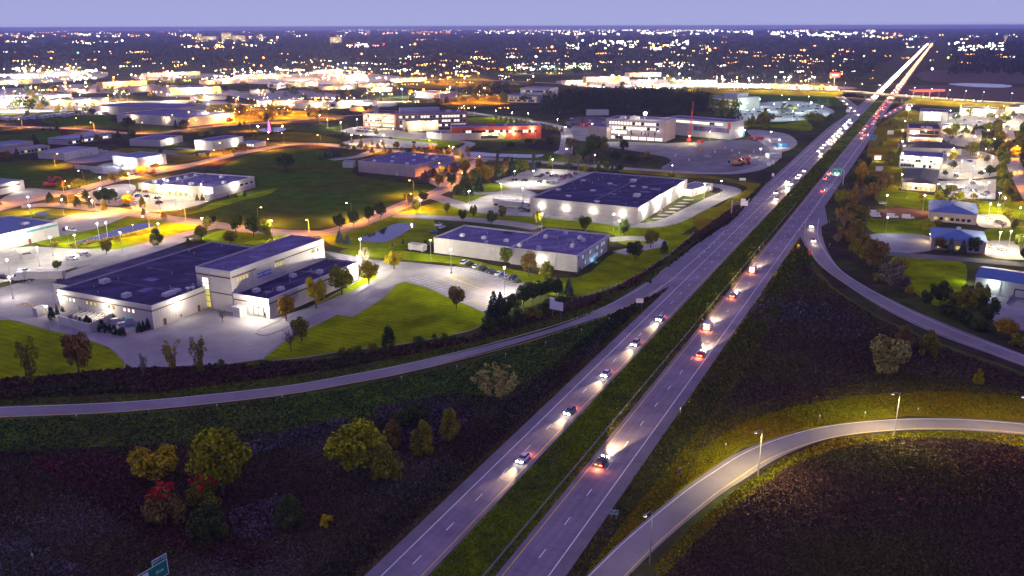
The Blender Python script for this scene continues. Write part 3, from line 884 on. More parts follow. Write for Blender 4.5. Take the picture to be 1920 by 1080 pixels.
# ------------------------------------------------------------------ buildings
class Bld:
    def __init__(s, name, label, cat, L, N, R, h, wall, roof, parapet=0.55, col=None, roofkind='flat', depth=None, group=None, desc=None, z0=0.0):
        n = P(*N, h); u = P(*R, h) - n; v = (P(*L, h) - n) if L else None
        if v is None:
            v = Vector((-u.y, u.x, 0)).normalized() * depth
        if u.length >= v.length or L is None:
            ud = u.normalized(); vd = Vector((-ud.y, ud.x, 0))
            lu, lv = u.length, max(2.0, v.dot(vd))
            if depth: lv = depth
        else:
            vd = v.normalized(); ud = Vector((vd.y, -vd.x, 0))
            lv, lu = v.length, max(2.0, u.dot(ud))
        s.lu, s.lv, s.h = lu, lv, h
        s.root = empty(name, (n.x, n.y, z0), math.atan2(ud.y, ud.x))
        s.px = ((N[0] + R[0] + (L[0] if L else N[0])) / 3, N[1] + 4)
        reg(s.root, desc or label, cat, s.px, group, label if not desc else None)
        h -= z0; s.h = h
        t = 0.3
        b = MB()
        b.box(0, lu, 0, t, 0, h).box(0, lu, lv - t, lv, 0, h).box(0, t, t, lv - t, 0, h).box(lu - t, lu, t, lv - t, 0, h)
        s.wall = b.obj('wall', M[wall], s.root)
        if col: s.wall.color = (*col, 1)
        s.roofz = h
        if roofkind == 'flat':
            s.roofz = h - parapet
            s.roof = MB().box(t, lu - t, t, lv - t, h - parapet - 0.3, h - parapet).obj('roof', M[roof], s.root)
        elif roofkind == 'hip':
            o = 0.6; rz = h + min(lu, lv) * 0.12
            k = min(lu, lv) / 2 * 0.97
            b = MB()
            if lu >= lv: a1, a2 = (k, lv / 2), (lu - k, lv / 2)
            else: a1, a2 = (lu / 2, k), (lu / 2, lv - k)
            vs = [(-o, -o, h), (lu + o, -o, h), (lu + o, lv + o, h), (-o, lv + o, h), (*a1, rz), (*a2, rz)]
            if lu >= lv: fs = [(0, 1, 5, 4), (1, 2, 5), (2, 3, 4, 5), (3, 0, 4), (3, 2, 1, 0)]
            else: fs = [(0, 1, 4), (1, 2, 5, 4), (2, 3, 5), (3, 0, 4, 5), (3, 2, 1, 0)]
            s.roof = b.add(vs, fs).obj('roof', M[roof], s.root)
        else:                                     # gable, ridge along the longer side
            o = 0.3
            b = MB()
            if lu >= lv:
                rz = h + lv * 0.09
                b.add([(-o, -o, h), (lu + o, -o, h), (lu + o, lv / 2, rz), (-o, lv / 2, rz), (lu + o, lv + o, h), (-o, lv + o, h)], [(0, 1, 2, 3), (3, 2, 4, 5), (0, 3, 5), (1, 4, 2), (5, 4, 1, 0)])
            else:
                rz = h + lu * 0.09
                b.add([(-o, -o, h), (-o, lv + o, h), (lu / 2, lv + o, rz), (lu / 2, -o, rz), (lu + o, -o, h), (lu + o, lv + o, h)], [(3, 2, 1, 0), (4, 5, 2, 3), (0, 4, 3), (1, 2, 5), (0, 1, 5, 4)])
            s.roof = b.obj('roof', M[roof], s.root)
        if h > 4.5 and lu > 14 and not desc:
            if roofkind == 'flat':                  # metal coping along the top of the wall
                e = 0.08
                c = MB().box(-e, lu + e, -e, 0.34, h, h + 0.14).box(-e, lu + e, lv - 0.34, lv + e, h, h + 0.14).box(-e, 0.34, 0.34, lv - 0.34, h, h + 0.14).box(lu - 0.34, lu + e, 0.34, lv - 0.34, h, h + 0.14)
                s.coping = c.obj('coping', M['unit'], s.root)
            for face, L_ in (('u', lu), ('v', lv)):
                k = int(L_ // 13)
                for i in range(k):
                    s.fbox('downpipe', face, (i + 0.62) * L_ / max(1, k) - 0.09, (i + 0.62) * L_ / max(1, k) + 0.09, 0.1, h - 0.7, 0.16, 'metal', 0.02)

    def fbox(s, name, face, a0, a1, z0, z1, d, m, d0=0.0):
        """a box standing d proud of a face (starting d0 off it)"""
        b = MB()
        if face == 'u': b.box(a0, a1, -d, -d0, z0, z1)
        elif face == 'v': b.box(-d, -d0, a0, a1, z0, z1)
        elif face == 'r': b.box(s.lu + d0, s.lu + d, a0, a1, z0, z1)
        o = b.obj(name, M[m] if isinstance(m, str) else m, s.root)
        return o

    def window(s, face, a, z, w, h, m='e_win', frame='trim', d=0.06):
        f = s.fbox('window', face, a - w / 2 - 0.1, a + w / 2 + 0.1, z - 0.1, z + h + 0.1, d, frame)
        p = s.fbox('pane', face, a - w / 2, a + w / 2, z, z + h, d + 0.03, m, d + 0.004)
        p.parent = f
        return f

    def row(s, face, a0, a1, n, z, w, h, m='e_win', frame=None, skip=0.0, alt=None):
        for i in range(n):
            a = a0 + (a1 - a0) * (i + 0.5) / n
            mm = m if rng.random() >= skip else (alt or 'glass')
            if frame: s.window(face, a, z, w, h, mm, frame)
            else: s.fbox('window', face, a - w / 2, a + w / 2, z, z + h, 0.06, mm)

    def band(s, z, th=0.5, m='brown_band', faces='uv', d=0.05):
        for f in faces:
            L_ = s.lu if f == 'u' else s.lv
            s.fbox('trim_band', f, 0.0 if f == 'u' else 0.002, L_, z, z + th, d, m)

    def unit(s, x, y, w=2.4, l=2.0, h=1.3, m='unit', z=None):
        b = MB(); z = s.roofz if z is None else z
        b.box(x - w / 2, x + w / 2, y - l / 2, y + l / 2, z + 0.15, z + h, 0, (0.12, 0.12, 0.12, 0.12))
        b.box(x - w / 2 + 0.2, x + w / 2 - 0.2, y - l / 2 + 0.2, y + l / 2 - 0.2, z - 0.05, z + 0.15)
        b.box(x - w / 4, x + w / 4, y - l / 4, y + l / 4, z + h, z + h + 0.2)
        return b.obj('rooftop_unit', M[m], s.root)

    def fan(s, x, y, r=1.0):
        b = MB(); b.lathe([(r * 0.6, 0), (r * 0.6, 0.6), (r, 0.7), (r * 0.9, 1.0), (r * 0.3, 1.15)], 10, (x, y, s.roofz))
        return b.obj('roof_fan', M['unit'], s.root)

    def pipe(s, x, y, h=1.2):
        b = MB(); b.lathe([(0.14, 0), (0.14, h), (0.25, h), (0.25, h + 0.25)], 6, (x, y, s.roofz))
        return b.obj('vent_pipe', M['metal'], s.root)

    def seam(s, x0, y0, x1, y1, w=0.25):
        a, b_ = Vector((x0, y0, 0)), Vector((x1, y1, 0)); t = (b_ - a).normalized(); r = Vector((t.y, -t.x, 0)) * w / 2
        b = MB(); z = s.roofz + 0.03
        b.add([(*(a - r).xy, z), (*(a + r).xy, z), (*(b_ + r).xy, z), (*(b_ - r).xy, z)], [(0, 1, 2, 3)])
        o = b.obj('roof_seam', M['seam'], s.root)
        if o.data.polygons[0].normal.z < 0: o.data.flip_normals()

    def lamp(s, face, a, z, power, col=C_WHT, off=1.0, size=0.45, em='e_white', body=True):
        d = 0.35
        o = s.fbox('wall_lamp', face, a - size / 2, a + size / 2, z, z + 0.3, d, 'metal')
        lens = s.fbox('lens', face, a - size / 2 + 0.04, a + size / 2 - 0.04, z - 0.22, z - 0.01, d + 0.12, em)
        lens.parent = o
        loc = {'u': (a, -off, z - 0.5), 'v': (-off, a, z - 0.5), 'r': (s.lu + off, a, z - 0.5)}[face]
        light('POINT', power, col, o, loc, 0.3)
        return o

    def loc(s, x, y, z=0.0):
        return s.root.matrix_basis @ Vector((x, y, z))


# --- the beige plant: low hall, tower block, front wing
A1 = Bld('plant_hall', 'long low beige factory hall with dark roof beside the banner tower', 'building', (107, 542), (283, 573.5), (368, 542.3), 8.2, 'beige', 'roof_dark')
A1.lu = A1.lu
fb = P(382, 450.6, 8.2)
inv = A1.root.matrix_basis.inverted()
deep = (inv @ fb)
# the hall runs back as far as the photograph shows; rebuild its shell to that depth
for o in [A1.wall, A1.roof, A1.coping] + [c for c in A1.root.children if c.name.startswith('downpipe')]: bpy.data.objects.remove(o)
lu, lv = deep.x, A1.lv
b = MB(); t = 0.3; h = 8.2
b.box(0, lu, 0, t, 0, h).box(0, lu, lv - t, lv, 0, h).box(0, t, t, lv - t, 0, h).box(lu - t, lu, t, lv - t, 0, h)
A1.wall = b.obj('wall', M['beige'], A1.root); A1.lu = lu; A1.roofz = 7.7
A1.roof = MB().box(t, lu - t, t, lv - t, 7.4, 7.7).obj('roof', M['roof_dark'], A1.root)
A1.band(6.1, 0.35)
for f, L_ in (('u', A1.lu * 0.55), ('v', A1.lv)):
    A1.fbox('fascia', f, -0.12, L_, 6.9, 8.2, 0.12, 'trim', 0.0)
for a in (34.8, 33.0, 31.2, 25.3, 23.7, 15.2, 13.6, 11.9): pass
for i, a in enumerate(np.array([0.075, 0.115, 0.155, 0.30, 0.345, 0.39, 0.535, 0.58, 0.70, 0.745, 0.79])):
    y = A1.lv * (1 - a - 0.02)
    A1.window('v', y, 4.6, 0.95, 1.15, 'e_win' if 3 <= i <= 7 else 'e_winw', 'brown_band')
A1.fbox('door', 'u', 4.2, 5.4, 0, 2.4, 0.08, 'brown_door')
A1.fbox('door', 'u', 19.5, 20.5, 0, 2.3, 0.08, 'brown_door')
A1.fbox('door', 'v', A1.lv * 0.40, A1.lv * 0.40 + 1.1, 0, 2.3, 0.08, 'brown_door')
A1.fbox('meter_box', 'u', 11.5, 12.1, 0.8, 1.5, 0.15, 'brown_door')
A1.unit(13, A1.lv - 8, 3.2, 2.6, 1.5); A1.unit(4.4, 16, 2.8, 2.2, 1.5); A1.unit(12, 4.6, 4.6, 2.4, 1.2); A1.unit(16, 5.2, 3.0, 1.6, 0.9)
A1.fan(19.0, 3.0, 0.9); A1.fan(20.5, 2.2, 0.7); A1.pipe(22, 3.6); A1.pipe(58, A1.lv - 3)
for x in (16, 34, 52): A1.seam(x, 1, x + 0.5, A1.lv - 1, 0.3)
A1.lamp('v', A1.lv - 0.6, 6.4, 2800, C_WHT, 3.0); A1.lamp('v', A1.lv * 0.40 + 2.5, 6.3, 2800, C_WHT, 3.0); A1.lamp('u', 10.5, 6.6, 2600, C_WHT, 3.0)
# lower strip along the far long side
ya = (inv @ P(148, 515, 7.2)).y
xb = (inv @ P(323, 459.5, 7.2)).x
A1.wall2 = MB().box(7.0, xb, lv + 0.003, ya, 0, 7.0).obj('side_strip', M['trim'], A1.root)
MB().box(7.0, xb, lv + 0.003, ya - 0.3, 7.0, 7.2).obj('roof', M['roof_dark'], A1.root)

A2 = Bld('plant_tower', 'tall beige tower block with a blue NOW HIRING banner', 'building', (365, 500.5), (431, 510), (606.5, 447.5), 14.8, 'beige', 'roof_mid')
A2.band(12.2, 0.45, faces='v'); A2.fbox('trim_band', 'u', 0.5, 12.5, 12.4, 12.8, 0.06, 'brown_band'); A2.fbox('trim_band', 'u', 22.5, A2.lu - 0.4, 12.4, 12.8, 0.06, 'brown_band')
for f, L_ in (('u', A2.lu), ('v', A2.lv)):
    A2.fbox('fascia', f, -0.12, L_, 13.1, 14.8, 0.12, 'trim')
for g0 in (3.2, 22.8, A2.lu - 7.2):
    for k in range(4):
        A2.window('u', g0 + 1.55 * k, 10.6, 0.9, 1.3, 'e_win' if not (g0 > 30 and k == 2) else 'glass', 'trim')
A2.fbox('trim_band', 'v', 0.3, A2.lv * 0.66, 6.2, 6.6, 0.06, 'brown_band')
bn = A2.fbox('banner_board', 'u', 12.6, 20.6, 8.6, 12.2, 0.08, 'grey_wall')
ban = A2.fbox('banner', 'u', 12.8, 20.4, 9.0, 10.7, 0.12, 'bluep', 0.085)


def text(s, size, parent, loc, rot, m, name='lettering', ext=0.01, align='CENTER', sx=1.0):
    c = bpy.data.curves.new(name, 'FONT'); c.body = s; c.size = size; c.extrude = ext
    c.align_x = align; c.align_y = 'CENTER'; c.resolution_u = 2
    c.materials.append(M[m])
    o = bpy.data.objects.new(name, c); COL.objects.link(o)
    me = bpy.data.meshes.new_from_object(o)
    bpy.data.objects.remove(o)
    o = bpy.data.objects.new(name, me); COL.objects.link(o)
    o.parent = parent; o.location = loc; o.rotation_euler = rot; o.scale = (sx, 1, 1)
    return o


text('NOW HIRING', 1.35, ban, (16.6, -0.14, 9.82), (math.pi / 2, 0, 0), 'sign_white', sx=0.92)
# tall stair window in the tower's end wall: mullioned glass, lit inside
sw = A2.fbox('stair_window', 'v', A2.lv - 5.6, A2.lv - 2.4, 0.4, 11.6, 0.08, 'brown_band')
for i in range(2):
    for j in range(5):
        y0 = A2.lv - 5.45 + i * 1.48; z0 = 0.6 + j * 2.2
        p = A2.fbox('pane', 'v', y0, y0 + 1.36, z0, z0 + 2.0, 0.12, 'e_win' if j < 3 else 'e_winw', 0.084); p.parent = sw
A2.pipe(3, A2.lv - 1, 1.0)
A2.unit(-1.2 + 0, A2.lv + 1.4, 0.9, 0.9, 1.6, z=7.7) if False else None

A3 = Bld('plant_wing', 'low beige front wing with loading docks below the banner tower', 'building', (430, 553), (503, 561.5), (671, 491.5), 7.2, 'beige', 'roof_dark')
A3.fbox('trim_band', 'u', 0, A3.lu, 5.3, 5.7, 0.05, 'brown_band'); A3.fbox('trim_band', 'v', A3.lv * 0.6, A3.lv, 5.0, 5.4, 0.05, 'brown_band')
for f, L_ in (('u', A3.lu), ('v', A3.lv)):
    A3.fbox('fascia', f, -0.12, L_, 6.0, 7.2, 0.12, 'trim')
for y in (A3.lv * 0.36, A3.lv * 0.22):
    d = A3.fbox('dock_door', 'v', y - 1.3, y + 1.3, 0.9, 3.9, 0.3, 'dark')
    p = A3.fbox('door_panel', 'v', y - 0.9, y + 0.9, 1.1, 3.6, 0.34, 'trim', 0.302); p.parent = d
A3.fbox('door', 'v', 1.6, 2.2, 0.2, 2.2, 0.06, 'brown_door')
b = MB(); b.box(-3.2, -0.02, A3.lv - 5.5, A3.lv - 2.2, 0, 3.4); b.box(-3.6, -0.02, A3.lv - 5.9, A3.lv - 1.8, 3.4, 3.75); b.obj('vestibule', M['trim'], A3.root)
A3.fbox('door_panel', 'v', A3.lv - 5.1, A3.lv - 2.6, 0.1, 2.6, 3.28, 'grey_wall', 3.2)
A3.unit(6, 10.5); A3.unit(11, 4); A3.unit(26, 11); A3.unit(34, 5); A3.seam(2, 7, A3.lu - 2, 7)
A3.lamp('v', 0.8, 6.0, 8000, C_WHT, 3.6, 0.7); A3.lamp('v', A3.lv * 0.45, 6.0, 3500, C_WHT, 3.6, 0.5)
A3.lamp('u', A3.lu - 4, 5.6, 9000, C_WHT, 2.2, 0.6)
# walled plant yard, generator boxes
yd = empty('walled_yard', P(110, 610)); reg(yd, '', 'enclosure', (150, 600), label='white walled equipment yard with open pens against the beige hall')
q = [P(*p) for p in ((112, 609), (170, 624), (212, 604), (152, 590))]
for a, c in zip(q, q[1:] + q[:1]):
    t_ = (c - a); n_ = Vector((t_.y, -t_.x, 0)).normalized() * 0.15
    b = MB(); b.prism([(a - n_ - yd.location).xy, (c - n_ - yd.location).xy, (c + n_ - yd.location).xy, (a + n_ - yd.location).xy][::1], 0, 3.2); b.obj('wall', M['white_wall'], yd)
for k in range(6):
    a = q[0].lerp(q[1], (k + 1) / 7.5); c = q[3].lerp(q[2], (k + 1) / 7.5)
    a = a.lerp(c, 0.45) - yd.location; c = c - yd.location
    t_ = (c - a); n_ = Vector((t_.y, -t_.x, 0)).normalized() * 0.18
    b = MB(); b.prism([(a - n_).xy, (c - n_).xy, (c + n_).xy, (a + n_).xy], 0, 2.4); b.obj('pen_wall', M['trim'], yd)
for i, (x, y, w_, hh, mm) in enumerate(((216, 607, 2.4, 1.9, 'unit'), (226, 604, 2.0, 1.6, 'metal'), (236, 605, 1.8, 2.2, 'tealp'), (246, 609, 3.0, 2.3, 'tealp'), (262, 611, 2.4, 1.8, 'metal'), (229, 611, 2.4, 1.3, 'unit'), (218, 602, 1.6, 1.4, 'metal'))):
    b = MB(); b.box(-w_ / 2, w_ / 2, -0.8, 0.8, 0.12, hh); b.box(-w_ / 2 - 0.1, w_ / 2 + 0.1, -0.9, 0.9, 0, 0.12)
    o = b.obj('equipment_box', M[mm], None, P(x, y, 0.1), rad(25)); reg(o, ['pale', 'steel', 'tall teal', 'big teal', 'steel', 'low pale', 'small steel'][i] + ' equipment cabinet', 'cabinet', (x, y), 'cabinets beside the factory hall')
    MB().box(-w_ / 2 + 0.2, w_ / 2 - 0.2, -0.86, -0.805, 0.4, hh - 0.25).obj('door', M['grey_wall'], o)
gh = Bld('pump_house', 'small white block shed at the corner of the beige hall', 'shed', (64, 575), (68, 579), (90, 573), 3.0, 'white_wall', 'roof_pale')
gh.fbox('door', 'u', 1, 2, 0, 2.1, 0.06, 'grey_wall')
ds = Bld('dumpster_pen', 'pale waste bin enclosure on the bright parking lot', 'enclosure', (36, 474), (42, 478.5), (61, 474), 2.2, 'white_wall', 'dark')

# --- white warehouse in two depths
B1 = Bld('white_warehouse', 'long white warehouse half with lower blue grey roof', 'building', None, (813, 445.5), (958, 463.8), 6.8, 'white_wall', 'roof_mid', depth=27)
B2 = Bld('office_warehouse', 'white warehouse with blue lit window front facing the highway', 'building', (958, 463.8), (1082.7, 479.5), (1143, 440), 7.0, 'white_wall', 'roof_mid')
for k, x in enumerate((9, 20, 31)):
    B1.unit(x, 9.5, 2.0, 1.8, 1.2)
for x in (8.5, 10.5, 28, 40): B1.fbox('wall_joint', 'u', x, x + 0.35, 0, 6.4, 0.06, 'grey_wall')
B1.fbox('dock_panel', 'u', 28.4, 39.9, 4.4, 5.6, 0.05, 'trim')
B1.seam(1, 12, B1.lu - 1, 12)
for (fx, fy) in ((0.10, 0.62), (0.12, 0.93), (0.35, 0.25), (0.62, 0.22), (0.72, 0.33), (0.60, 0.80), (0.85, 0.62)):
    B2.unit(B2.lu * fx, B2.lv * fy, 1.9, 1.7, 1.5)
B2.seam(B2.lu * 0.5, 1, B2.lu * 0.5, B2.lv - 1); B2.pipe(8, 9); B2.pipe(20, 10); B2.pipe(5, 20)
for z in (1.3, 4.3):
    B2.row('u', B2.lu * 0.12, B2.lu * 0.92, 11, z, 1.5, 1.5, 'e_winb', 'trim', 0.45, 'trim')
B2.fbox('entry_recess', 'u', B2.lu - 2.4, B2.lu - 0.8, 0, 5.6, 0.2, 'brown_door')
B2.fbox('wall_emblem', 'u', 0.9, 1.9, 5.2, 6.2, 0.08, 'bluep')
for y in (B2.lv * 0.3, B2.lv * 0.62): B2.fbox('wall_joint', 'v', y, y + 0.3, 0, 6.5, 0.06, 'grey_wall')
B2.lamp('v', B2.lv * 0.52, 4.2, 1300, C_WHT, 1.2)
light('POINT', 420, (0.2, 0.55, 1.0), B2.root, (B2.lu * 0.45, -1.4, 0.6), 0.4)
B1.lamp('v', 26, 4.5, 2000, C_WHT, 1.2) if False else None

# --- the large warehouse with the black roof
C1 = Bld('large_warehouse', 'large warehouse with broad black roof and four wall lamps', 'building', (994, 370.7), (1196, 390), (1289, 336), 8.3, 'panel_wall', 'roof_dark')
for f in 'v':
    C1.fbox('corner_panel', 'v', 0.0, 2.2, 0.02, 8.1, 0.07, 'tan_wall'); C1.fbox('corner_panel', 'v', C1.lv - 2.2, C1.lv, 0.02, 8.1, 0.07, 'tan_wall')
    for z in (2.7, 5.4): C1.fbox('panel_joint', 'v', 2.2, C1.lv - 2.2, z, z + 0.12, 0.05, 'mauve_wall')
for (fx, fy, k) in ((0.06, 0.40, 0), (0.14, 0.72, 0), (0.33, 0.18, 1), (0.36, 0.62, 0), (0.60, 0.36, 0), (0.60, 0.24, 0), (0.62, 0.60, 0), (0.78, 0.45, 1), (0.66, 0.90, 0), (0.30, 0.93, 0)):
    x, y = C1.lu * fx, C1.lv * fy
    C1.unit(x, y, 4.2, 3.2, 1.6) if k else C1.fan(x, y, 1.7)
for k in range(9): C1.pipe(C1.lu * rng.uniform(0.3, 0.95), C1.lv * rng.uniform(0.6, 0.97), 1.0)
C1.seam(2, C1.lv * 0.46, C1.lu - 2, C1.lv * 0.46, 0.6)
for fx in (0.27, 0.63): C1.seam(C1.lu * fx, 2, C1.lu * fx, C1.lv - 2, 0.4)
for fy in (0.885, 0.655, 0.40, 0.135): C1.lamp('v', C1.lv * fy, 5.2, 1300, C_WHT, 1.0, 0.6)
for fx in (0.12, 0.35, 0.6, 0.85): C1.lamp('u', C1.lu * fx, 6.4, 6500, C_WHT, 2.2, 0.6)
C2 = Bld('warehouse_office', 'low lit office annex at the far end of the black roofed warehouse', 'building', (1283, 346), (1297, 356), (1337, 344), 4.0, 'panel_wall', 'roof_mid')
C2.row('u', 1, C2.lu - 1, 5, 1.0, 1.6, 1.6, 'e_winw', 'trim'); C2.lamp('u', C2.lu * 0.5, 3.4, 5000, C_WARM, 1.5)
for k in range(8):
    f = k / 8
    p = C1.loc(C1.lu * (0.08 + 0.1 * k), -6.5 + rng.uniform(-1, 1))
    b = MB(); b.lathe([(0.0, 0.0), (1.9, 0.02), (1.5, 0.16), (0.2, 0.2)], 10, (0, 0, 0)); o = b.obj('mulch_bed', M['concrete'], None, (p.x, p.y, G[0] + 0.01)); o.scale = (1.8, 0.9, 1); struct(o)

# --- brown warehouse with blue hipped annex
D1 = Bld('brown_warehouse', 'plain brown grey warehouse with pale blue roof at the dark field', 'building', (660, 304), (777.5, 311), (852, 292.5), 7.6, 'mauve_wall', 'roof_pale')
D1.roof.data.materials[0] = M['roof_mid']
for (fx, fy) in ((0.1, 0.2), (0.15, 0.5), (0.12, 0.8), (0.4, 0.3), (0.5, 0.75), (0.7, 0.3), (0.75, 0.15), (0.8, 0.6), (0.6, 0.1), (0.9, 0.9), (0.9, 0.4)):
    D1.unit(D1.lu * fx, D1.lv * fy, 2.2, 2.0, 1.3)
D1.fbox('door', 'v', 14, 15.4, 0, 2.6, 0.08, 'trim')
D2 = Bld('blue_annex', 'low office annex with bright blue hipped roof beside brown warehouse', 'building', (797, 312.5), (829, 317), (873, 309), 4.2, 'trim', 'roof_blue', roofkind='hip')
D2.row('u', 8, D2.lu - 1, 5, 1.0, 1.5, 1.6, 'e_win', 'trim'); D2.lamp('u', D2.lu * 0.5, 3.6, 2600, C_SOD, 1.5, em='e_sod'); D2.lamp('u', D2.lu * 0.85, 3.6, 2600, C_SOD, 1.5, em='e_sod')
b = MB(); b.box(D2.lu * 0.25, D2.lu * 0.25 + 5, -4, -0.05, 0, 4.8); b.obj('entrance_block', M['trim'], D2.root)
tr0 = Bld('trailer_shed', 'white metal lean-to at the end wall of the brown warehouse', 'shed', None, (642, 304), (662, 304), 4, 'white_wall', 'roof_pale', depth=8)

# --- brick college, red hall
E1 = Bld('brick_college', 'three storey red brick college wing with bands of lit windows', 'building', None, (744, 213.5), (877, 210.5), 14.5, 'brick', 'roof_mid', depth=26)
E2 = Bld('brick_college', 'shorter brick college block angled towards the bright parking lot', 'building', None, (680, 211.5), (742, 214), 14.0, 'brick', 'roof_dark', depth=30)
for B_, n in ((E1, 22), (E2, 12)):
    for z, sk in ((1.6, 0.15), (5.9, 0.3), (10.2, 0.3)):
        B_.fbox('window_band', 'u', 2, B_.lu - 2, z - 0.3, z + 2.3, 0.05, 'trim')
        B_.row('u', 2.2, B_.lu - 2.2, n, z, (B_.lu - 4.4) / n * 0.78, 2.0, 'e_winw', None, sk, 'glass')
pb = MB(); pb.box(4, E1.lu * 0.62, 8, 22, E1.roofz, E1.roofz + 4.5); pb.obj('penthouse', M['roof_pale'], E1.root)
E1.unit(E1.lu * 0.75, 12, 5, 4, 2); E1.unit(E1.lu * 0.9, 14, 4, 3, 1.6); E2.unit(8, 12, 4, 3, 1.6)
E3 = Bld('college_pavilion', 'lit glass fronted college pavilion before the brick wing', 'building', None, (762, 228), (822, 225.5), 9.5, 'tan_wall', 'roof_dark', depth=18)
E3.fbox('glass_front', 'u', 2, E3.lu - 2, 2.6, 6.6, 0.1, 'trim')
E3.row('u', 2.2, E3.lu - 2.2, 14, 2.8, 2.0, 3.4, 'e_winw', None)
E3.lamp('u', E3.lu * 0.3, 8, 16000, C_WARM, 3, 0.8); E3.lamp('u', E3.lu * 0.8, 8, 14000, C_WARM, 3, 0.8); E2.lamp('u', E2.lu * 0.3, 10, 16000, C_WARM, 3, 0.8); E2.lamp('u', E2.lu * 0.75, 10, 16000, C_WARM, 3, 0.8)
F1 = Bld('red_hall', 'long red panelled hall beside the brick college', 'building', None, (846, 238.5), (1015, 236), 11.0, 'red_wall', 'roof_mid', depth=22, desc=None)
F1.row('u', 10, F1.lu - 4, 26, 5.4, 2.2, 2.4, 'e_winw', None, 0.4, 'glass')
F1.lamp('u', F1.lu * 0.7, 9, 8000, C_WARM, 2, 0.6); F1.lamp('u', F1.lu * 0.9, 9, 7000, C_WARM, 2, 0.6); F1.unit(F1.lu * 0.45, 8, 7, 4, 1.5, 'redp'); F1.unit(F1.lu * 0.62, 10, 2, 2, 2)
F2 = Bld('long_low_wing', 'low tan wing with lit doors in front of the red hall', 'building', None, (828, 251), (975, 247.5), 5.8, 'tan_wall', 'roof_mid', depth=16)
F2.row('u', F2.lu * 0.5, F2.lu - 2, 11, 0.6, 3.0, 2.8, 'e_win', 'trim', 0.35, 'glass')
for f in (0.55, 0.68, 0.8, 0.92): F2.lamp('u', F2.lu * f, 5, 3500, C_WARM, 1.5, 0.5)
F3 = Bld('low_link_block', 'small pale block joining pavilion and red hall', 'building', None, (800, 247), (829, 250.5), 5.6, 'trim', 'roof_mid', depth=20)

# --- building under construction
K1 = Bld('unfinished_block', 'four storey block under construction with bright open window holes', 'building', None, (1136, 222), (1249, 227.5), 17.5, 'grey_wall', 'roof_mid', depth=30)
K1.wall.data.materials[0] = M['mauve_wall']
for z, n, sk in ((13.0, 17, 0.2), (9.0, 17, 0.12)):
    K1.row('u', 3, K1.lu - 6, n, z, 2.0, 2.4, 'e_winw', None, sk, 'glass')
K1.row('u', K1.lu * 0.0 + 1, K1.lu * 0.36, 6, 4.9, 3.0, 2.8, 'e_winw', 'grey_wall')
for f in (0.43, 0.60, 0.66, 0.71, 0.82): K1.fbox('slot_window', 'u', K1.lu * f, K1.lu * f + 0.9, 4.2, 8.0, 0.06, 'glass')
K1.row('u', 2, K1.lu - 2, 7, 0.4, 6.2, 2.6, 'e_winw', 'concrete', 0.15)
for f in (0.25, 0.42, 0.48): K1.unit(K1.lu * f, 6, 5, 4, 2.4)
K2 = Bld('unfinished_wing', 'lower blank wing of the construction site beside the main block', 'building', None, (1102, 236), (1138, 238.5), 11.0, 'mauve_wall', 'roof_mid', depth=24)
K3 = Bld('unfinished_long_wing', 'long unfinished wing with strip windows right behind the red crane', 'building', None, (1248, 220), (1371, 229.5), 15.0, 'mauve_wall', 'roof_mid', depth=24)
K3.wall.data.materials[0] = M['grey_wall']
K3.row('u', 1, K3.lu - 8, 22, 11.5, 3.0, 2.0, 'e_winw', None, 0.2)
K3.fbox('dark_panel', 'u', K3.lu * 0.45, K3.lu * 0.98, 5.5, 9.5, 0.08, 'roof_mid'); K3.fbox('ground_band', 'u', K3.lu * 0.35, K3.lu * 0.99, 0.2, 4.4, 0.1, 'trim')  # violet grey panel, darker than the wall behind it; pale band below
K3.fbox('end_panel', 'u', K3.lu - 3, K3.lu, 9, 14.6, 0.12, 'red_wall')
K4 = Bld('glass_link', 'glazed link between the two unfinished wings', 'building', None, (1252, 232), (1280, 234), 9.0, 'grey_wall', 'roof_pale', depth=14)
K4.row('u', 1, K4.lu - 1, 5, 4.6, 3.0, 3.0, 'e_winb', 'trim', 0.5); K4.row('u', 1, K4.lu - 1, 4, 0.5, 3.6, 3.2, 'e_winw', 'trim')
for f, pw in ((0.15, 1200), (0.4, 1500), (0.62, 1500), (0.88, 1500)):
    K1.lamp('u', K1.lu * f, 9.0, pw, C_WHT, 6, 0.5)
fl = empty('floodlight_mast', K1.loc(K1.lu * 0.63, 4, 17.0)); reg(fl, '', 'floodlight', (1207, 215), label='glaring white floodlight on a mast above the unfinished block')
MB().lathe([(0.15, 0), (0.12, 5.0)], 6).obj('pole', M['metal'], fl)
MB().box(-0.9, 0.9, -0.35, 0.15, 5.0, 6.6).obj('lamp_head', M['metal'], fl)
MB().box(-1.1, 1.1, -0.65, -0.36, 4.9, 6.8).obj('lens', emit('flood_lens', (1, 0.97, 0.85), 400), fl)
light('POINT', 30000, C_WHT, fl, (0, -3, 7), 0.6)

# --- left side: clinic and works
H1 = Bld('clinic', 'flat roofed pale clinic lit by wall lamps over its car park', 'building', (309, 344), (399, 352), (477, 331), 6.8, 'tan_wall', 'roof_pale')
H1.wall.data.materials[0] = M['beige']; H1.roof.data.materials[0] = M['roof_mid']
H2 = Bld('clinic_wing', 'lower left wing of the flat roofed clinic', 'building', None, (258, 342.5), (311, 349), 5.2, 'tan_wall', 'roof_mid', depth=42)
for (fx, fy) in ((0.15, 0.55), (0.4, 0.12), (0.8, 0.5)): H1.unit(H1.lu * fx, H1.lv * fy, 2.6, 2.2, 1.4)
for k in range(5): H2.unit(8 + rng.uniform(-3, 8), 6 + 7 * k, 2.2, 2, 1.5)
H1.fbox('stone_base', 'u', 0, H1.lu, 0.02, 2.2, 0.1, 'mauve_wall')
H1.row('u', H1.lu * 0.6, H1.lu * 0.97, 3, 3.4, 2.6, 1.1, 'glass', 'trim')
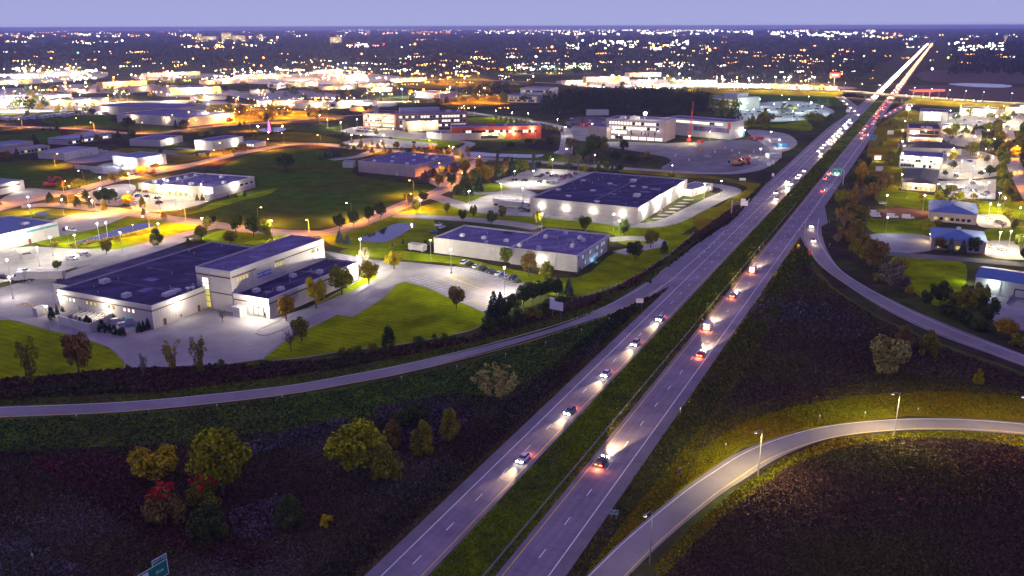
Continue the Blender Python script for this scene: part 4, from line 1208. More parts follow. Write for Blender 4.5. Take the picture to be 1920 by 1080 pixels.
H1.lamp('u', H1.lu * 0.5, 5.4, 5500, C_WHT, 1.4, 0.6)
for f in (0.86, 0.58, 0.12): H1.lamp('v', H1.lv * f, 5.4, 7500, C_WARM, 1.6, 0.6)
for f in (0.25, 0.75): H2.lamp('u', H2.lu * f, 4.4, 5000, C_WARM, 1.6, 0.6)
H1.row('v', 2, H1.lv - 3, 8, 0.8, 2.0, 2.0, 'e_win', 'trim', 0.4, 'e_winw')
H1.fbox('porch', 'v', 0.2, 3.6, 0, 3.4, 3.0, 'trim')
I1 = Bld('striped_garage', 'white garage with dark vertical stripes and blue roof', 'building', (210, 292), (257, 297), (304.5, 288), 7.2, 'white_wall', 'roof_blue')
for k in range(4): I1.fbox('dark_stripe', 'v', I1.lv * (0.1 + 0.24 * k), I1.lv * (0.1 + 0.24 * k) + 2.2, 0.1, 6.2, 0.08, 'mauve_wall')
I1.fbox('dark_stripe', 'u', 1.2, 3.2, 0.1, 6.4, 0.08, 'mauve_wall'); I1.fbox('dark_stripe', 'u', 7, I1.lu - 1, 6.0, 6.4, 0.08, 'mauve_wall')
for f in (0.2, 0.45, 0.8): I1.lamp('v', I1.lv * f, 5, 4500, C_COOL, 1.6, 0.5, 'e_cool')
for f in (0.45, 0.7): I1.lamp('u', I1.lu * f, 4.5, 3500, C_COOL, 1.4, 0.5, 'e_cool')
b = MB(); a = P(141, 316); c = P(193, 320.5)
t_ = (c - a); n_ = Vector((t_.y, -t_.x, 0)).normalized() * 0.3
fw = MB().prism([(0 - n_.x, 0 - n_.y), (t_.x - n_.x, t_.y - n_.y), (t_.x + n_.x, t_.y + n_.y), (n_.x, n_.y)], 0, 2.6).obj('yard_wall', M['white_wall'], None, (a.x, a.y, 0)); reg(fw, '', 'wall', (165, 318), label='low white yard wall in front of the striped garage')
I2 = Bld('white_shed', 'long low white metal shed with parked boats at its side', 'building', (78, 283), (120, 287.3), (183, 276.7), 5.2, 'white_wall', 'roof_pale')
I2.row('u', 3, I2.lu - 3, 6, 0.1, 3.4, 3.4, 'trim', 'grey_wall')
I3 = Bld('teal_trim_office', 'long white office with teal roof edge', 'building', (103, 257), (128, 261), (208, 248.5), 5.0, 'white_wall', 'roof_pale')
I3.band(4.2, 0.6, 'teal'); I3.row('u', 4, I3.lu - 4, 12, 1.0, 3.0, 1.6, 'glass', None, 0.3, 'e_winw')
I4 = Bld('blue_hip_shed', 'tan shed with blue roof at the picture edge by the dark meadow', 'building', (-24, 270), (7, 273), (62, 265), 5.4, 'tan_wall', 'roof_blue')
I5 = Bld('tan_row', 'low tan building with a tree in front at its corner', 'building', None, (33, 280), (93, 272.5), 4.2, 'tan_wall', 'roof_pale', depth=14)
I5.row('u', 2, I5.lu - 2, 8, 1, 1.8, 1.5, 'glass', None, 0.3, 'e_win')
I6 = Bld('grey_blue_shed', 'grey shed with dark roof and one glaring wall lamp', 'building', (258, 258.5), (300, 263.3), (342, 254.3), 5.2, 'white_wall', 'roof_mid')
I6.lamp('u', I6.lu * 0.4, 4.5, 9000, C_WHT, 1.8, 0.7)
I7 = Bld('white_block_shed', 'white block shed with brightly lit end wall near the avenue', 'building', (358, 264), (398, 265.3), (456, 255.5), 7.4, 'white_wall', 'roof_mid')
I7.lamp('v', I7.lv * 0.8, 5.2, 12000, C_WHT, 2, 0.8); I7.lamp('u', I7.lu * 0.72, 4, 4500, C_WHT, 1.5, 0.5)
I8 = Bld('glass_office', 'small pale office with ribbon windows beside the white block shed', 'building', None, (450, 266.5), (478, 268), 4.0, 'trim', 'roof_pale', depth=14)
I8.row('u', 1, I8.lu - 1, 5, 1, 1.8, 1.8, 'e_winw', 'trim', 0.3)
J1 = Bld('huge_white_warehouse', 'huge low white warehouse with grey blue roof, one end lit orange', 'building', (218, 213), (353.5, 220.8), (434, 210), 9.0, 'white_wall', 'roof_mid')
J1.lamp('v', J1.lv * 0.76, 7.0, 4000, C_WARM, 1.5, 0.7); J1.lamp('v', J1.lv * 0.30, 7.0, 4000, C_WARM, 1.5, 0.7)
J1.lamp('u', J1.lu * 0.6, 8, 12000, C_WARM, 6, 0.7); J1.lamp('u', J1.lu * 0.85, 8, 26000, C_WARM, 5, 0.8); J1.lamp('u', J1.lu * 0.15, 6, 6000, C_SOD, 5, 0.7, 'e_sod')
J2 = Bld('ribbed_warehouse', 'brown ribbed warehouse wall just behind the huge white warehouse', 'building', (178, 199), (330, 203.5), (392, 196), 9, 'mauve_wall', 'roof_mid')
J2.lamp('v', J2.lv * 0.88, 6, 16000, C_WHT, 2, 0.8)
L3 = Bld('banded_office', 'white office block with a dark window band at the picture edge', 'building', (-50, 342), (-24, 351), (44, 338), 6.0, 'white_wall', 'roof_pale')
L3.fbox('window_band', 'u', 4, L3.lu - 3, 3.6, 4.8, 0.1, 'brown_band'); L3.lamp('u', L3.lu * 0.7, 5.2, 6000, C_WHT, 1.6, 0.6)
L4 = Bld('blue_roof_works', 'large pale works with blue roof beside the long pond', 'building', None, (-30, 447.5), (107, 415.5), 7.2, 'white_wall', 'roof_blue', depth=34)
L4.roof.data.materials[0] = M['roof_blue']
L4.fbox('window_band', 'u', L4.lu * 0.55, L4.lu - 0.3, 5.2, 6.2, 0.08, 'teal')
L4.seam(L4.lu * 0.3, 1, L4.lu * 0.3, 33); L4.unit(L4.lu * 0.75, 10, 3, 2.4, 1.2); L4.unit(L4.lu * 0.5, 20, 2.4, 2.4, 1.2)
for k in range(8): L4.pipe(L4.lu * rng.uniform(0.2, 0.9), rng.uniform(3, 30), 0.9)
for f in (0.33, 0.52): L4.lamp('u', L4.lu * f, 5.6, 1500, C_WHT, 1.8, 0.8)
L4.fbox('door', 'u', L4.lu * 0.40, L4.lu * 0.40 + 3, 0, 3.4, 0.1, 'trim'); L4.fbox('door', 'u', L4.lu * 0.56, L4.lu * 0.56 + 1.2, 0, 2.3, 0.1, 'brown_door')

def roof_clutter(B_, n, seed):
    q = random.Random(seed)
    for k in range(n):
        x, y = q.uniform(2, B_.lu - 4), q.uniform(2, B_.lv - 4); w, l = q.uniform(1.2, 5), q.uniform(1.2, 6); z = B_.roofz + 0.012 + 0.004 * k
        b = MB(); b.add([(x, y, z), (min(B_.lu - 0.5, x + w), y, z), (min(B_.lu - 0.5, x + w), min(B_.lv - 0.5, y + l), z), (x, min(B_.lv - 0.5, y + l), z)], [(0, 1, 2, 3)])
        b.obj('roof_patch', M[q.choice(('roof_mid', 'asphalt', 'seam', 'roof_dark'))], B_.root)
    for k in range(n):
        x, y = q.uniform(1, B_.lu - 1), q.uniform(1, B_.lv - 1)
        B_.pipe(x, y, q.uniform(0.4, 1.1))


for i, (B_, n) in enumerate(((A1, 12), (A2, 7), (A3, 7), (B1, 7), (B2, 8), (C1, 14), (D1, 6), (H1, 5))): roof_clutter(B_, n, 40 + i)
# --- right side beyond the highway
R1 = Bld('dock_building', 'white dock building with blue roof and one green white wall lamp', 'building', (1812.6, 494), (1830, 519), (1990, 543), 6.0, 'white_wall', 'roof_blue', roofkind='gable')
R1.lamp('u', R1.lu * 0.22, 5.0, 1500, (0.75, 1.0, 0.85), 1.2, 0.6, 'e_cool')
for f in (0.48, 0.56): 
    d = R1.fbox('dock_door', 'u', R1.lu * f, R1.lu * f + 2.8, 0.6, 3.8, 0.25, 'dark'); p = R1.fbox('door_panel', 'u', R1.lu * f + 0.35, R1.lu * f + 2.45, 0.8, 3.4, 0.29, 'white_wall', 0.253); p.parent = d
R1.window('v', R1.lv * 0.75, 2.6, 0.9, 1.5, 'glass', 'trim')
for k in range(7): R1.pipe(R1.lu * rng.uniform(0.1, 0.9), R1.lv * rng.uniform(0.3, 0.6), 1.4)
b = MB(); b.box(R1.lu * 0.44, R1.lu * 0.45, -9, -0.05, 0, 1.2); b.obj('ramp_wall', M['concrete'], R1.root)
light('POINT', 1500, C_LIME, R1.root, (-4, R1.lv * 0.6, 3), 0.3)
R2 = Bld('hip_roof_office', 'pale office with blue grey roof behind dark spruces', 'building', (1746, 426), (1748, 446), (1851, 459), 5.2, 'tan_wall', 'roof_pale', roofkind='hip')
R3 = Bld('hip_roof_office', 'pale mauve office with blue grey hipped roof and bare trees', 'building', (1744, 375), (1743, 396), (1832, 401), 5.0, 'tan_wall', 'roof_pale', roofkind='hip')
for B_ in (R2, R3):
    B_.roof.data.materials[0] = M['roof_blue']
    B_.row('u', 2, B_.lu - 2, 7, 1.0, 1.6, 1.5, 'glass', 'trim', 0.2, 'e_win')
    B_.unit(B_.lu * 0.5, B_.lv * 0.5, 2.0, 1.8, 3.4, z=5.2); B_.lamp('v', B_.lv * 0.6, 4.0, 2600, C_WARM, 1.4, 0.5)
    B_.lamp('r', B_.lv * 0.5, 4.0, 4500, C_WARM, 2.5, 0.5)
R4 = Bld('hip_roof_house', 'house shaped office with dark hipped roof', 'building', (1702, 316), (1692, 341), (1754, 352), 4.6, 'trim', 'shingle', roofkind='hip')
R4.row('u', 1, R4.lu - 1, 6, 0.8, 1.6, 1.6, 'e_win', 'trim', 0.3); R4.lamp('u', R4.lu * 0.35, 3.6, 2500, C_WARM, 1.5, 0.5); R4.lamp('u', R4.lu * 0.75, 3.6, 2500, C_WARM, 1.5, 0.5)
R5 = Bld('two_storey_office', 'two storey white office with blue roof and bright round lamps', 'building', (1693, 281), (1688, 291), (1768, 298), 8.5, 'white_wall', 'roof_mid')
for z in (1.0, 4.6): R5.row('u', 1, R5.lu - 1, 14, z, 1.6, 1.6, 'glass', 'trim', 0.35, 'e_winw')
for f in (0.12, 0.32, 0.65, 0.86): R5.lamp('u', R5.lu * f, 7.2, 3000, C_WHT, 1.4, 0.8)
R6 = Bld('long_hip_house', 'long low house with purple brown hipped roof', 'building', (1706, 268), (1697, 276), (1804, 279), 4.6, 'trim', 'shingle', roofkind='hip')
R6.row('u', 1, R6.lu - 1, 12, 0.8, 1.8, 1.6, 'e_win', None, 0.3)
R7 = Bld('brick_office', 'two storey brick office with dark roof hatches', 'building', (1702, 231), (1703, 240), (1765, 242.5), 8.5, 'brick', 'roof_dark')
R7.row('u', 2, R7.lu - 2, 3, 4.2, 8, 2.6, 'glass', 'brick', 0.3, 'e_winw'); R7.row('u', 2, R7.lu - 2, 3, 0.8, 8, 2.4, 'glass', 'brick', 0.3, 'e_win')
R7.unit(R7.lu * 0.45, 10, 3, 3, 1.5); R7.unit(R7.lu * 0.6, 10, 3, 3, 1.5); R7.unit(R7.lu * 0.7, 8, 2.5, 3, 1.5)
R7.lamp('u', R7.lu * 0.18, 4.2, 3500, C_COOL, 1.5, 0.9); R7.lamp('u', R7.lu * 0.55, 6.5, 2500, C_WARM, 1.5, 0.8)
R7b = Bld('lit_canopy', 'low lit row of shop bays in front of the brick office', 'building', None, (1704, 258), (1767, 259.5), 3.8, 'trim', 'roof_pale', depth=8)
R7b.row('u', 1, R7b.lu - 1, 9, 0.4, 2.6, 2.4, 'e_win', 'trim', 0.25, 'brown_door')
for f in (0.1, 0.5, 0.95): R7b.lamp('u', R7b.lu * f, 3.4, 4000, C_WARM, 2, 0.8)
R8 = Bld('glass_front_office', 'white office with large glowing glass front and blue roof', 'building', (1727, 203), (1725, 209), (1778, 211), 9.5, 'white_wall', 'roof_mid')
R8.row('u', R8.lu * 0.2, R8.lu * 0.72, 4, 0.6, 6.0, 6.4, 'e_winw', 'trim'); R8.lamp('u', R8.lu * 0.45, 8.6, 9000, C_WHT, 4, 0.9)
for k in range(6): R8.unit(R8.lu * (0.45 + 0.07 * k), 10 + 3 * (k % 2), 3, 2.6, 1.8, 'roof_mid')
R9 = Bld('bright_store', 'broad store with dazzling white lit front', 'building', None, (1800, 203), (1868, 206), 7.0, 'white_wall', 'roof_blue', depth=34)
R9.row('u', 2, R9.lu - 2, 9, 0.3, 6.0, 4.2, 'e_winw', 'trim')
for f in (0.15, 0.4, 0.65, 0.9): R9.lamp('u', R9.lu * f, 6.2, 16000, C_WARM, 3, 1.0)
R10 = Bld('gabled_shop', 'pale gabled shop at the picture edge near the overpass', 'building', None, (1886, 200), (1945, 203), 6.5, 'tan_wall', 'shingle', depth=26, roofkind='hip')
R10.lamp('u', R10.lu * 0.4, 5, 12000, C_WARM, 3, 0.8)
R11 = Bld('lit_sales_shed', 'white shed with dark gutters beyond the brick office', 'building', None, (1768, 236), (1825, 237.5), 5, 'white_wall', 'roof_pale', depth=22)
for f in (0.2, 0.7): R11.lamp('u', R11.lu * f, 4.4, 9000, C_WARM, 2.5, 0.8)

# --- middle distance
Q1 = Bld('terraced_office', 'pink white terraced office block with stepped floors near the wood', 'building', None, (952, 178.5), (1008, 180), 9, 'trim', 'roof_mid', depth=30)
Q1.row('u', 2, Q1.lu - 2, 14, 5.2, 2.2, 1.8, 'e_win', None, 0.5, 'glass'); Q1.row('u', 2, Q1.lu - 2, 14, 1.4, 2.2, 1.8, 'glass', None, 0.3, 'e_win')
Q2 = Bld('terraced_office_tower', 'rear block of the terraced office with pale flat roof', 'building', None, (975, 165), (1030, 166.5), 17, 'trim', 'roof_pale', depth=34)
Q2.row('u', 2, Q2.lu - 2, 12, 12, 2.6, 2.2, 'glass', None, 0.3, 'e_win')
S1 = Bld('blue_glass_office', 'modern office with blue glass floors by the green lit car park', 'building', None, (1330, 179), (1384, 184), 14, 'trim', 'roof_pale', depth=36)
for z in (1.5, 5.5, 9.5): S1.row('u', 2, S1.lu - 2, 12, z, 3.4, 2.2, 'e_winb', None, 0.5, 'e_win')
pb = MB(); pb.box(S1.lu * 0.4, S1.lu * 0.85, 6, 24, S1.roofz, S1.roofz + 5); pb.obj('penthouse', M['trim'], S1.root)
Q3 = Bld('door_store', 'white store with two red door stripes in the middle distance', 'building', (773, 172), (826, 175.5), (855, 172.5), 8, 'white_wall', 'roof_mid')
for y in (4, 9): Q3.fbox('red_panel', 'v', y, y + 3, 0.1, 7, 0.1, 'redp')
FARB = [  # left-top px, right-top px, depth, height, wall, roof, lit, words
    ((82, 188), (187, 186.5), 36, 7, 'white_wall', 'roof_pale', 2, 'bright white fronted warehouse'), ((-30, 187), (72, 184), 40, 8, 'white_wall', 'roof_mid', 2, 'long white warehouse'),
    ((74, 181), (134, 176), 30, 7, 'white_wall', 'roof_pale', 2, 'white ended shed'), ((192, 155), (275, 151), 24, 9, 'any:0.55,0.30,0.12', 'roof_pale', 4, 'orange lit brick works'),
    ((236, 164), (301, 160), 24, 7, 'any:0.30,0.20,0.20', 'roof_mid', 1, 'brown brick shed'), ((317, 165), (414, 162), 44, 10, 'white_wall', 'roof_mid', 5, 'dazzling white factory'),
    ((356, 181), (420, 180), 22, 5, 'tan_wall', 'roof_pale', 1, 'tan low shed'), ((511, 156), (597, 153), 34, 8, 'any:0.36,0.30,0.36', 'roof_pale', 3, 'mauve ended warehouse'),
    ((487, 190), (569, 187), 30, 6, 'white_wall', 'roof_pale', 2, 'white shed with pale roof'), ((553, 193), (631, 191), 34, 6, 'white_wall', 'roof_mid', 1, 'wide white warehouse'),
    ((631, 192.5), (700, 192), 34, 6, 'white_wall', 'roof_pale', 2, 'white flat warehouse'), ((655, 200), (700, 201), 16, 5, 'tan_wall', 'roof_dark', 1, 'dark roofed hut'),
    ((320, 200), (392, 195), 18, 6, 'tan_wall', 'roof_blue', 2, 'tan shop with blue roof'), ((130, 168), (180, 166), 24, 6, 'any:0.42,0.30,0.30', 'roof_mid', 1, 'pinkish shed'),
    ((20, 140), (72, 138), 30, 7, 'tan_wall', 'roof_blue', 3, 'lit yard shed'), ((-20, 152), (60, 149), 26, 6, 'white_wall', 'roof_pale', 3, 'glaring white hall'),
    ((105, 137), (150, 136), 20, 6, 'any:0.40,0.25,0.2', 'roof_mid', 2, 'brick lamp lit shed'), ((275, 138), (375, 134), 26, 7, 'white_wall', 'roof_pale', 4, 'long glaring white hall'),
    ((378, 152), (440, 150), 26, 6, 'any:0.45,0.25,0.12', 'roof_mid', 2, 'orange brick hall'), ((440, 142), (530, 140), 30, 6, 'tan_wall', 'roof_pale', 3, 'pale shop row'),
    ((590, 132), (680, 130), 26, 6, 'white_wall', 'roof_pale', 3, 'far white store'), ((640, 143), (690, 141), 20, 6, 'tan_wall', 'roof_dark', 2, 'far tan shop'),
    ((470, 169), (505, 168), 16, 5, 'any:0.4,0.3,0.35', 'roof_mid', 1, 'mauve cabin'), ((605, 162), (665, 160), 24, 6, 'white_wall', 'roof_mid', 2, 'grey white shed'),
    ((690, 165), (735, 164), 20, 6, 'tan_wall', 'roof_pale', 2, 'tan depot'), ((740, 148), (800, 146), 22, 6, 'white_wall', 'roof_pale', 3, 'white lit depot'),
    ((680, 158), (730, 156), 18, 5, 'any:0.5,0.3,0.15', 'roof_mid', 2, 'orange lit garage'), ((1100, 145), (1180, 144), 26, 7, 'any:0.45,0.28,0.22', 'roof_mid', 4, 'school with lit windows'),
    ((1060, 152), (1100, 151), 18, 6, 'tan_wall', 'roof_mid', 3, 'yellow lit house block'), ((1180, 137), (1240, 136), 24, 8, 'white_wall', 'roof_mid', 3, 'white gym hall'),
    ((1195, 158), (1250, 157), 20, 6, 'tan_wall', 'roof_pale', 4, 'glowing roadside shop'), ((1290, 152), (1345, 151), 20, 6, 'white_wall', 'roof_pale', 5, 'dazzling fuel station'),
    ((1350, 157), (1400, 156.5), 16, 5, 'tan_wall', 'shingle', 4, 'amber lit diner'), ((1410, 158), (1460, 158), 16, 5, 'white_wall', 'roof_mid', 3, 'white roadside shop'),
    ((1475, 159), (1520, 160), 16, 5, 'any:0.42,0.3,0.3', 'shingle', 2, 'roadside motel'), ((1525, 161), (1570, 162), 14, 5, 'white_wall', 'roof_dark', 2, 'plain roadside store')]
for i, (a, c, dp, hh, wall, roof, lit, words) in enumerate(FARB):
    col = None
    if wall.startswith('any:'):
        col = tuple(float(x) for x in wall[4:].split(',')); wall = 'any'
    B_ = Bld('distant_shed' if hh < 7.5 else 'distant_warehouse', words, 'building', None, a, c, hh, wall, roof, depth=dp, col=col, desc=words)
    B_.unit(B_.lu * 0.4, dp * 0.5, 3, 3, 1.6); B_.unit(B_.lu * 0.7, dp * 0.3, 3, 3, 1.6)
    if lit >= 2: B_.row('u', 2, B_.lu - 2, 6, 0.6, 3.0, 2.6, 'e_winw' if i % 3 else 'e_win', None, 0.25, 'glass')
    for k in range(min(lit, 4)):
        cc, em = ((C_WARM, 'e_white'), (C_WHT, 'e_white'), (C_SOD, 'e_sod'))[(i + k) % 3 if i % 2 else k % 2]
        B_.lamp('u', B_.lu * (k + 0.5) / min(lit, 4), hh - 1, 14000 + 5000 * lit, cc, 4.5, 1.5, em)
# ------------------------------------------------------------------ lamps
LP = {}
INVC = CAM_M.inverted()


def street_lamp(px, style='lot', col='w', power=12000, hgt=8.5, rz=0.0, desc=None, group=None, label=None, scale=1.0):
    key = (style, col, power, hgt)
    p = P(*px)
    if key not in LP:
        root = empty('street_lamp', p)
        em, lc = {'w': ('e_white', C_WHT), 's': ('e_sod', C_SOD), 'c': ('e_cool', C_COOL), 'y': ('e_white', C_WARM), 'g': ('e_cool', (0.7, 1.0, 0.8)), 'd': ('e_winw', (1.0, 0.80, 0.36))}[col]
        if style == 'cobra':
            MB().tube([(0, 0, 0), (0, 0, hgt * 0.9), (0.1, 0, hgt)], [0.13, 0.09, 0.07], 6).obj('pole', M['wood' if col == 's' else 'metal'], root)
            MB().tube([(0, 0, hgt * 0.95), (-1.2, 0, hgt + 0.25), (-2.4, 0, hgt + 0.3)], 0.06, 5).obj('arm', M['metal'], root)
            b = MB().box(-3.1, -2.3, -0.2, 0.2, hgt + 0.2, hgt + 0.42, 0, (0.1, 0.1, 0.08, 0.08)); hd = b.obj('lamp_head', M['metal'], root)
            b = MB().lathe([(0.1, 0.0), (0.32, 0.1), (0.3, 0.26)], 10, (-2.72, 0, hgt - 0.07)); b.obj('lens', M[em], hd)
            lp = (-2.72, 0, hgt - 0.4)
        else:
            MB().lathe([(0.3, 0), (0.3, 0.6), (0.1, 0.61), (0.08, hgt)], 6).obj('pole', M['metal'], root)
            b = MB().box(-0.45, 0.45, -0.3, 0.3, hgt, hgt + 0.22, 0, (0.08,) * 4); hd = b.obj('lamp_head', M['metal'], root)
            b = MB().lathe([(0.12, 0.0), (0.36, 0.12), (0.38, 0.3)], 10, (0, 0, hgt - 0.31)); b.obj('lens', M[em], hd)
            lp = (0, 0, hgt - 0.6)
        if power > 0:
            light('SPOT', power, lc, root, lp, 0.3, (0, 0, 0.001), rad(166), 'lamp_light') if style == 'cobra' else light('POINT', power, lc, root, lp, 0.3)
        LP[key] = root; r = root
    else:
        r = copy_tree(LP[key])
    r.location = p; r.rotation_euler = (0, 0, rz); r.scale = (scale, scale, scale)
    words = desc or {'w': 'white parking lot lamp post', 's': 'orange sodium street lamp', 'c': 'cool white lamp post', 'y': 'warm white lamp post', 'g': 'greenish white lamp post', 'd': 'tall dark lamp post'}[col]
    if style == 'cobra' and col != 's' and not desc: words = 'long armed road lamp'
    reg(r, words, 'street lamp', px, group or ('street lamps along the avenues' if col == 's' else 'lamp posts of the yards and car parks'), label)
    return r


for px, rz in (((254, 390), 0.3), ((283, 440), 0.2), ((435, 230), 0), ((485, 214), 0), ((104, 312), 3.2), ((244, 333), 0), ((330, 232), 0), ((360, 226), 0), ((410, 224), 0), ((455, 226), 0), ((505, 220), 0), ((430, 214), 0), ((470, 246), 0), ((600, 206), 0), ((580, 216), 0), ((545, 222), 0), ((700, 190), 0), ((820, 190), 0), ((860, 194), 0), ((900, 190), 0), ((840, 184), 0)):
    street_lamp(px, 'cobra', 's', 60000, 9.0, rz)
for key, step, s0, s1 in (('b', 32, 0.06, 0.86), ('c', 32, 0.05, 0.98), ('d', 45, 0.08, 0.95), ('far1', 90, 0.1, 0.95), ('far3', 90, 0.1, 0.9)):
    cc = ROADS[key]; rs = resample(cc, 200); tot = sum((b - a).length for a, b in zip(cc, cc[1:])); n_ = int(tot * (s1 - s0) / step)
    for k in range(n_):
        i_ = int(199 * (s0 + (s1 - s0) * k / n_)); t_ = (rs[min(199, i_ + 1)] - rs[i_ - 1]).normalized(); side = 1 if k % 2 else -1
        q = rs[i_] + Vector((t_.y, -t_.x, 0)) * 7.5 * side; pq = INVC @ q; pq = (960 - pq.x / pq.z * FPX, 540 + pq.y / pq.z * FPX)
        if -30 < pq[0] < 1940: street_lamp(pq, 'cobra', 's', 60000, 9.0, math.atan2(t_.y, t_.x) + (math.pi / 2 if side < 0 else -math.pi / 2) + math.pi)
for px, pw in (((57, 398), 26000), ((191, 358), 16000), ((120, 403), 9000), ((177, 405), 12000), ((60, 415), 7000), ((130, 460), 12000), ((203, 450), 12000), ((187, 452), 9000), ((280, 428), 7000),
               ((382, 441), 12000), ((677, 483), 16000), ((808, 486), 7000), ((1016, 432), 9000), ((1160, 447), 9000), ((789, 404), 9000), ((1259, 334), 7000), ((1351, 366), 9000),
               ((965, 346), 16000), ((1036, 322), 16000), ((75, 500), 9000), ((20, 525), 9000), ((145, 475), 9000), ((100, 480), 9000), ((-20, 500), 9000), ((230, 470), 9000), ((30, 470), 9000), ((300, 452), 7000),
               ((512, 446), 9000), ((244, 350), 16000), ((250, 332), 12000), ((330, 385), 16000), ((280, 372), 16000), ((310, 362), 16000), ((380, 372), 12000), ((1000, 345), 26000), ((940, 372), 26000), ((980, 380), 16000),
               ((670, 240), 16000), ((700, 252), 16000), ((738, 260), 16000), ((790, 262), 16000), ((720, 272), 16000), ((660, 272), 16000), ((810, 268), 12000), ((1150, 433), 7000), ((880, 386), 12000), ((1320, 372), 12000), ((1240, 395), 12000),
               ((890, 216), 12000), ((930, 222), 16000), ((990, 228), 16000), ((1045, 240), 16000), ((870, 212), 12000), ((960, 226), 12000), ((1060, 255), 9000), ((850, 297), 9000), ((1062, 300), 9000), ((1115, 312), 7000), ((600, 232), 16000), ((615, 240), 16000), ((640, 246), 16000)):
    street_lamp(px, 'lot', 'w', pw)
street_lamp((946, 554), 'lot', 'w', 46000, 11.0, label='white lamp post glowing at the row of parked cars')
street_lamp((846, 512), 'lot', 'w', 26000, 10.0, label='white lamp post lighting the middle of the empty parking bays')
street_lamp((94, 622), 'lot', 'c', 0, 9.0, label='dark slim lamp post on the lawn edge before the walled yard')
street_lamp((25, 560), 'lot', 'w', 12000)
street_lamp((672, 512), 'lot', 'w', 75000, 7.0, label='glaring white lamp post among yellow trees behind the beige wing')
for px, pw, rz in (((1421, 893), 22000, 0.75), ((1676, 817), 26000, 0.5), ((1218, 1058), 1200, 0.9), ((1920, 826), 14000, 0.2)):
    street_lamp(px, 'cobra', 'd', pw, 11.5, rz, 'tall dark lamp post with long arm')
# right side yards
for px, c, pw in (((1790, 232), 'w', 40000), ((1830, 226), 'w', 26000), ((1875, 232), 'w', 26000), ((1905, 226), 'y', 26000), ((1780, 250), 'y', 26000), ((1812, 255), 'y', 26000), ((1785, 300), 'w', 16000), ((1830, 310), 'w', 16000),
                  ((1800, 325), 'w', 16000), ((1858, 318), 'w', 16000), ((1790, 350), 'w', 16000), ((1815, 362), 'w', 16000), ((1850, 368), 'c', 9000), ((1868, 414), 'y', 12000), ((1890, 468), 'y', 12000), ((1916, 478), 'y', 26000), ((1702, 222), 'c', 16000),
                  ((1690, 310), 'y', 9000), ((1688, 352), 'y', 9000), ((1690, 262), 'y', 9000), ((1695, 244), 'y', 9000), ((1755, 372), 'y', 7000), ((1700, 372), 'y', 5000), ((1730, 395), 'y', 5000), ((1908, 420), 'y', 12000), ((1870, 390), 'y', 9000),
                  ((1880, 212), 'y', 26000), ((1850, 214), 'y', 26000), ((1800, 212), 'w', 16000), ((1905, 245), 'y', 12000), ((1825, 275), 'y', 12000), ((1850, 262), 'y', 26000), ((1720, 268), 'y', 20000), ((1690, 285), 'y', 20000), ((1775, 312), 'y', 26000), ((1845, 300), 'y', 26000), ((1862, 280), 'y', 26000), ((1770, 222), 'y', 40000), ((1915, 212), 'y', 40000), ((1822, 335), 'y', 20000), ((1708, 212), 'y', 26000), ((1660, 395), 'y', 6000), ((1820, 385), 'y', 14000), ((1895, 236), 'w', 40000), ((1780, 222), 'w', 40000), ((1842, 345), 'w', 16000), ((1660, 440), 'c', 5000), ((1870, 470), 'w', 26000), ((1852, 412), 'w', 12000), ((1800, 376), 'y', 9000), ((1880, 400), 'y', 26000)):
    street_lamp(px, 'lot', c, pw)
for px in ((1884, 262), (1896, 296), (1908, 325), (1924, 355), (1935, 380), (1880, 232)):
    street_lamp(px, 'cobra', 's', 45000, 9, 2.8)
# green white car park of the blue glass office, building site
for px in ((1400, 208), (1424, 200), (1450, 210), (1478, 200), (1495, 212), (1520, 206), (1540, 214), (1440, 222), (1485, 224), (1412, 220), (1465, 192), (1515, 194)):
    street_lamp(px, 'lot', 'g', 26000, 9)
for px in ((1292, 270), (1330, 262), (1395, 258), (1445, 262), (1460, 278), (1425, 296), (1160, 268), (1110, 246)):
    street_lamp(px, 'lot', 'w' if px[0] != 1292 else 'y', 9000 if px[0] != 1292 else 26000, 7)
# along the overpass road
for k in range(16):
    f = 0.04 + 0.058 * k; i_ = min(len(oc) - 2, int(f * (len(oc) - 1))); q = oc[i_].lerp(oc[i_ + 1], f * (len(oc) - 1) - i_)
    t_ = (oc[i_ + 1] - oc[i_]).normalized(); q = q + Vector((t_.y, -t_.x, 0)) * 8.0
    pq = INVC @ q; pq = (960 - pq.x / pq.z * FPX, 540 + pq.y / pq.z * FPX)
    r = street_lamp(pq, 'cobra', 'y', 90000, 12, math.atan2(t_.y, t_.x) - math.pi / 2, 'warm lamp on the overpass road', 'lamps of the overpass road')
    r.location = q
for px, c in (((1562, 176), 's'), ((1730, 180), 's')):
    pass
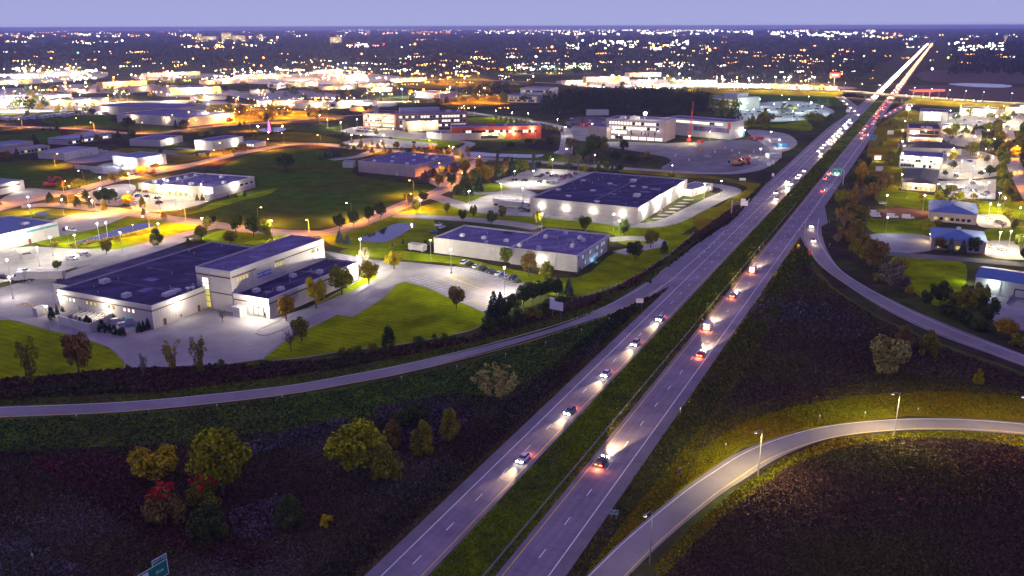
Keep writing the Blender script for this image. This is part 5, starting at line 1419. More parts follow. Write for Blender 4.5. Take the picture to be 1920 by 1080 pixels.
# the glowing far streets of the industrial quarter
quarter = [((-10, 178), (140, 200), 14), ((150, 196), (330, 186), 12), ((330, 196), (480, 204), 10), ((480, 200), (700, 198), 12), ((0, 128), (170, 150), 18), ((180, 158), (330, 148), 10), ((400, 135), (640, 160), 24), ((640, 140), (780, 165), 14),
           ((560, 118), (700, 140), 12), ((780, 160), (960, 140), 12), ((940, 140), (1110, 130), 12), ((1080, 150), (1290, 165), 18), ((0, 216), (180, 206), 12), ((360, 205), (620, 228), 16), ((680, 195), (830, 180), 10), ((830, 195), (950, 178), 8), ((1280, 156), (1560, 166), 20)]
DL = MB()
DLE = {'w': MB(), 's': MB(), 'c': MB()}
for (a, c, n) in quarter:
    for k in range(n):
        x, y = rng.uniform(a[0], c[0]), rng.uniform(min(a[1], c[1]), max(a[1], c[1]))
        sod = rng.random() < (0.75 if 360 < x < 620 and y > 195 or 780 < x < 960 else 0.45)
        kd = 's' if sod else ('w' if rng.random() < 0.7 else 'c')
        if y > 184:
            street_lamp((x, y), 'cobra' if sod else 'lot', kd, 60000, 10, rng.uniform(0, 6))
        else:                                  # the smallest and farthest: one object together
            p = P(x, y)
            DL.tube([p, p + Vector((0, 0, 12))], 0.16, 4); DL.box(p.x - 0.8, p.x + 0.8, p.y - 0.5, p.y + 0.5, 12, 12.4)
            DLE[kd].lathe([(0.3, 0), (0.9, 0.3), (0.8, 0.9)], 6, (p.x, p.y, 11.0))
            lg = light('POINT', 120000, {'w': C_WHT, 's': C_SOD, 'c': C_COOL}[kd], None, (p.x, p.y, 10.5), 0.5)
dlo = stuff(DL.obj('distant_lamp_posts', M['metal']))
for kd, b in DLE.items():
    b.obj('lens', M[{'w': 'e_white', 's': 'e_sod', 'c': 'e_cool'}[kd]], dlo)

# ------------------------------------------------------------------ vehicles
WH = MB(); WH.lathe([(0.2, -0.12), (0.33, -0.1), (0.33, 0.1), (0.2, 0.12)], 10); 
whm = WH.mesh('wheel', M['dark']); whm.transform(Matrix.Rotation(math.pi / 2, 4, 'X'))
CARB = MB()
st = [(-2.25, 0.45, 0.72, 0.74), (-2.15, 0.30, 0.92, 0.86), (-1.3, 0.22, 0.98, 0.90), (0.7, 0.22, 0.96, 0.90), (1.9, 0.26, 0.80, 0.84), (2.25, 0.36, 0.62, 0.70)]
ring = []
for x, zb, zt, hw in st:
    ring.append([(x, -hw, zb + 0.12), (x, -hw, zt - 0.1), (x, -hw + 0.12, zt), (x, hw - 0.12, zt), (x, hw, zt - 0.1), (x, hw, zb + 0.12), (x, hw - 0.1, zb), (x, -hw + 0.1, zb)])
vs = [p for r in ring for p in r]; fs = []
for k in range(len(ring) - 1):
    for i in range(8): fs.append((k * 8 + i, k * 8 + (i + 1) % 8, (k + 1) * 8 + (i + 1) % 8, (k + 1) * 8 + i))
fs += [tuple(range(8))[::-1], tuple(range(40, 48))]
CARB.add(vs, fs)
CARB.box(-1.15, 0.35, -0.62, 0.62, 1.38, 1.43, 0, (0.1, 0.1, 0.08, 0.08))
carb_m = CARB.mesh('car_body', M['paint']); carb_m.update()
CG = MB(); CG.box(-1.75, 1.05, -0.80, 0.80, 0.93, 1.385, 0, (0.55, 0.72, 0.17, 0.17)); glass_m = CG.mesh('car_glass', M['glass'])
SUV = MB(); SUV.v = [(x * 1.04, y * 1.05, z * 1.12) for x, y, z in CARB.v]; SUV.f = CARB.f; SUV.mi = CARB.mi
SUV.box(-1.9, 0.3, -0.68, 0.68, 1.70, 1.75, 0, (0.1,) * 4); suv_m = SUV.mesh('suv_body', M['paint'])
CG = MB(); CG.box(-2.2, 0.95, -0.84, 0.84, 1.03, 1.70, 0, (0.25, 0.6, 0.14, 0.14)); suvg_m = CG.mesh('suv_glass', M['glass'])
PK = MB(); PK.v = list(SUV.v[:48]); PK.f = CARB.f[:len(fs)]; PK.mi = [0] * len(PK.f)
PK.box(-0.3, 0.75, -0.72, 0.72, 1.62, 1.68, 0, (0.05,) * 4); PK.box(-2.2, -0.62, -0.86, -0.70, 1.05, 1.25); PK.box(-2.2, -0.62, 0.70, 0.86, 1.05, 1.25); PK.box(-2.28, -2.2, -0.86, 0.86, 1.0, 1.25); pk_m = PK.mesh('pickup_body', M['paint'])
CG = MB(); CG.box(-0.55, 1.3, -0.84, 0.84, 1.03, 1.62, 0, (0.22, 0.52, 0.12, 0.12)); pkg_m = CG.mesh('pickup_glass', M['glass'])
VN = MB(); VN.side([(-2.9, 0.4), (2.7, 0.4), (2.85, 0.7), (2.75, 1.15), (1.85, 1.35), (1.15, 2.25), (0.9, 2.35), (-2.85, 2.35), (-2.95, 1.6)][::-1], -0.98, 0.98); vn_m = VN.mesh('van_body', M['paint'])
CG = MB(); CG.side([(1.18, 2.18), (1.82, 1.42), (1.0, 1.42), (0.75, 2.18)], -1.0, 1.0); vng_m = CG.mesh('van_glass', M['glass'])


def lampm(name, xs, ys, z, m, w=0.34, h=0.2):
    b = MB(); b.box(xs - 0.06, xs + 0.06, -w / 2, w / 2, -h / 2, h / 2); return b.mesh(name, M[m])


HLON, HLOFF = lampm('headlight', 0, 0, 0, 'e_head', 0.5, 0.3), lampm('headlight', 0, 0, 0, 'lampglass')
TLON, TLOFF = lampm('taillight', 0, 0, 0, 'e_tail', 0.5, 0.26), lampm('taillight', 0, 0, 0, 'tailglass')
MKON = lampm('marker_lamp', 0, 0, 0, 'e_amber', 0.24, 0.2)
VP = {}


def vehicle(kind, lit=False, spot=0, detail=True):
    key = (kind, lit, spot, detail)
    if key in VP:
        return copy_tree(VP[key])
    body, gl, fx, rx, hz, hw = {'car': (carb_m, glass_m, 2.2, -2.2, 0.62, 0.55), 'suv': (suv_m, suvg_m, 2.3, -2.28, 0.75, 0.6), 'pickup': (pk_m, pkg_m, 2.3, -2.3, 0.75, 0.6), 'van': (vn_m, vng_m, 2.84, -2.95, 0.8, 0.7)}[kind]
    root = empty({'car': 'parked_car', 'suv': 'parked_suv', 'pickup': 'pickup_truck', 'van': 'white_van'}[kind] if not lit else {'car': 'driving_car', 'suv': 'driving_suv', 'pickup': 'driving_pickup', 'van': 'driving_van'}[kind])
    put(body, 'body', root); put(gl, 'window', root)
    if detail:
        for sx in (fx - 0.85, rx + 0.85):
            for sy in (-0.8, 0.8):
                put(whm, 'wheel', root, (sx, sy * (1 if kind != 'van' else 1.1), 0.33))
    for sy in (-hw, hw):
        put(HLON if lit else HLOFF, 'headlight', root, (fx + 0.0, sy, hz))
        put(TLON if lit else TLOFF, 'taillight', root, (rx - 0.0, sy, hz + 0.08))
    if spot:
        light('SPOT', spot, (1.0, 0.68, 0.34), root, (fx + 0.25, 0, hz + 0.15), 0.25, (0, rad(-86), 0), rad(40), 'headlight_beam')
        light('POINT', min(900, spot * 0.012), (1.0, 0.26, 0.10), root, (rx - 0.6, 0, hz), 0.3, name='taillight_glow')
    VP[key] = root
    return root


CARCOL = {'white': (0.62, 0.62, 0.62), 'black': (0.012, 0.012, 0.015), 'grey': (0.16, 0.16, 0.17), 'silver': (0.36, 0.36, 0.38), 'red': (0.36, 0.02, 0.02), 'blue': (0.02, 0.06, 0.22), 'navy': (0.015, 0.02, 0.06), 'beige': (0.40, 0.33, 0.24), 'green': (0.03, 0.09, 0.05)}


def paint(r, col):
    for ch in r.children:
        if ch.name.startswith('body'): ch.color = (*CARCOL[col], 1)


def parked(px, col, kind='car', rz=0.0, group='parked cars', label=None, where=''):
    r = vehicle(kind)
    r.location = P(*px) + Vector((0, 0, 0.11)); r.rotation_euler = (0, 0, rz)
    paint(r, col)
    word = {'car': 'car', 'suv': 'large car', 'pickup': 'pickup truck', 'van': 'van'}[kind]
    reg(r, f'parked {col} {word}', word.split()[-1], px, group, label)
    return r


HEAD = math.atan2(HD.y, HD.x)
row = [((871, 494.5), 'white', 'suv'), ((881, 498), 'black', 'suv'), ((893, 502), 'white', 'car'), ((907, 506.5), 'black', 'suv'), ((919, 511), 'navy', 'car'), ((926.5, 513.5), 'black', 'car'), ((934, 516), 'white', 'car'), ((942, 518.5), 'blue', 'car'), ((950, 521.5), 'silver', 'car'), ((961, 524.5), 'black', 'suv'), ((970, 529), 'green', 'car'), ((990, 536), 'black', 'car'), ((998, 538), 'grey', 'car')]
for px, col, kd in row:
    parked(px, col, kd, HEAD + rng.choice((0, math.pi)) + rng.uniform(-0.04, 0.04), 'cars parked before the white warehouse')
for px, col in (((965, 339), 'navy'), ((983, 340), 'black'), ((1000, 334.5), 'beige'), ((1010, 333), 'black'), ((1017, 330.5), 'black'), ((1027, 327), 'red'), ((1034, 331), 'black'), ((1041, 331), 'grey'), ((1013, 342.5), 'black'), ((1019, 343), 'white'), ((1026, 343.5), 'black'), ((1033, 344), 'grey'), ((1047, 337), 'white'), ((1054, 333), 'black'), ((1057, 335.5), 'red'), ((1066, 328.5), 'red'), ((1071, 333), 'grey'), ((1079, 327), 'red'), ((1045, 341), 'silver'), ((1062, 331), 'black')):
    parked(px, col, rng.choice(('car', 'car', 'suv')), HEAD + rng.choice((0, 1.57)), 'cars on the bright lot beside the black roof')
for px, col, kd in (((135, 434), 'white', 'pickup'), ((127, 433), 'black', 'suv'), ((135, 487), 'white', 'pickup'), ((160, 480), 'silver', 'pickup'), ((47, 511), 'white', 'pickup'), ((6, 523), 'black', 'suv')):
    parked(px, col, kd, HEAD - 1.3, 'trucks on the bright yard by the long pond')
for px, col in (((147, 368.5), 'white'), ((156, 363), 'silver'), ((187, 357), 'white'), ((197, 357.5), 'white'), ((183, 361), 'white'), ((223, 377), 'grey'), ((260, 369.5), 'blue'), ((275, 370), 'navy'), ((263, 359), 'black'), ((275, 360.5), 'red'), ((297, 373), 'black'), ((257, 381), 'white'), ((299, 382), 'black'), ((247, 376), 'grey')):
    parked(px, col, rng.choice(('car', 'car', 'suv')), HEAD + rng.choice((0.1, 1.5)), 'cars in the clinic car park')
for k in range(26):
    px = (668 + (k % 13) * 3.4 + rng.uniform(-1, 1), 241 + (k // 13) * 5 + (k % 13) * 0.25)
    parked(px, rng.choice(('black', 'grey', 'navy', 'white', 'red', 'silver')), 'car', 1.4, 'cars in the college car park')
for px in ((731, 259.5), (734, 260), (775, 268), (778, 269)):
    parked(px, 'black', 'car', 1.4, 'cars in the college car park')
for px in ((1638, 403), (1640, 407.5), (1673, 409.5), (1702, 411)):
    parked(px, 'white', 'van', -0.25, 'white vans in the red yard')
parked((1655, 383), 'white', 'car', 0.3, 'white vans in the red yard', label='small white car in the grass beyond the row of vans')
for k in range(70):
    x = rng.uniform(1395, 1545); y = 196 + 28 * rng.random()
    if not inpoly([(1385, 222), (1402, 198), (1500, 192), (1555, 206), (1545, 217), (1470, 226)], np.array([x]), np.array([y]))[0]: continue
    y = round(y / 5) * 5
    parked((x, y), rng.choice(('white', 'silver', 'grey', 'blue', 'red', 'black')), 'car', 1.5, 'cars in the green lit car park')
for k in range(22):
    x = rng.uniform(1062, 1132); y = rng.choice((223, 227, 231, 235))
    parked((x, y), rng.choice(('white', 'red', 'black', 'blue', 'grey')), rng.choice(('car', 'pickup')), rng.uniform(0, 3), 'workers cars beside the building site')
for k in range(36):
    x, y = rng.choice(((1790 + rng.uniform(0, 100), 218 + rng.uniform(0, 22)), (1772 + rng.uniform(0, 55), 238 + rng.uniform(0, 22)), (1775 + rng.uniform(0, 90), 300 + rng.uniform(0, 25)), (1765 + rng.uniform(0, 90), 342 + rng.uniform(0, 26))))
    parked((x, y), rng.choice(('white', 'silver', 'grey', 'blue', 'beige')), 'car', rng.choice((0.1, 1.6)), 'cars in the business yards')
for px in ((1850, 410), (1872, 418), (1880, 470), (1862, 466)):
    parked(px, rng.choice(('beige', 'white')), 'car', 0.2, 'cars in the business yards')
parked((822, 424), 'white', 'pickup', HEAD, 'cars behind the white warehouse'); parked((829, 428), 'white', 'car', HEAD, 'cars behind the white warehouse'); parked((813, 437), 'blue', 'car', HEAD + 1.5, 'cars behind the white warehouse')
parked((784, 461), 'red', 'car', HEAD, 'cars behind the white warehouse')
bx = MB(); bx.box(-4, 4, -1.6, 1.6, 0.4, 3.0); bx.box(-3.6, -2.8, -1.3, 1.3, 0, 0.4); bx.box(2.8, 3.6, -1.3, 1.3, 0, 0.4)
o = bx.obj('storage_container', M['white_wall'], None, P(783, 469, 0.1), HEAD + 1.5); reg(o, '', 'container', (783, 468), label='white storage container at the corner of the long white warehouse')
MB().box(-3.9, -0.1, -1.68, -1.605, 0.6, 2.8).obj('door', M['trim'], o)


def semi(px, rz, desc, label=None):
    r = empty('semi_truck', P(*px) + Vector((0, 0, 0.1)), rz)
    MB().box(-13.6, 0, -1.28, 1.28, 1.2, 4.05).obj('trailer', M['white_wall'], r)
    b = MB(); b.side([(1.0, 0.6), (7.0, 0.6), (7.1, 1.9), (5.4, 2.1), (4.9, 3.0), (4.4, 3.8), (1.9, 3.95), (1.7, 3.0), (1.7, 1.1), (1.0, 1.1)][::-1], -1.2, 1.2); b.obj('cab', M['unit'], r)
    MB().side([(4.95, 2.95), (5.36, 2.2), (4.3, 2.2), (4.2, 2.95)], -1.215, 1.215).obj('window', M['glass'], r)
    big = MB(); big.lathe([(0.3, -0.2), (0.5, -0.18), (0.5, 0.18), (0.3, 0.2)], 10); bm = big.mesh('truck_wheel', M['dark']); bm.transform(Matrix.Rotation(math.pi / 2, 4, 'X'))
    for x in (-12.6, -11.4, 1.4, 2.6, 6.0):
        for y in (-1.05, 1.05): put(bm, 'wheel', r, (x, y, 0.5))
    MB().box(-1.2, -0.8, -0.9, 0.9, 0.1, 1.2).obj('landing_gear', M['dark'], r)
    reg(r, desc, 'truck', px, 'white semi trucks', label)
    return r


semi((56, 527), rad(180) + HEAD - 1.08, '', 'white semi truck with trailer along the edge of the bright yard')
for px, rz in (((978, 392), HEAD - 1.5), ((968, 388), HEAD - 1.5)):
    semi(px, rz, 'white semi trailer')
for k in range(24):
    px = (10 + k * 8.2 + rng.uniform(-1, 1), 226 - k * 0.55 + rng.uniform(-1.5, 1.5))
    b = MB(); b.box(-5, 5, -1.3, 1.3, 0.7, 3.4, 0, (0.1, 0.3, 0.1, 0.1)); b.box(-3, -1.6, -1.2, 1.2, 0, 0.7); b.box(5, 6.4, -0.1, 0.1, 0.6, 0.75)
    o = b.obj('camper_trailer', M['unit'], None, P(*px), 1.2 + rng.uniform(-0.2, 0.2)); MB().box(-2, 3, -1.33, -1.305, 1.8, 2.6).obj('window', M['glass'], o)
    reg(o, 'white camper trailer', 'trailer', px, 'camper trailers stored in a long row', 'white camper trailer stored in the long bright row before the works')
for px in ((162, 292), (150, 295), (190, 287)):
    b = MB(); b.side([(-4, 0.8), (3, 0.8), (5, 1.9), (-4, 1.9)][::-1], -1.2, 1.2); b.side([(-2, 1.9), (1.5, 1.9), (0.8, 2.9), (-1.8, 2.9)][::-1], -0.9, 0.9); b.box(-2, -1.6, -0.8, 0.8, 0, 0.8); b.box(1, 1.4, -0.8, 0.8, 0, 0.8)
    o = b.obj('parked_boat', M['unit'], None, P(*px), 0.4); MB().box(-1.2, 0.6, -0.93, -0.905, 2.1, 2.6).obj('window', M['glass'], o)
    reg(o, 'white boat on stands', 'boat', px, 'boats stored by the long white shed')

# moving traffic: headlights towards us on the near carriageway, tail lights on the far one
SB_L, NB_L = (-13.65, -17.0, -20.2), (3.0, 6.75)


def drive(s, lane, dirn, kind='car', spot=9000, col=None, desc=None, detail=True):
    r = vehicle(kind, True, spot, detail)
    r.location = HW(s, lane, Z_HW + 0.04); r.rotation_euler = (0, 0, HEAD if dirn > 0 else HEAD + math.pi)
    c = col or rng.choice(('white', 'black', 'grey', 'silver', 'red', 'blue'))
    paint(r, c)
    return r, c


def hs(px):          # distance along the highway of a pixel
    return (P(*px) - HO).dot(HD)


def hword(r, c, px, desc=None, label=None, group='vehicles driving on the highway'):
    k = 'car'
    for w_ in ('suv', 'van', 'pickup'):
        if w_ in r.name: k = {'suv': 'large car', 'van': 'van', 'pickup': 'pickup truck'}[w_]
    reg(r, desc or f'driving {c} {k} with its lights on', k.split()[-1], px, group, label)


for (s, lane, kd, c) in ((hs((1236, 600)), -13.7, 'car', 'white'), (hs((1195, 648)), -13.7, 'suv', 'silver'), (hs((1140, 705)), -13.7, 'car', 'white'), (hs((1070, 775)), -13.7, 'car', 'grey'), (hs((985, 865)), -13.7, 'car', 'white')):
    r, c = drive(s, lane, -1, kd, 26000, c); q = r.location; hword(r, c, (1100, 740), f'{c} {"large car" if kd=="suv" else "car"} driving towards us')
    REG[-1] = (r, REG[-1][1], None, None)
for (s, lane, kd, c) in ((hs((1430, 512)), 4.9 - 1.9, 'van', 'white'), (hs((1395, 560)), 3.0, 'suv', 'black'), (hs((1350, 620)), 3.0, 'van', 'silver'), (hs((1318, 668)), 6.75, 'car', 'red'), (hs((1165, 880)), 3.0, 'suv', 'black')):
    r, c = drive(s, lane, 1, kd, 120000, c)
    if kd == 'van':
        for y in (-0.7, 0, 0.7): put(MKON, 'marker_lamp', r, (-2.97, y, 2.25))
    hword(r, c, (1320, 660), f'{c} {kd if kd != "suv" else "large car"} driving away'); REG[-1] = (r, REG[-1][1], None, None)
for (a, b_, n, lanes, dirn, sp) in (((1440, 376), (1497, 318), 8, SB_L[:2], -1, 30000), ((1528, 292), (1592, 226), 22, SB_L[:2], -1, 40000), ((1537, 362), (1572, 312), 4, NB_L, 1, 30000), ((1603, 262), (1664, 186), 24, NB_L, 1, 30000)):
    s0, s1 = hs(a), hs(b_)
    for k in range(n):
        s = s0 + (s1 - s0) * (k + rng.uniform(0.1, 0.9)) / n
        r, c = drive(s, rng.choice(lanes), dirn, rng.choice(('car', 'car', 'suv', 'pickup')), sp if k % 2 == 0 else 0)
        q = r.location
        hword(r, c, None, f'{c} car queueing ' + ('towards us' if dirn < 0 else 'away from us'))
# on the ramps and the overpass
def on_path(c, f):
    i = min(len(c) - 2, int(f * (len(c) - 1))); d = (c[i + 1] - c[i]).normalized()
    return c[i].lerp(c[i + 1], f * (len(c) - 1) - i), math.atan2(d.y, d.x)


for c_, f, sgn, lab in ((rrc, 0.10, 1, 'driving silver car showing red tail lights at the start of the exit ramp'), (rrc, 0.24, 1, 'driving red car farther along on the bend of the exit ramp')):
    p, a = on_path(c_, f); r = vehicle('car', True, 6500)
    r.location = p + Vector((0, 0, Z_HW + 0.02)); r.rotation_euler = (0, 0, a if sgn > 0 else a + math.pi); paint(r, lab.split()[1]); reg(r, '', 'car', None, 'cars on the ramps', lab)
for k in range(5):
    p = P(1578 + 7 * k, 190 + 6.4 * k, Z_HW); r = vehicle('car', True, 9000); r.location = p; r.rotation_euler = (0, 0, rad(-55)); paint(r, 'white')
    reg(r, 'white car with headlights on the joining ramp', 'car', (1578 + 7 * k, 190 + 6.4 * k), 'cars on the ramps')
for k in range(7):
    p, a = on_path(r3c, 0.05 + 0.13 * k); r = vehicle('car', True, 0); r.location = p + Vector((0, 0, Z_HW)); r.rotation_euler = (0, 0, a); paint(r, 'red')
    reg(r, 'red tail lit car on the ramp to the overpass', 'car', None, 'cars on the ramps', 'red car with tail lights in the line climbing the ramp to the overpass')
ocl = [p.copy() for p in oc]
for k in range(22):
    f = rng.uniform(0.05, 0.97); p, a = on_path(ocl, f); sd = rng.choice((-1, 1)); r = vehicle('car', True, 9000 if k % 3 == 0 else 0)
    n_ = Vector((math.sin(a), -math.cos(a), 0)) * (3.2 * sd); r.location = p + n_ + Vector((0, 0, 0.05)); r.rotation_euler = (0, 0, a if sd > 0 else a + math.pi); paint(r, rng.choice(('white', 'grey', 'black')))
    reg(r, 'car crossing the overpass', 'car', None, 'cars crossing the overpass', 'car with its lights on crossing the long overpass road')
# the queue shrinking into the distance: bodies and lamps in one small mesh each
FC = MB(); FC.v = list(CARB.v); FC.f = list(CARB.f); FC.mi = list(CARB.mi)
FC.box(-1.75, 1.05, -0.80, 0.80, 0.93, 1.385, 1, (0.55, 0.72, 0.17, 0.17))
for sy in (-0.55, 0.55):
    FC.box(2.15, 2.32, sy - 0.3, sy + 0.3, 0.45, 0.85, 2); FC.box(-2.35, -2.2, sy - 0.3, sy + 0.3, 0.5, 0.9, 3)
fc_m = FC.mesh('distant_car', [M['paint'], M['glass'], emit('far_headlight', (1.0, 0.74, 0.36), 900), emit('far_taillight', (1.0, 0.22, 0.05), 260)])
for dirn, n, t in ((-1, 120, SB_L), (1, 80, NB_L)):
    for k in range(n):
        s = 1150 + 3900 * (k / n) ** 1.25 + rng.uniform(-8, 8)
        o = put(fc_m, 'distant_car', None, HW(s, t[k % 2], Z_HW + 0.05), HEAD + (math.pi if dirn < 0 else 0), None, CARCOL[rng.choice(('white', 'silver', 'black', 'grey'))])
        reg(o, 'x', 'car', None, 'far traffic heading to us' if dirn < 0 else 'far traffic heading away',
            'tiny car with headlights in the far line beyond the overpass' if dirn < 0 else 'tiny car with tail lights in the far line beyond the overpass')
    for k in range(16 if dirn < 0 else 9):
        s = 1180 + 3400 * (k / 16) ** 1.2
        d = bpy.data.lights.new('traffic_glow', 'SPOT'); d.energy = 200000; d.color = (1.0, 0.80, 0.5) if dirn < 0 else (1.0, 0.45, 0.2); d.spot_size = rad(110); d.spot_blend = 0.6; d.shadow_soft_size = 0.5
        o = bpy.data.objects.new('traffic_glow', d); COL.objects.link(o); o.location = HW(s, t[0], 1.0 + Z_HW); o.rotation_euler = (rad(78), 0, HEAD - math.pi / 2 + (math.pi if dirn < 0 else 0))

# ------------------------------------------------------------------ signs and road furniture
def post(px, h, r=0.07, m='metal', name='post', parent=None, base=None):
    b = MB(); b.lathe([(r, 0), (r, h)], 6); return b.obj(name, M[m], parent, base)


def board_sign(px0, px1, zb, w, h, rz, m, desc, label, posts=2, step=None, lines=None, diamond=False, tm='sign_white'):
    p = (P(*px0) + P(*px1)) / 2
    r = empty('road_sign', p, rz)
    if diamond:
        b = MB(); b.side([(-w / 2, zb), (0, zb + w / 2), (w / 2, zb), (0, zb - w / 2)], -0.04, 0.0)
    else:
        b = MB(); b.box(-w / 2, w / 2, -0.05, 0, zb, zb + h)
        if step: b.box(-w / 2, -w / 2 + step, -0.05, 0, zb + h + 0.03, zb + h * 1.35)
    bo = b.obj('panel', M[m], r)
    if not diamond:
        e = MB(); t = 0.07
        for x0, x1, z0, z1 in ((-w / 2, w / 2, zb, zb + t), (-w / 2, w / 2, zb + h - t, zb + h), (-w / 2, -w / 2 + t, zb + t, zb + h - t), (w / 2 - t, w / 2, zb + t, zb + h - t)): e.box(x0, x1, -0.062, -0.052, z0, z1)
        e.obj('border', M['sign_white'], r)
    xs = [0] if posts == 1 else [-w * 0.3, w * 0.3]
    for x in xs: post(None, zb + h * (0.8 if not diamond else 0.05), 0.09, 'wood', 'post', r, (x, 0.1, 0))
    for t_, z, sz in (lines or []): text(t_, sz, bo, (0, -0.065, z), (math.pi / 2, 0, 0), tm)
    reg(r, desc, 'sign', ((px0[0] + px1[0]) / 2, (px0[1] + px1[1]) / 2), None, label)
    return r


# big unlit board beside the left ramp (its blank back faces us)
board_sign((1036, 595), (1050, 598), 3.0, 5.2, 3.0, rad(-32), 'sign_white', '', 'large stepped sign seen from its blank back beside the left ramp', 2, 1.9)
board_sign((1196, 578), (1202, 578), 2.0, 2.6, 1.6, rad(-8), 'sign_white', '', 'small blank two post sign in the gore of the left ramp', 2)
board_sign((1149, 975), (1152, 975), 1.3, 1.7, 1.05, rad(-6), 'green_sign', '', 'small green EXIT sign on the grass by the highway', 2, None, (('EXIT', 2.05, 0.40), ('140 A ↗', 1.62, 0.42)))
board_sign((1270, 892), (1278, 892), 2.0, 0.9, 0.9, rad(-8), 'sign_yellow', '', 'yellow diamond warning sign on two posts by the loop ramp', 2, None, None, True)
board_sign((1494, 470), (1498, 471), 2.6, 1.3, 1.3, rad(-12), 'sign_yellow', '', 'yellow diamond sign at the tip of the exit ramp gore', 2, None, None, True)
r = empty('round_sign', P(1517, 483)); MB().lathe([(0.06, 0), (0.06, 1.8)], 6).obj('post', M['metal'], r)
rb = MB(); rb.side([(0.62 * math.cos(a), 2.3 + 0.62 * math.sin(a)) for a in [math.pi / 8 + k * math.pi / 4 for k in range(8)]][::-1], -0.10, -0.05); rb.obj('panel', M['sign_red'], r); reg(r, '', 'sign', (1517, 478), label='small red sign at the roadside of the exit ramp')
gs = empty('guide_sign', P(284, 1152), rad(58))
MB().box(-4.2, 4.2, -0.1, 0, 5.6, 8.6).obj('panel', M['green_sign'], gs); MB().box(1.4, 4.2, -0.1, 0, 8.65, 9.7).obj('exit_tab', M['green_sign'], gs)
e = MB(); t = 0.12
for x0, x1, z0, z1 in ((-4.2, 4.2, 5.6, 5.6 + t), (-4.2, 4.2, 8.6 - t, 8.6), (-4.2, -4.2 + t, 5.6 + t, 8.6 - t), (4.2 - t, 4.2, 5.6 + t, 8.6 - t), (1.4, 4.2, 9.7 - t, 9.7), (1.4, 1.4 + t, 8.65, 9.7 - t), (4.2 - t, 4.2, 8.65, 9.7 - t)): e.box(x0, x1, -0.125, -0.102, z0, z1)
e.obj('border', M['sign_white'], gs)
MB().box(-0.6, 0.5, -0.13, -0.103, 7.2, 8.2).obj('route_shield', M['sign_white'], gs)
text('Ave', 0.95, gs, (2.6, -0.12, 7.1), (math.pi / 2, 0, 0), 'sign_white'); text('EXIT 140', 0.6, gs, (2.8, -0.12, 9.15), (math.pi / 2, 0, 0), 'sign_white')
for x in (-2.6, 2.6): post(None, 8.4, 0.16, 'metal', 'post', gs, (x, 0.2, 0))
reg(gs, '', 'sign', (280, 1065), label='green guide sign with small exit tab at the bottom picture edge')
# cantilever sign seen from behind
def cantilever(px, rz, arm, w, h, zc, m, label, name, lines, tab=False):
    r = empty(name, P(*px), rz)
    MB().lathe([(0.32, 0), (0.24, zc + 1.2)], 8).obj('mast', M['metal'], r)
    sg = 1 if arm > 0 else -1
    tr = empty  # the truss arm: two chords and web bars
    b = MB()
    for z in (zc - 0.7, zc + 0.7): b.tube([(0, 0, z), (arm, 0, z)], 0.10, 5)
    n = max(4, int(abs(arm) / 1.2))
    for k in range(n):
        x0, x1 = arm * k / n, arm * (k + 1) / n
        b.tube([(x0, 0, zc - 0.7 if k % 2 else zc + 0.7), (x1, 0, zc + 0.7 if k % 2 else zc - 0.7)], 0.05, 4)
    b.obj('truss_arm', M['metal'], r)
    x1 = arm; x0 = arm - sg * w; a, c = min(x0, x1), max(x0, x1)
    p = MB().box(a, c, -0.35, -0.25, zc - h / 2, zc + h / 2).obj('panel', M[m], r)
    e = MB(); t = 0.12
    for q0, q1, z0, z1 in ((a, c, zc - h / 2, zc - h / 2 + t), (a, c, zc + h / 2 - t, zc + h / 2), (a, a + t, zc - h / 2 + t, zc + h / 2 - t), (c - t, c, zc - h / 2 + t, zc + h / 2 - t)): e.box(q0, q1, -0.375, -0.352, z0, z1)
    e.obj('border', M['sign_white'], r)
    if tab: MB().box(a + (0 if tab < 0 else w * 0.35), a + (w * 0.65 if tab < 0 else w), -0.35, -0.25, zc + h / 2 + 0.05, zc + h / 2 + 1.1).obj('exit_tab', M[m], r)
    for t_, x, z, sz in lines: text(t_, sz, p, ((a + c) / 2 + x, -0.385, z), (math.pi / 2, 0, 0), 'sign_white')
    reg(r, '', 'sign', px, None, label)
    return r


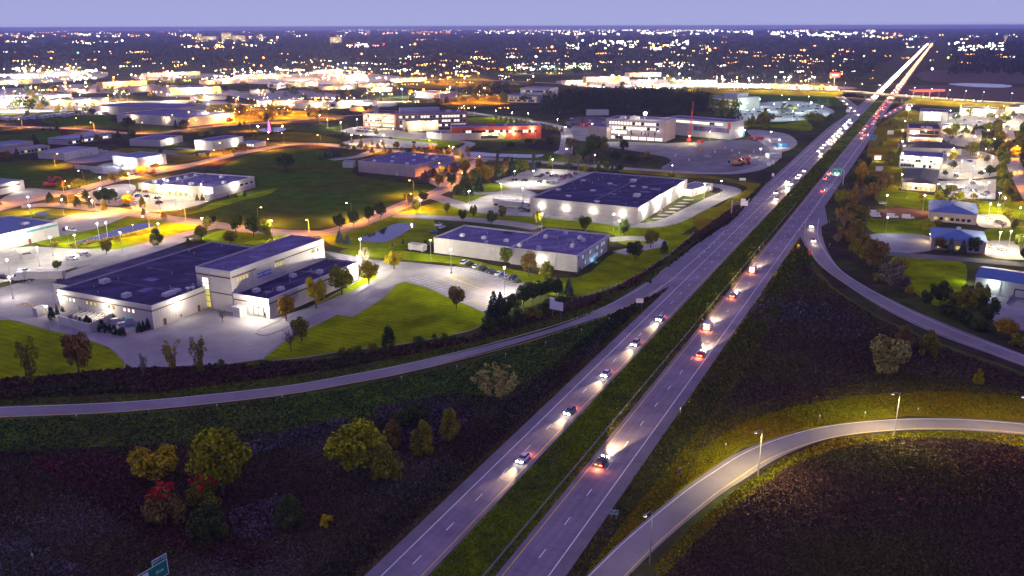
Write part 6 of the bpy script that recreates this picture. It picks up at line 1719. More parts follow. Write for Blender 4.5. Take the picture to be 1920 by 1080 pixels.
cantilever((1371, 403), rad(-14), 8.0, 3.7, 2.6, 6.6, 'sign_white', 'cantilever overhead sign seen from its pale back by the guard rail', 'overhead_sign', (), -1)
og = cantilever((1580, 347), rad(-4), -7.2, 5.4, 3.6, 8.2, 'green_sign', 'blue green overhead sign on a cantilever mast above the highway', 'overhead_sign', (('2', 0, 8.6, 1.6),), 1)
for x in (-5.6, -3.4): MB().box(x - 0.55, x + 0.55, -0.385, -0.36, 7.0, 8.0).obj('route_shield', M['sign_white'], og)
light('POINT', 500, C_COOL, og, (-4.5, -1.5, 6.2), 0.3)
MB().box(-7.0, -2.0, -0.9, -0.6, 6.0, 6.12).obj('catwalk', M['orange'], og)
board_sign((1634, 268), (1638, 268), 3.0, 5.4, 3.4, rad(-4), 'sign_blue', '', 'pale blue panel sign at the right edge of the highway', 2)
for px, w, h, m, lab in (((1669, 254), 5.5, 3.6, 'sign_white', 'pale pink roadside board on the lawn below the brick office'), ((1645, 302), 4.6, 2.6, 'sign_white', 'glowing white and red board on the dark lawn'), ((1648, 323), 4.8, 3.2, 'sign_white', 'white roadside board standing on the mown lawn'),
                         ((1441, 313), 3.0, 2.6, 'sign_white', 'white board by the bend of the site road'), ((1449, 310), 2.0, 2.6, 'sign_white', 'narrow white board by the bend of the site road'), ((1449, 333), 1.6, 2.0, 'sign_white', 'small white sign at the highway verge'), ((1392, 341), 4.0, 1.6, 'sign_white', 'low white sign board on the grass by the site road'),
                         ((1590, 212), 4.6, 3.6, 'sign_white', 'white sign at the merge of the joining ramp'), ((1702, 208), 5, 4, 'sign_white', 'glaring white sign on the lawn by the overpass ramp'), ((1627, 257), 1.2, 2.2, 'sign_white', 'slim white marker at the highway edge'), ((700, 404), 3.0, 2.0, 'sign_white', 'white entry sign at the end of the tree lined avenue')):
    s_ = board_sign(px, px, 0.9, w, h, rad(-5), m, '', lab, 2)
    if 'glowing' in lab or 'glaring' in lab:
        MB().box(-w / 2 + 0.2, w / 2 - 0.2, -0.075, -0.066, 1.1, 0.9 + h - 0.2).obj('lit_face', M['e_winw'], s_); light('POINT', 2500 if 'glowing' in lab else 9000, C_COOL, s_, (0, -2.5, 3), 0.5)
        if 'glowing' in lab: MB().box(-w / 2, w / 2, -0.08, -0.02, 0.93 + h, 1.6 + h).obj('red_top', M['e_red'], s_)
bbd = empty('billboard', P(1563, 166)); MB().lathe([(0.5, 0), (0.4, 17)], 8).obj('mast', M['metal'], bbd); MB().box(-8, 8, -0.5, 0.5, 17, 24).obj('panel', M['metal'], bbd); MB().box(-7.6, 7.6, -0.62, -0.51, 17.4, 23.6).obj('lit_face', M['e_red'], bbd); MB().box(-5.5, 5.5, -0.72, -0.63, 19, 22).obj('lettering_band', M['e_winw'], bbd)
light('POINT', 30000, (1, 0.2, 0.1), bbd, (0, -5, 19), 1.0); reg(bbd, '', 'billboard', (1562, 146), label='tall glowing red and white billboard beyond the overpass road')
for px in ((1727, 178), (1745, 177)):
    f_ = empty('brake_glow', P(px[0], px[1] + 4)); MB().box(-14, 14, -8, 8, 8, 10).obj('roof', M['redp'], f_); MB().box(-14.2, 14.2, -8.4, -8.05, 7.8, 10.2).obj('glow_face', M['e_red'], f_)  # red slab on posts added in place of the brake lights' glow
    for x in (-11, 11): post(None, 8, 0.4, 'metal', 'post', f_, (x, 0, 0))
    light('POINT', 60000, (1, 0.08, 0.06), f_, (0, -14, 8), 1.0); reg(f_, 'red lit canopy standing in for brake lights', 'cuboid', px, 'red brake light stand-ins')

# marker posts along ramps and highway
mk = {}


def marker(px, h=1.3, m='sign_white', w=0.12):
    k = (h, m)
    if k not in mk:
        b = MB(); b.box(-w / 2, w / 2, -0.05, 0.05, 0, h); r = b.obj('marker_post', M['wood']); 
        MB().box(-w / 2 - 0.03, w / 2 + 0.03, -0.08, -0.052, h - 0.35, h + 0.05).obj('reflector', M[m], r); mk[k] = r
    else:
        r = copy_tree(mk[k])
    r.location = P(*px); r.scale = (1.3, 1.3, 1.3)
    reg(r, 'short white marker post' if m == 'sign_white' else ('short yellow tipped marker post' if m == 'sign_yellow' else 'short red marker post'), 'post', px, 'marker posts along the ramps')


for px in ((145, 788), (280, 777), (408, 769), (530, 752), (753, 716), (857, 695), (948, 672), (1023, 650), (1090, 626), (1142, 604), (1388, 452), (1423, 470), (1555, 464), (1650, 580), (1555, 420), (1573, 366), (1360, 843), (1536, 789), (1621, 783), (1720, 776), (1275, 775), (63, 1052)):
    marker(px)
for px in ((20, 788), (1563, 353)): marker(px, 1.4, 'sign_yellow')
for px in ((1494, 545), (1431, 716)): marker(px, 0.9, 'sign_red')

# guard rail, median cable barrier, lot fence
gr = empty('guard_rail', P(1378, 403)); reg(gr, '', 'guard rail', (1385, 400), label='pale steel guard rail beside the cantilever sign')
a, c = P(1375.5, 402) - gr.location, P(1406, 375) - gr.location
MB().tube([a + Vector((0, 0, 0.7)), c + Vector((0, 0, 0.7))], 0.2, 6).obj('rail', M['sign_white'], gr)
for k in range(18):
    q = a.lerp(c, k / 17); MB().box(q.x - 0.08, q.x + 0.08, q.y - 0.08, q.y + 0.08, 0, 0.8).obj('post', M['wood'], gr)
cb = empty('cable_barrier', HW(0, -2.2)); reg(cb, '', 'barrier', (1200, 750), label='long cable barrier on slim posts along the highway median')
pm = MB().box(-0.05, 0.05, -0.05, 0.05, 0, 1.05).mesh('barrier_post', M['metal'])
for k in range(70):
    put(pm, 'post', cb, HW(-6 + 5.2 * k, -1.6) - cb.location)
for z in (0.55, 0.8, 1.0):
    MB().tube([HW(-10, -1.6, z) - cb.location, HW(360, -1.6, z) - cb.location], 0.025, 4).obj('cable', M['metal'], cb)
fe = empty('wire_fence', P(1180, 540)); reg(fe, '', 'fence', (1190, 540), label='wire fence on pale posts along the brown bank below the white warehouse')
fpts = resample(smooth([P(*q) for q in ((1062, 570), (1100, 556), (1150, 540), (1200, 518), (1250, 484), (1290, 452), (1300, 440))], 6), 40)
fpm = MB().box(-0.07, 0.07, -0.07, 0.07, 0, 1.5).mesh('fence_post', M['unit'])
for q in fpts: put(fpm, 'post', fe, q - fe.location)
for z in (0.5, 0.9, 1.3): MB().tube([q - fe.location + Vector((0, 0, z)) for q in fpts], 0.02, 3).obj('wire', M['metal'], fe)
# yellow bollards and hydrant by the truck turn
for k in range(8):
    a = rad(200 - 12 * k); px = (47 + 14 * math.cos(a), 577 - 7 * abs(math.sin(a)))
    px = (33 + 4 * k, 577 - (5 * math.sin(k / 7 * 3.0)))
    o = MB().lathe([(0.14, 0), (0.14, 1.0), (0.05, 1.1)], 8).obj('bollard', M['sign_yellow'], None, P(*px, 0.1)); reg(o, 'x', 'bollard', px, 'yellow bollards', 'yellow bollard in the curved row by the truck turn')

# crane, digger and site things
cr = empty('tower_crane', P(1292, 266)); reg(cr, '', 'crane', (1293, 230), label='red lattice crane mast rising from the building site')
b = MB()
for sx in (-0.7, 0.7):
    for sy in (-0.7, 0.7): b.tube([(sx, sy, 0), (sx * 0.5 + 1.5, sy * 0.5, 34)], 0.16, 4)
for k in range(17):
    z0, z1 = k * 2.0, k * 2.0 + 2; s0 = -1 if k % 2 else 1; f0, f1 = 1 - 0.5 * z0 / 34, 1 - 0.5 * z1 / 34
    for sy in (-0.7, 0.7): b.tube([(0.7 * s0 * f0 + 1.5 * z0 / 34, sy * f0, z0), (-0.7 * s0 * f1 + 1.5 * z1 / 34, sy * f1, z1)], 0.1, 3)
b.obj('lattice_boom', M['redp'], cr)
MB().box(-2.2, 1.6, -1.4, 1.4, 0.9, 3.2, 0, (0.2, 0.6, 0.2, 0.2)).obj('cab', M['redp'], cr)
for y in (-1.7, 1.1): MB().box(-2.6, 2.6, y, y + 0.6, 0, 0.9, 0, (0.3, 0.3, 0, 0)).obj('track', M['dark'], cr)


def digger(px, rz, m, label, sc=1.0):
    r = empty('excavator', P(*px), rz); r.scale = (sc,) * 3
    for y in (-1.4, 0.8): MB().box(-2.2, 2.2, y, y + 0.6, 0, 0.9, 0, (0.35, 0.35, 0, 0)).obj('track', M['dark'], r)
    MB().box(-2.2, 1.2, -1.3, 1.3, 1.0, 2.1, 0, (0.2, 0.1, 0.1, 0.1)).obj('body', M[m], r); MB().box(0.1, 1.3, -1.25, -0.2, 2.1, 3.1, 0, (0.1, 0.25, 0.1, 0.1)).obj('cab', M['glass'], r)
    MB().tube([(1.0, 0.4, 1.8), (3.4, 0.4, 4.6), (5.4, 0.4, 4.3)], [0.3, 0.32, 0.22], 6).obj('boom', M[m], r); MB().tube([(5.3, 0.4, 4.5), (6.4, 0.4, 1.6)], 0.2, 6).obj('arm', M[m], r)
    MB().side([(6.0, 1.6), (6.8, 1.5), (6.6, 0.3), (5.7, 0.2)], 0.0, 0.9).obj('bucket', M['dark'], r)
    reg(r, '', 'excavator', px, None, label)


digger((1382, 311), 0.3, 'orange', 'orange excavator on the gravel near the site road', 1.6); digger((1390, 308), 2.6, 'orange', 'second orange excavator with its boom turned towards the first', 1.4)
digger((92, 350), 0.2, 'redp', 'red excavator at the edge of the dark meadow', 1.3); digger((102, 350), 2.4, 'redp', 'red excavator facing its twin near the orange street', 1.2)
for px, w_, l_, hh, m, lab in (((1384, 256), 11, 3, 4.5, 'tealp', 'teal site container before the unfinished wing'), ((1398, 303), 6, 3, 3.2, 'redp', 'red site container on the gravel'), ((1097, 238), 9, 3, 4, 'redp', 'red container by the workers car park'), ((1120, 216), 24, 8, 6, 'unit', 'white site hall behind the workers car park'), ((1450, 296), 10, 6, 3.4, 'unit', 'white lit site trailer by the highway verge'),
                              ((1418, 262), 12, 3, 2.6, 'redp', 'long red flatbed load at the site entrance'), ((1455, 268), 8, 3, 3.4, 'unit', 'white site truck body at the entrance'), ((1466, 276), 8, 3, 3.2, 'sign_blue', 'blue site truck body by the verge'), ((1315, 284), 4, 2, 2, 'orange', 'orange loader box on the gravel'), ((1313, 268), 5, 2.4, 2.4, 'redp', 'small red cabin at the crane foot')):
    b = MB(); b.box(-w_ / 2, w_ / 2, -l_ / 2, l_ / 2, 0.3, hh); b.box(-w_ / 2 + 0.4, -w_ / 2 + 1.2, -l_ / 2 + 0.2, l_ / 2 - 0.2, 0, 0.3); b.box(w_ / 2 - 1.2, w_ / 2 - 0.4, -l_ / 2 + 0.2, l_ / 2 - 0.2, 0, 0.3)
    o = b.obj('site_container', M[m], None, P(*px), rad(8)); MB().box(-w_ * 0.3, -w_ * 0.1, -l_ / 2 - 0.06, -l_ / 2 - 0.005, 0.5, hh * 0.8).obj('door', M['trim'], o); reg(o, '', 'container', px, None, lab)
for px in ((1326, 294), (1290, 290)):
    o = MB().lathe([(3.5, 0), (2.0, 1.4), (0.5, 2.2)], 12).obj('gravel_heap', M['concrete'], None, P(*px)); reg(o, 'heap of pale gravel', 'heap', px)
for k in range(16):
    px = (rng.uniform(1262, 1430), rng.uniform(272, 312)); o = MB().lathe([(0.35, 0), (0.35, 0.1), (0.12, 1.0)], 6).obj('traffic_cone', M['sign_white' if k % 3 else 'orange'], None, P(*px)); o.scale = (1.6,) * 3; reg(o, 'x', 'cone', px, 'site marker cones', 'small pale marker cone standing on the site gravel')
fo = empty('fountain', P(505, 243)); reg(fo, '', 'fountain', (505, 236), label='pink lit fountain spraying from the small roadside pond')
MB().lathe([(1.6, 0), (1.2, 3), (0.5, 7), (0.1, 10)], 10).obj('water_jet', emit('pink_spray_glow', (1.0, 0.16, 0.5), 2.5), fo); light('POINT', 9000, (1, 0.1, 0.4), fo, (0, -3, 2), 0.5)  # the jet glows by itself; pink lamp light put into its material
for px, em in (((484, 243), 'e_white'), ((530, 243), 'e_sod')):
    o = empty('pond_lamp', P(*px)); MB().lathe([(0.1, 0), (0.1, 2.6)], 6).obj('post', M['metal'], o); MB().lathe([(0.2, 0), (0.7, 0.4), (0.6, 1.2), (0.1, 1.4)], 10, (0, 0, 2.6)).obj('lamp_globe', M[em], o); light('POINT', 7000, C_WARM, o, (0, 0, 4.6), 0.4); reg(o, 'globe lamp at the fountain pond', 'lamp', px)
# far masts: water towers and the masts on the skyline
for px, h_, nm, lab in (((1082, 76), 34, 'water_tower', 'white far water tower above the dark woods'), ((1883, 84), 44, 'water_tower', 'slim pale water tower on the far skyline')):
    r = empty(nm, P(*px)); MB().lathe([(6, 0), (3, 8), (3, h_ - 14)], 10).obj('shaft', M['unit'], r); MB().lathe([(3, h_ - 14), (9, h_ - 9), (11, h_ - 4), (9, h_), (2, h_ + 2)], 12).obj('tank', M['unit'], r); light('POINT', 90000, C_WARM, r, (-4, -30, 12), 2); reg(r, '', 'water tower', px, None, lab)
for x, h_ in ((737, 84), (632, 88), (38, 60), (934, 70), (238, 60), (248, 70), (260, 60), (775, 60), (801, 70)):
    p = P(x, 66); o = empty('radio_mast', p); MB().lathe([(1.2, 0), (0.5, h_)], 5).obj('mast', M['redp'], o); MB().lathe([(0.5, 0), (3.2, 2), (0.5, 4)], 6, (0, 0, h_)).obj('beacon', M['e_red'], o); MB().lathe([(0.5, 0), (2.4, 1.5), (0.5, 3)], 6, (0, 0, h_ * 0.5)).obj('beacon', M['e_red'], o)
    reg(o, 'thin red beacon mast on the skyline', 'mast', (x, 55), 'beacon masts on the skyline')
# hospital and other large far blocks with lit fronts
for (x, y, w_, hh, d_, lab) in ((392, 78, 100, 34, 40, 'broad lit hospital block above the far trees'), (425, 77, 70, 58, 40, 'stepped tower of the far lit hospital'), (448, 78, 90, 40, 40, 'eastern lit block of the far hospital'), (374, 76, 40, 46, 30, 'slim lit block at one end of the far hospital'), (630, 85, 60, 42, 30, 'lone red and white lit block above the woods'), (490, 76, 70, 28, 30, 'low lit blocks beside the far hospital')):
    p = P(x, y); o = empty('far_block', p); MB().box(-w_ / 2, w_ / 2, 0, d_, 0, hh).obj('wall', M['tan_wall'], o)
    for k in range(4):
        for j in range(max(2, int(hh / 12))):
            xx = -w_ / 2 + w_ * (k + 0.12) / 4
            MB().box(xx, xx + w_ * 0.19, -0.6, -0.05, 4 + j * 11, 4 + j * 11 + 6.5).obj('window', M['e_win' if (k + j) % 3 else 'e_winw'], o)
    light('POINT', 400000, C_WARM, o, (0, -60, 20), 4); reg(o, '', 'building', (x, y), None, lab)
# ------------------------------------------------------------------ trees and weeds
def cards_mesh(name, c, nrm, size, tint, m, aspect=1.0, extra=None):
    """many small leaf shaped faces: centres, facing, sizes and tints"""
    n = len(c)
    nrm = nrm / (np.linalg.norm(nrm, axis=1, keepdims=True) + 1e-9)
    r = nrg.normal(size=(n, 3)); a = np.cross(nrm, r); a /= (np.linalg.norm(a, axis=1, keepdims=True) + 1e-9); b = np.cross(nrm, a)
    s = size[:, None]
    j = lambda: nrg.uniform(0.6, 1.15, (n, 1))
    v = np.stack([c - a * s * j(), c - b * s * aspect * j(), c + a * s * j(), c + b * s * aspect * j()], 1).reshape(-1, 3)
    me = bpy.data.meshes.new(name)
    me.vertices.add(4 * n); me.vertices.foreach_set('co', v.astype(np.float32).ravel())
    me.loops.add(4 * n); me.loops.foreach_set('vertex_index', np.arange(4 * n, dtype=np.int32))
    me.polygons.add(n); me.polygons.foreach_set('loop_start', np.arange(0, 4 * n, 4, dtype=np.int32)); me.polygons.foreach_set('loop_total', np.full(n, 4, np.int32))
    at = me.attributes.new('tint', 'FLOAT_COLOR', 'POINT')
    col = np.ones((n, 4), np.float32); col[:, :3] = tint
    at.data.foreach_set('color', np.repeat(col, 4, axis=0).ravel())
    me.materials.append(m); me.update(); me.validate()
    return me


def tints(n, lo=0.62, hi=1.38, hue=0.12):
    k = nrg.uniform(lo, hi, n)
    h_ = nrg.normal(0, hue, n)
    return np.stack([k * (1 + h_), k, k * (1 - h_ * 0.5)], 1).clip(0.05, 2.2)


def crown(kind, n, size, seed):
    """a crown 1 m wide and 1 m tall standing on z = 0, as lumps of leaves with gaps between them"""
    R_ = np.random.default_rng(seed)
    L = []                               # lumps: centre, radius
    if kind in ('round', 'oval'):
        nl = 26 if kind == 'round' else 22
        for i in range(nl):
            u = R_.normal(size=3); u /= np.linalg.norm(u); rr = R_.uniform(0.55, 1.0) ** 0.5
            z = 0.60 + 0.30 * u[2] * rr
            taper = 1.0 if kind == 'round' else (1.25 - 0.75 * max(0, (z - 0.3)))
            L.append(((0.36 * u[0] * rr * taper, 0.36 * u[1] * rr * taper, z), R_.uniform(0.10, 0.17)))
        L.append(((0, 0, 0.58), 0.22))
    elif kind == 'egg':
        for i in range(26):
            z = R_.uniform(0.12, 0.93); r = 0.44 * math.sin(math.pi * min(1, (z + 0.12)) ** 0.85) ** 0.8
            a = R_.uniform(0, 6.28); L.append(((r * 0.75 * math.cos(a), r * 0.75 * math.sin(a), z), 0.08 + 0.09 * (1 - abs(z - 0.45))))
        L.append(((0, 0, 0.5), 0.25))
    elif kind == 'cone':
        for i in range(44):
            z = 0.06 + 0.9 * (i / 44); r = 0.46 * (1 - z) ** 0.85; a = i * 2.4
            L.append(((r * 0.8 * math.cos(a), r * 0.8 * math.sin(a), z), 0.05 + 0.09 * (1 - z)))
    elif kind == 'tall':
        for st_ in range(5):
            bx, by = R_.uniform(-0.33, 0.33, 2); top = R_.uniform(0.7, 0.98)
            for k in range(7):
                f = (k + 0.6) / 7; L.append(((bx * f + R_.normal(0, 0.05), by * f + R_.normal(0, 0.05), 0.12 + (top - 0.12) * f), R_.uniform(0.05, 0.11)))
    elif kind == 'bush':
        for i in range(16):
            a = R_.uniform(0, 6.28); r = R_.uniform(0.05, 0.36); z = R_.uniform(0.15, 0.85) * (1 - r)
            L.append(((r * math.cos(a), r * math.sin(a), z), R_.uniform(0.10, 0.18)))
    elif kind == 'willow':
        for i in range(34):
            a = R_.uniform(0, 6.28); r = 0.45 * R_.uniform(0, 1) ** 0.5; top = R_.uniform(0.7, 1.0) * (1 - 0.5 * r)
            for k in range(4):
                f = 0.35 + 0.65 * (k + 0.5) / 4; L.append(((r * math.cos(a) * f, r * math.sin(a) * f, top * f), 0.045))
    elif kind == 'bare':
        for i in range(26):
            u = R_.normal(size=3); u /= np.linalg.norm(u); L.append(((0.36 * u[0], 0.36 * u[1], 0.66 + 0.28 * u[2]), 0.09))
    C = np.array([l[0] for l in L]); Rr = np.array([l[1] for l in L])
    w = Rr ** 2; idx = R_.choice(len(L), n, p=w / w.sum())
    u = R_.normal(size=(n, 3)); u /= np.linalg.norm(u, axis=1, keepdims=True)
    c = C[idx] + u * Rr[idx][:, None] * R_.uniform(0.55, 1.08, (n, 1)) ** 0.6
    lt = R_.uniform(0.75, 1.25, len(L))[idx]
    nrm = u + R_.normal(0, 0.45, (n, 3)) + np.array([0, 0, 0.25])
    if kind == 'cone': nrm = u * 0.6 + R_.normal(0, 0.4, (n, 3)) + np.array([0, 0, 0.7])
    t = tints(n) * lt[:, None]
    s = R_.uniform(0.6, 1.3, n) * size
    c[:, 2] = c[:, 2].clip(0.02, 1.0)
    return c, nrm, s, t


CROWNS = {}
spec = {'round': (2700, 0.036), 'oval': (2400, 0.036), 'egg': (2600, 0.035), 'cone': (2400, 0.034), 'tall': (1300, 0.028), 'bush': (1200, 0.048), 'willow': (2200, 0.024), 'bare': (260, 0.018)}
for k, (n, s_) in spec.items():
    for v_ in range(3):
        CROWNS[k, v_] = cards_mesh('crown_' + k, *crown(k, n, s_, 100 * v_ + len(k) * 7 + ord(k[0])), M['leaf'], 0.8)
    CROWNS[k, 'far'] = cards_mesh('crown_far_' + k, *crown(k, int(n * 0.2), s_ * 2.1, 999 + len(k)), M['leaf'], 0.8)
TR = {}
for k in spec:
    b = MB(); R2 = random.Random(len(k))
    tz = {'round': 0.62, 'oval': 0.6, 'egg': 0.5, 'cone': 0.9, 'tall': 0.6, 'bush': 0.4, 'willow': 0.4, 'bare': 0.6}[k]
    if k in ('willow', 'tall', 'bush'):
        for i in range(6 if k != 'bush' else 4):
            a = i * 1.05 + R2.uniform(-0.3, 0.3); r = 0.12 if k != 'willow' else 0.25
            b.tube([(0.02 * math.cos(a), 0.02 * math.sin(a), 0), (r * 0.6 * math.cos(a), r * 0.6 * math.sin(a), tz * 0.5), (r * math.cos(a), r * math.sin(a), tz + 0.2)], [0.016, 0.012, 0.004], 5)
    else:
        b.tube([(0, 0, 0), (0.005, 0, tz * 0.5), (0, 0.01, tz)], [0.030, 0.024, 0.008], 7)
        nb_ = 26 if k == 'bare' else 7
        for i in range(nb_):
            a = i * 2.4; z0 = 0.28 + 0.3 * (i / nb_); ln = R2.uniform(0.22, 0.38)
            e_ = (ln * math.cos(a), ln * math.sin(a), z0 + R2.uniform(0.15, 0.34))
            if k != 'cone': b.tube([(0, 0, z0), (e_[0] * 0.5, e_[1] * 0.5, (z0 + e_[2]) / 2 + 0.02), e_], [0.013, 0.009, 0.003], 4)
            if k == 'bare':
                for j in range(3): b.tube([(e_[0] * 0.55, e_[1] * 0.55, (z0 + e_[2]) / 2), (e_[0] * (0.7 + 0.2 * j), e_[1] * (1.2 - 0.25 * j), e_[2] + 0.05 * j)], [0.006, 0.002], 3)
    TR[k] = b.mesh('trunk_' + k, M['bark'])
TC = {'green': (0.10, 0.125, 0.010), 'dark': (0.050, 0.068, 0.016), 'pine': (0.024, 0.046, 0.024), 'spruce': (0.07, 0.10, 0.09), 'lime': (0.22, 0.22, 0.006), 'yellow': (0.34, 0.26, 0.008), 'gold': (0.30, 0.18, 0.008),
      'brown': (0.18, 0.12, 0.028), 'olive': (0.17, 0.155, 0.014), 'mauve': (0.15, 0.105, 0.085), 'red': (0.45, 0.008, 0.02), 'rust': (0.16, 0.085, 0.022), 'grey': (0.18, 0.16, 0.085), 'pale': (0.33, 0.30, 0.07)}
WORD = {'round': 'round', 'oval': 'oval crowned', 'egg': 'egg shaped', 'cone': 'conical', 'tall': 'tall straggly', 'bush': 'low', 'willow': 'many stemmed', 'bare': 'nearly bare'}
NT = [0]


def tree(px, wpx, hpx, kind='round', col='green', desc=None, noun_name=None, group=None, label=None, far=False, rows=None):
    p = P(*px); k = ppm(px[1])
    w, h = wpx / k, hpx / (k * 0.955)
    NT[0] += 1
    name = noun_name or {'cone': 'conifer_tree', 'bush': 'shrub', 'willow': 'shrub'}.get(kind, 'broadleaf_tree')
    r = empty(name, p, rng.uniform(0, 6.28))
    w2 = w * (1.12 if kind in ('round', 'oval') else 1.05)
    me = CROWNS[kind, 'far' if far else NT[0] % 3]
    c = TC[col]; f = rng.uniform(0.88, 1.12)
    cr_ = put(me, 'crown', r, (0, 0, 0), 0, (w2, w2, h), tuple(x * f for x in c))
    put(TR[kind], 'trunk', r, (0, 0, 0), 0, (w2 * 0.9, w2 * 0.9, h))
    cw = {'pine': 'dark green', 'dark': 'dark green', 'spruce': 'blue green', 'lime': 'lime green', 'green': 'green', 'gold': 'golden', 'mauve': 'mauve brown', 'grey': 'grey green', 'pale': 'pale green', 'olive': 'olive'}.get(col, col)
    noun = {'cone': 'conifer', 'bush': 'shrub', 'willow': 'shrub'}.get(kind, 'tree')
    reg(r, desc or f'{WORD[kind]} {cw} {noun}', 'shrub' if noun == 'shrub' else 'tree', px, group or 'trees of the near ground', label)
    return r


T = tree
# the dark meadow in the near corner
T((292, 908), 96, 78, 'round', 'yellow', label='broad yellow green tree at one end of the clump in the near meadow')
T((418, 930), 112, 128, 'round', 'lime', label='largest yellow green tree of the clump in the near meadow')
rt = T((312, 985), 78, 86, 'egg', 'brown', label='brown tree with a red top at the front of the meadow clump')
put(CROWNS['bush', 'far'], 'red_crown_patch', rt, (0, 0, (54 / ppm(985)) / 0.955), 0, (52 / ppm(985), 52 / ppm(985), 40 / ppm(985)), TC['red'])['label'] = 'red leaves at the top of the crown'
rt = T((386, 955), 66, 74, 'egg', 'olive', label='olive tree with a red tuft before the largest meadow tree')
put(CROWNS['bush', 'far'], 'red_crown_patch', rt, (0, 0, (46 / ppm(955)) / 0.955), 0, (50 / ppm(955), 50 / ppm(955), 34 / ppm(955)), TC['red'])['label'] = 'red leaves at the top of the crown'
T((393, 1014), 76, 80, 'egg', 'dark', label='dark green tree nearest to us in the meadow clump')
T((543, 986), 56, 66, 'egg', 'dark', label='lone dark green tree between the two meadow clumps')
T((614, 986), 30, 26, 'bush', 'yellow', label='small bright yellow shrub alone in the near meadow')
T((667, 892), 110, 108, 'round', 'lime', label='big yellow green tree of the clump nearer the highway')
T((725, 906), 64, 84, 'egg', 'olive', label='brown green egg shaped tree beside the big one near the highway')
T((737, 840), 42, 56, 'egg', 'brown', label='small brown tree tucked behind the big yellow green one')
T((794, 850), 54, 66, 'egg', 'olive', label='olive egg shaped tree in the middle of the highway clump')
T((843, 822), 44, 62, 'egg', 'olive', label='slim olive tree last in line toward the bushy willow')
T((783, 800), 52, 46, 'round', 'dark', label='dim dark tree behind the olive egg shaped one'); T((757, 806), 40, 40, 'round', 'dark', label='dimmest dark tree behind the small brown one')
T((930, 755), 118, 80, 'willow', 'pale', label='broad many stemmed willow shrub near the middle of the highway bank')
# right interchange ground
T((1662, 714), 76, 86, 'round', 'pale', label='large grey green tree in the brown ground inside the exit ramp'); T((1644, 706), 26, 40, 'tall', 'yellow', label='slim yellow sapling at the foot of the large grey green tree')
T((1692, 656), 42, 48, 'egg', 'brown', label='brown tree behind the large grey green one'); T((1740, 668), 40, 50, 'egg', 'olive', label='olive egg shaped tree alone beside the exit ramp'); T((1832, 722), 22, 34, 'bush', 'yellow', label='small yellow sapling between exit ramp and loop ramp')
# along the left ramp and the plant's front
T((58, 726), 62, 100, 'tall', 'olive'); T((149, 704), 60, 84, 'oval', 'rust', label='rusty brown tree on the bright lawn of the beige hall'); T((328, 696), 48, 62, 'tall', 'yellow'); T((379, 706), 50, 82, 'tall', 'olive', label='straggly olive tree at the edge of the truck turning yard'); T((270, 708), 24, 46, 'tall', 'grey'); T((414, 690), 22, 18, 'bush', 'green')
T((546, 660), 38, 48, 'bare', 'grey', label='bare greyish tree beside the drive on the large lawn'); T((566, 642), 38, 50, 'round', 'olive', 'olive thin tree'); T((729, 656), 28, 48, 'egg', 'dark'); T((788, 650), 32, 26, 'bush', 'dark')
for x in (470, 482, 500, 640, 655, 670, 700, 815, 835, 850): T((x, 690 - (x - 470) * 0.14), rng.uniform(16, 28), rng.uniform(12, 20), 'bush', rng.choice(('dark', 'green', 'olive')))
T((593, 579), 40, 64, 'oval', 'yellow', label='tall yellow green tree in front of the beige wing wall'); T((641, 553), 48, 56, 'round', 'lime', label='broad lime tree at the beige wing wall'); T((537, 602), 38, 50, 'round', 'gold', label='golden tree at the corner of the loading docks'); T((692, 532), 38, 44, 'round', 'yellow'); T((739, 505), 36, 34, 'round', 'yellow', label='bright yellow tree on the island of the parking lot entry'); T((684, 505), 30, 42, 'bare', 'mauve'); T((418, 604), 24, 26, 'bare', 'brown', label='brown bare tree against the foot of the banner tower')
T((856, 580), 34, 46, 'round', 'brown', label='brown green tree alone on the lawn corner by the bays')
for (x, y, w, h, k, c) in ((926, 602, 36, 58, 'cone', 'pine'), (938, 590, 26, 44, 'cone', 'pine'), (952, 592, 30, 36, 'round', 'dark'), (966, 584, 30, 36, 'round', 'dark'), (982, 574, 30, 40, 'round', 'dark'), (998, 568, 30, 40, 'round', 'dark'), (1014, 562, 30, 38, 'round', 'dark'), (1030, 558, 30, 38, 'round', 'dark'), (1044, 556, 26, 34, 'round', 'dark'), (1046, 548, 22, 32, 'cone', 'pine'), (1066, 553, 22, 32, 'cone', 'spruce'),
                        (920, 618, 40, 30, 'bush', 'dark'), (944, 612, 34, 26, 'bush', 'dark'), (970, 606, 44, 30, 'bush', 'dark'), (1000, 598, 40, 30, 'bush', 'olive'), (1028, 584, 36, 28, 'bush', 'dark'), (1052, 572, 30, 22, 'bush', 'dark'), (960, 568, 16, 12, 'bush', 'gold')):
    T((x, y), w, h, k, c)
T((948, 500), 28, 38, 'oval', 'green', label='green tree before the long white warehouse wall'); T((991, 519), 30, 50, 'oval', 'brown', label='brown topped tree before the lit white warehouse wall'); T((1025, 536), 30, 48, 'oval', 'olive', label='olive tree nearest the corner of the white warehouse')
T((1191, 486), 36, 34, 'round', 'dark'); T((1220, 465), 28, 34, 'round', 'olive'); T((1245, 475), 16, 24, 'egg', 'dark'); T((1085, 508), 8, 10, 'bush', 'dark')
for (x, y, w, h, c) in ((922, 423, 22, 28, 'green'), (888, 410, 16, 26, 'olive'), (867, 416, 18, 24, 'green'), (942, 412, 16, 26, 'olive'), (1008, 427, 22, 32, 'olive'), (1097, 434, 28, 30, 'green'), (1170, 443, 20, 32, 'dark'), (838, 400, 14, 20, 'lime')): T((x, y), w, h, 'round', c)
T((1258, 336), 16, 14, 'round', 'lime')
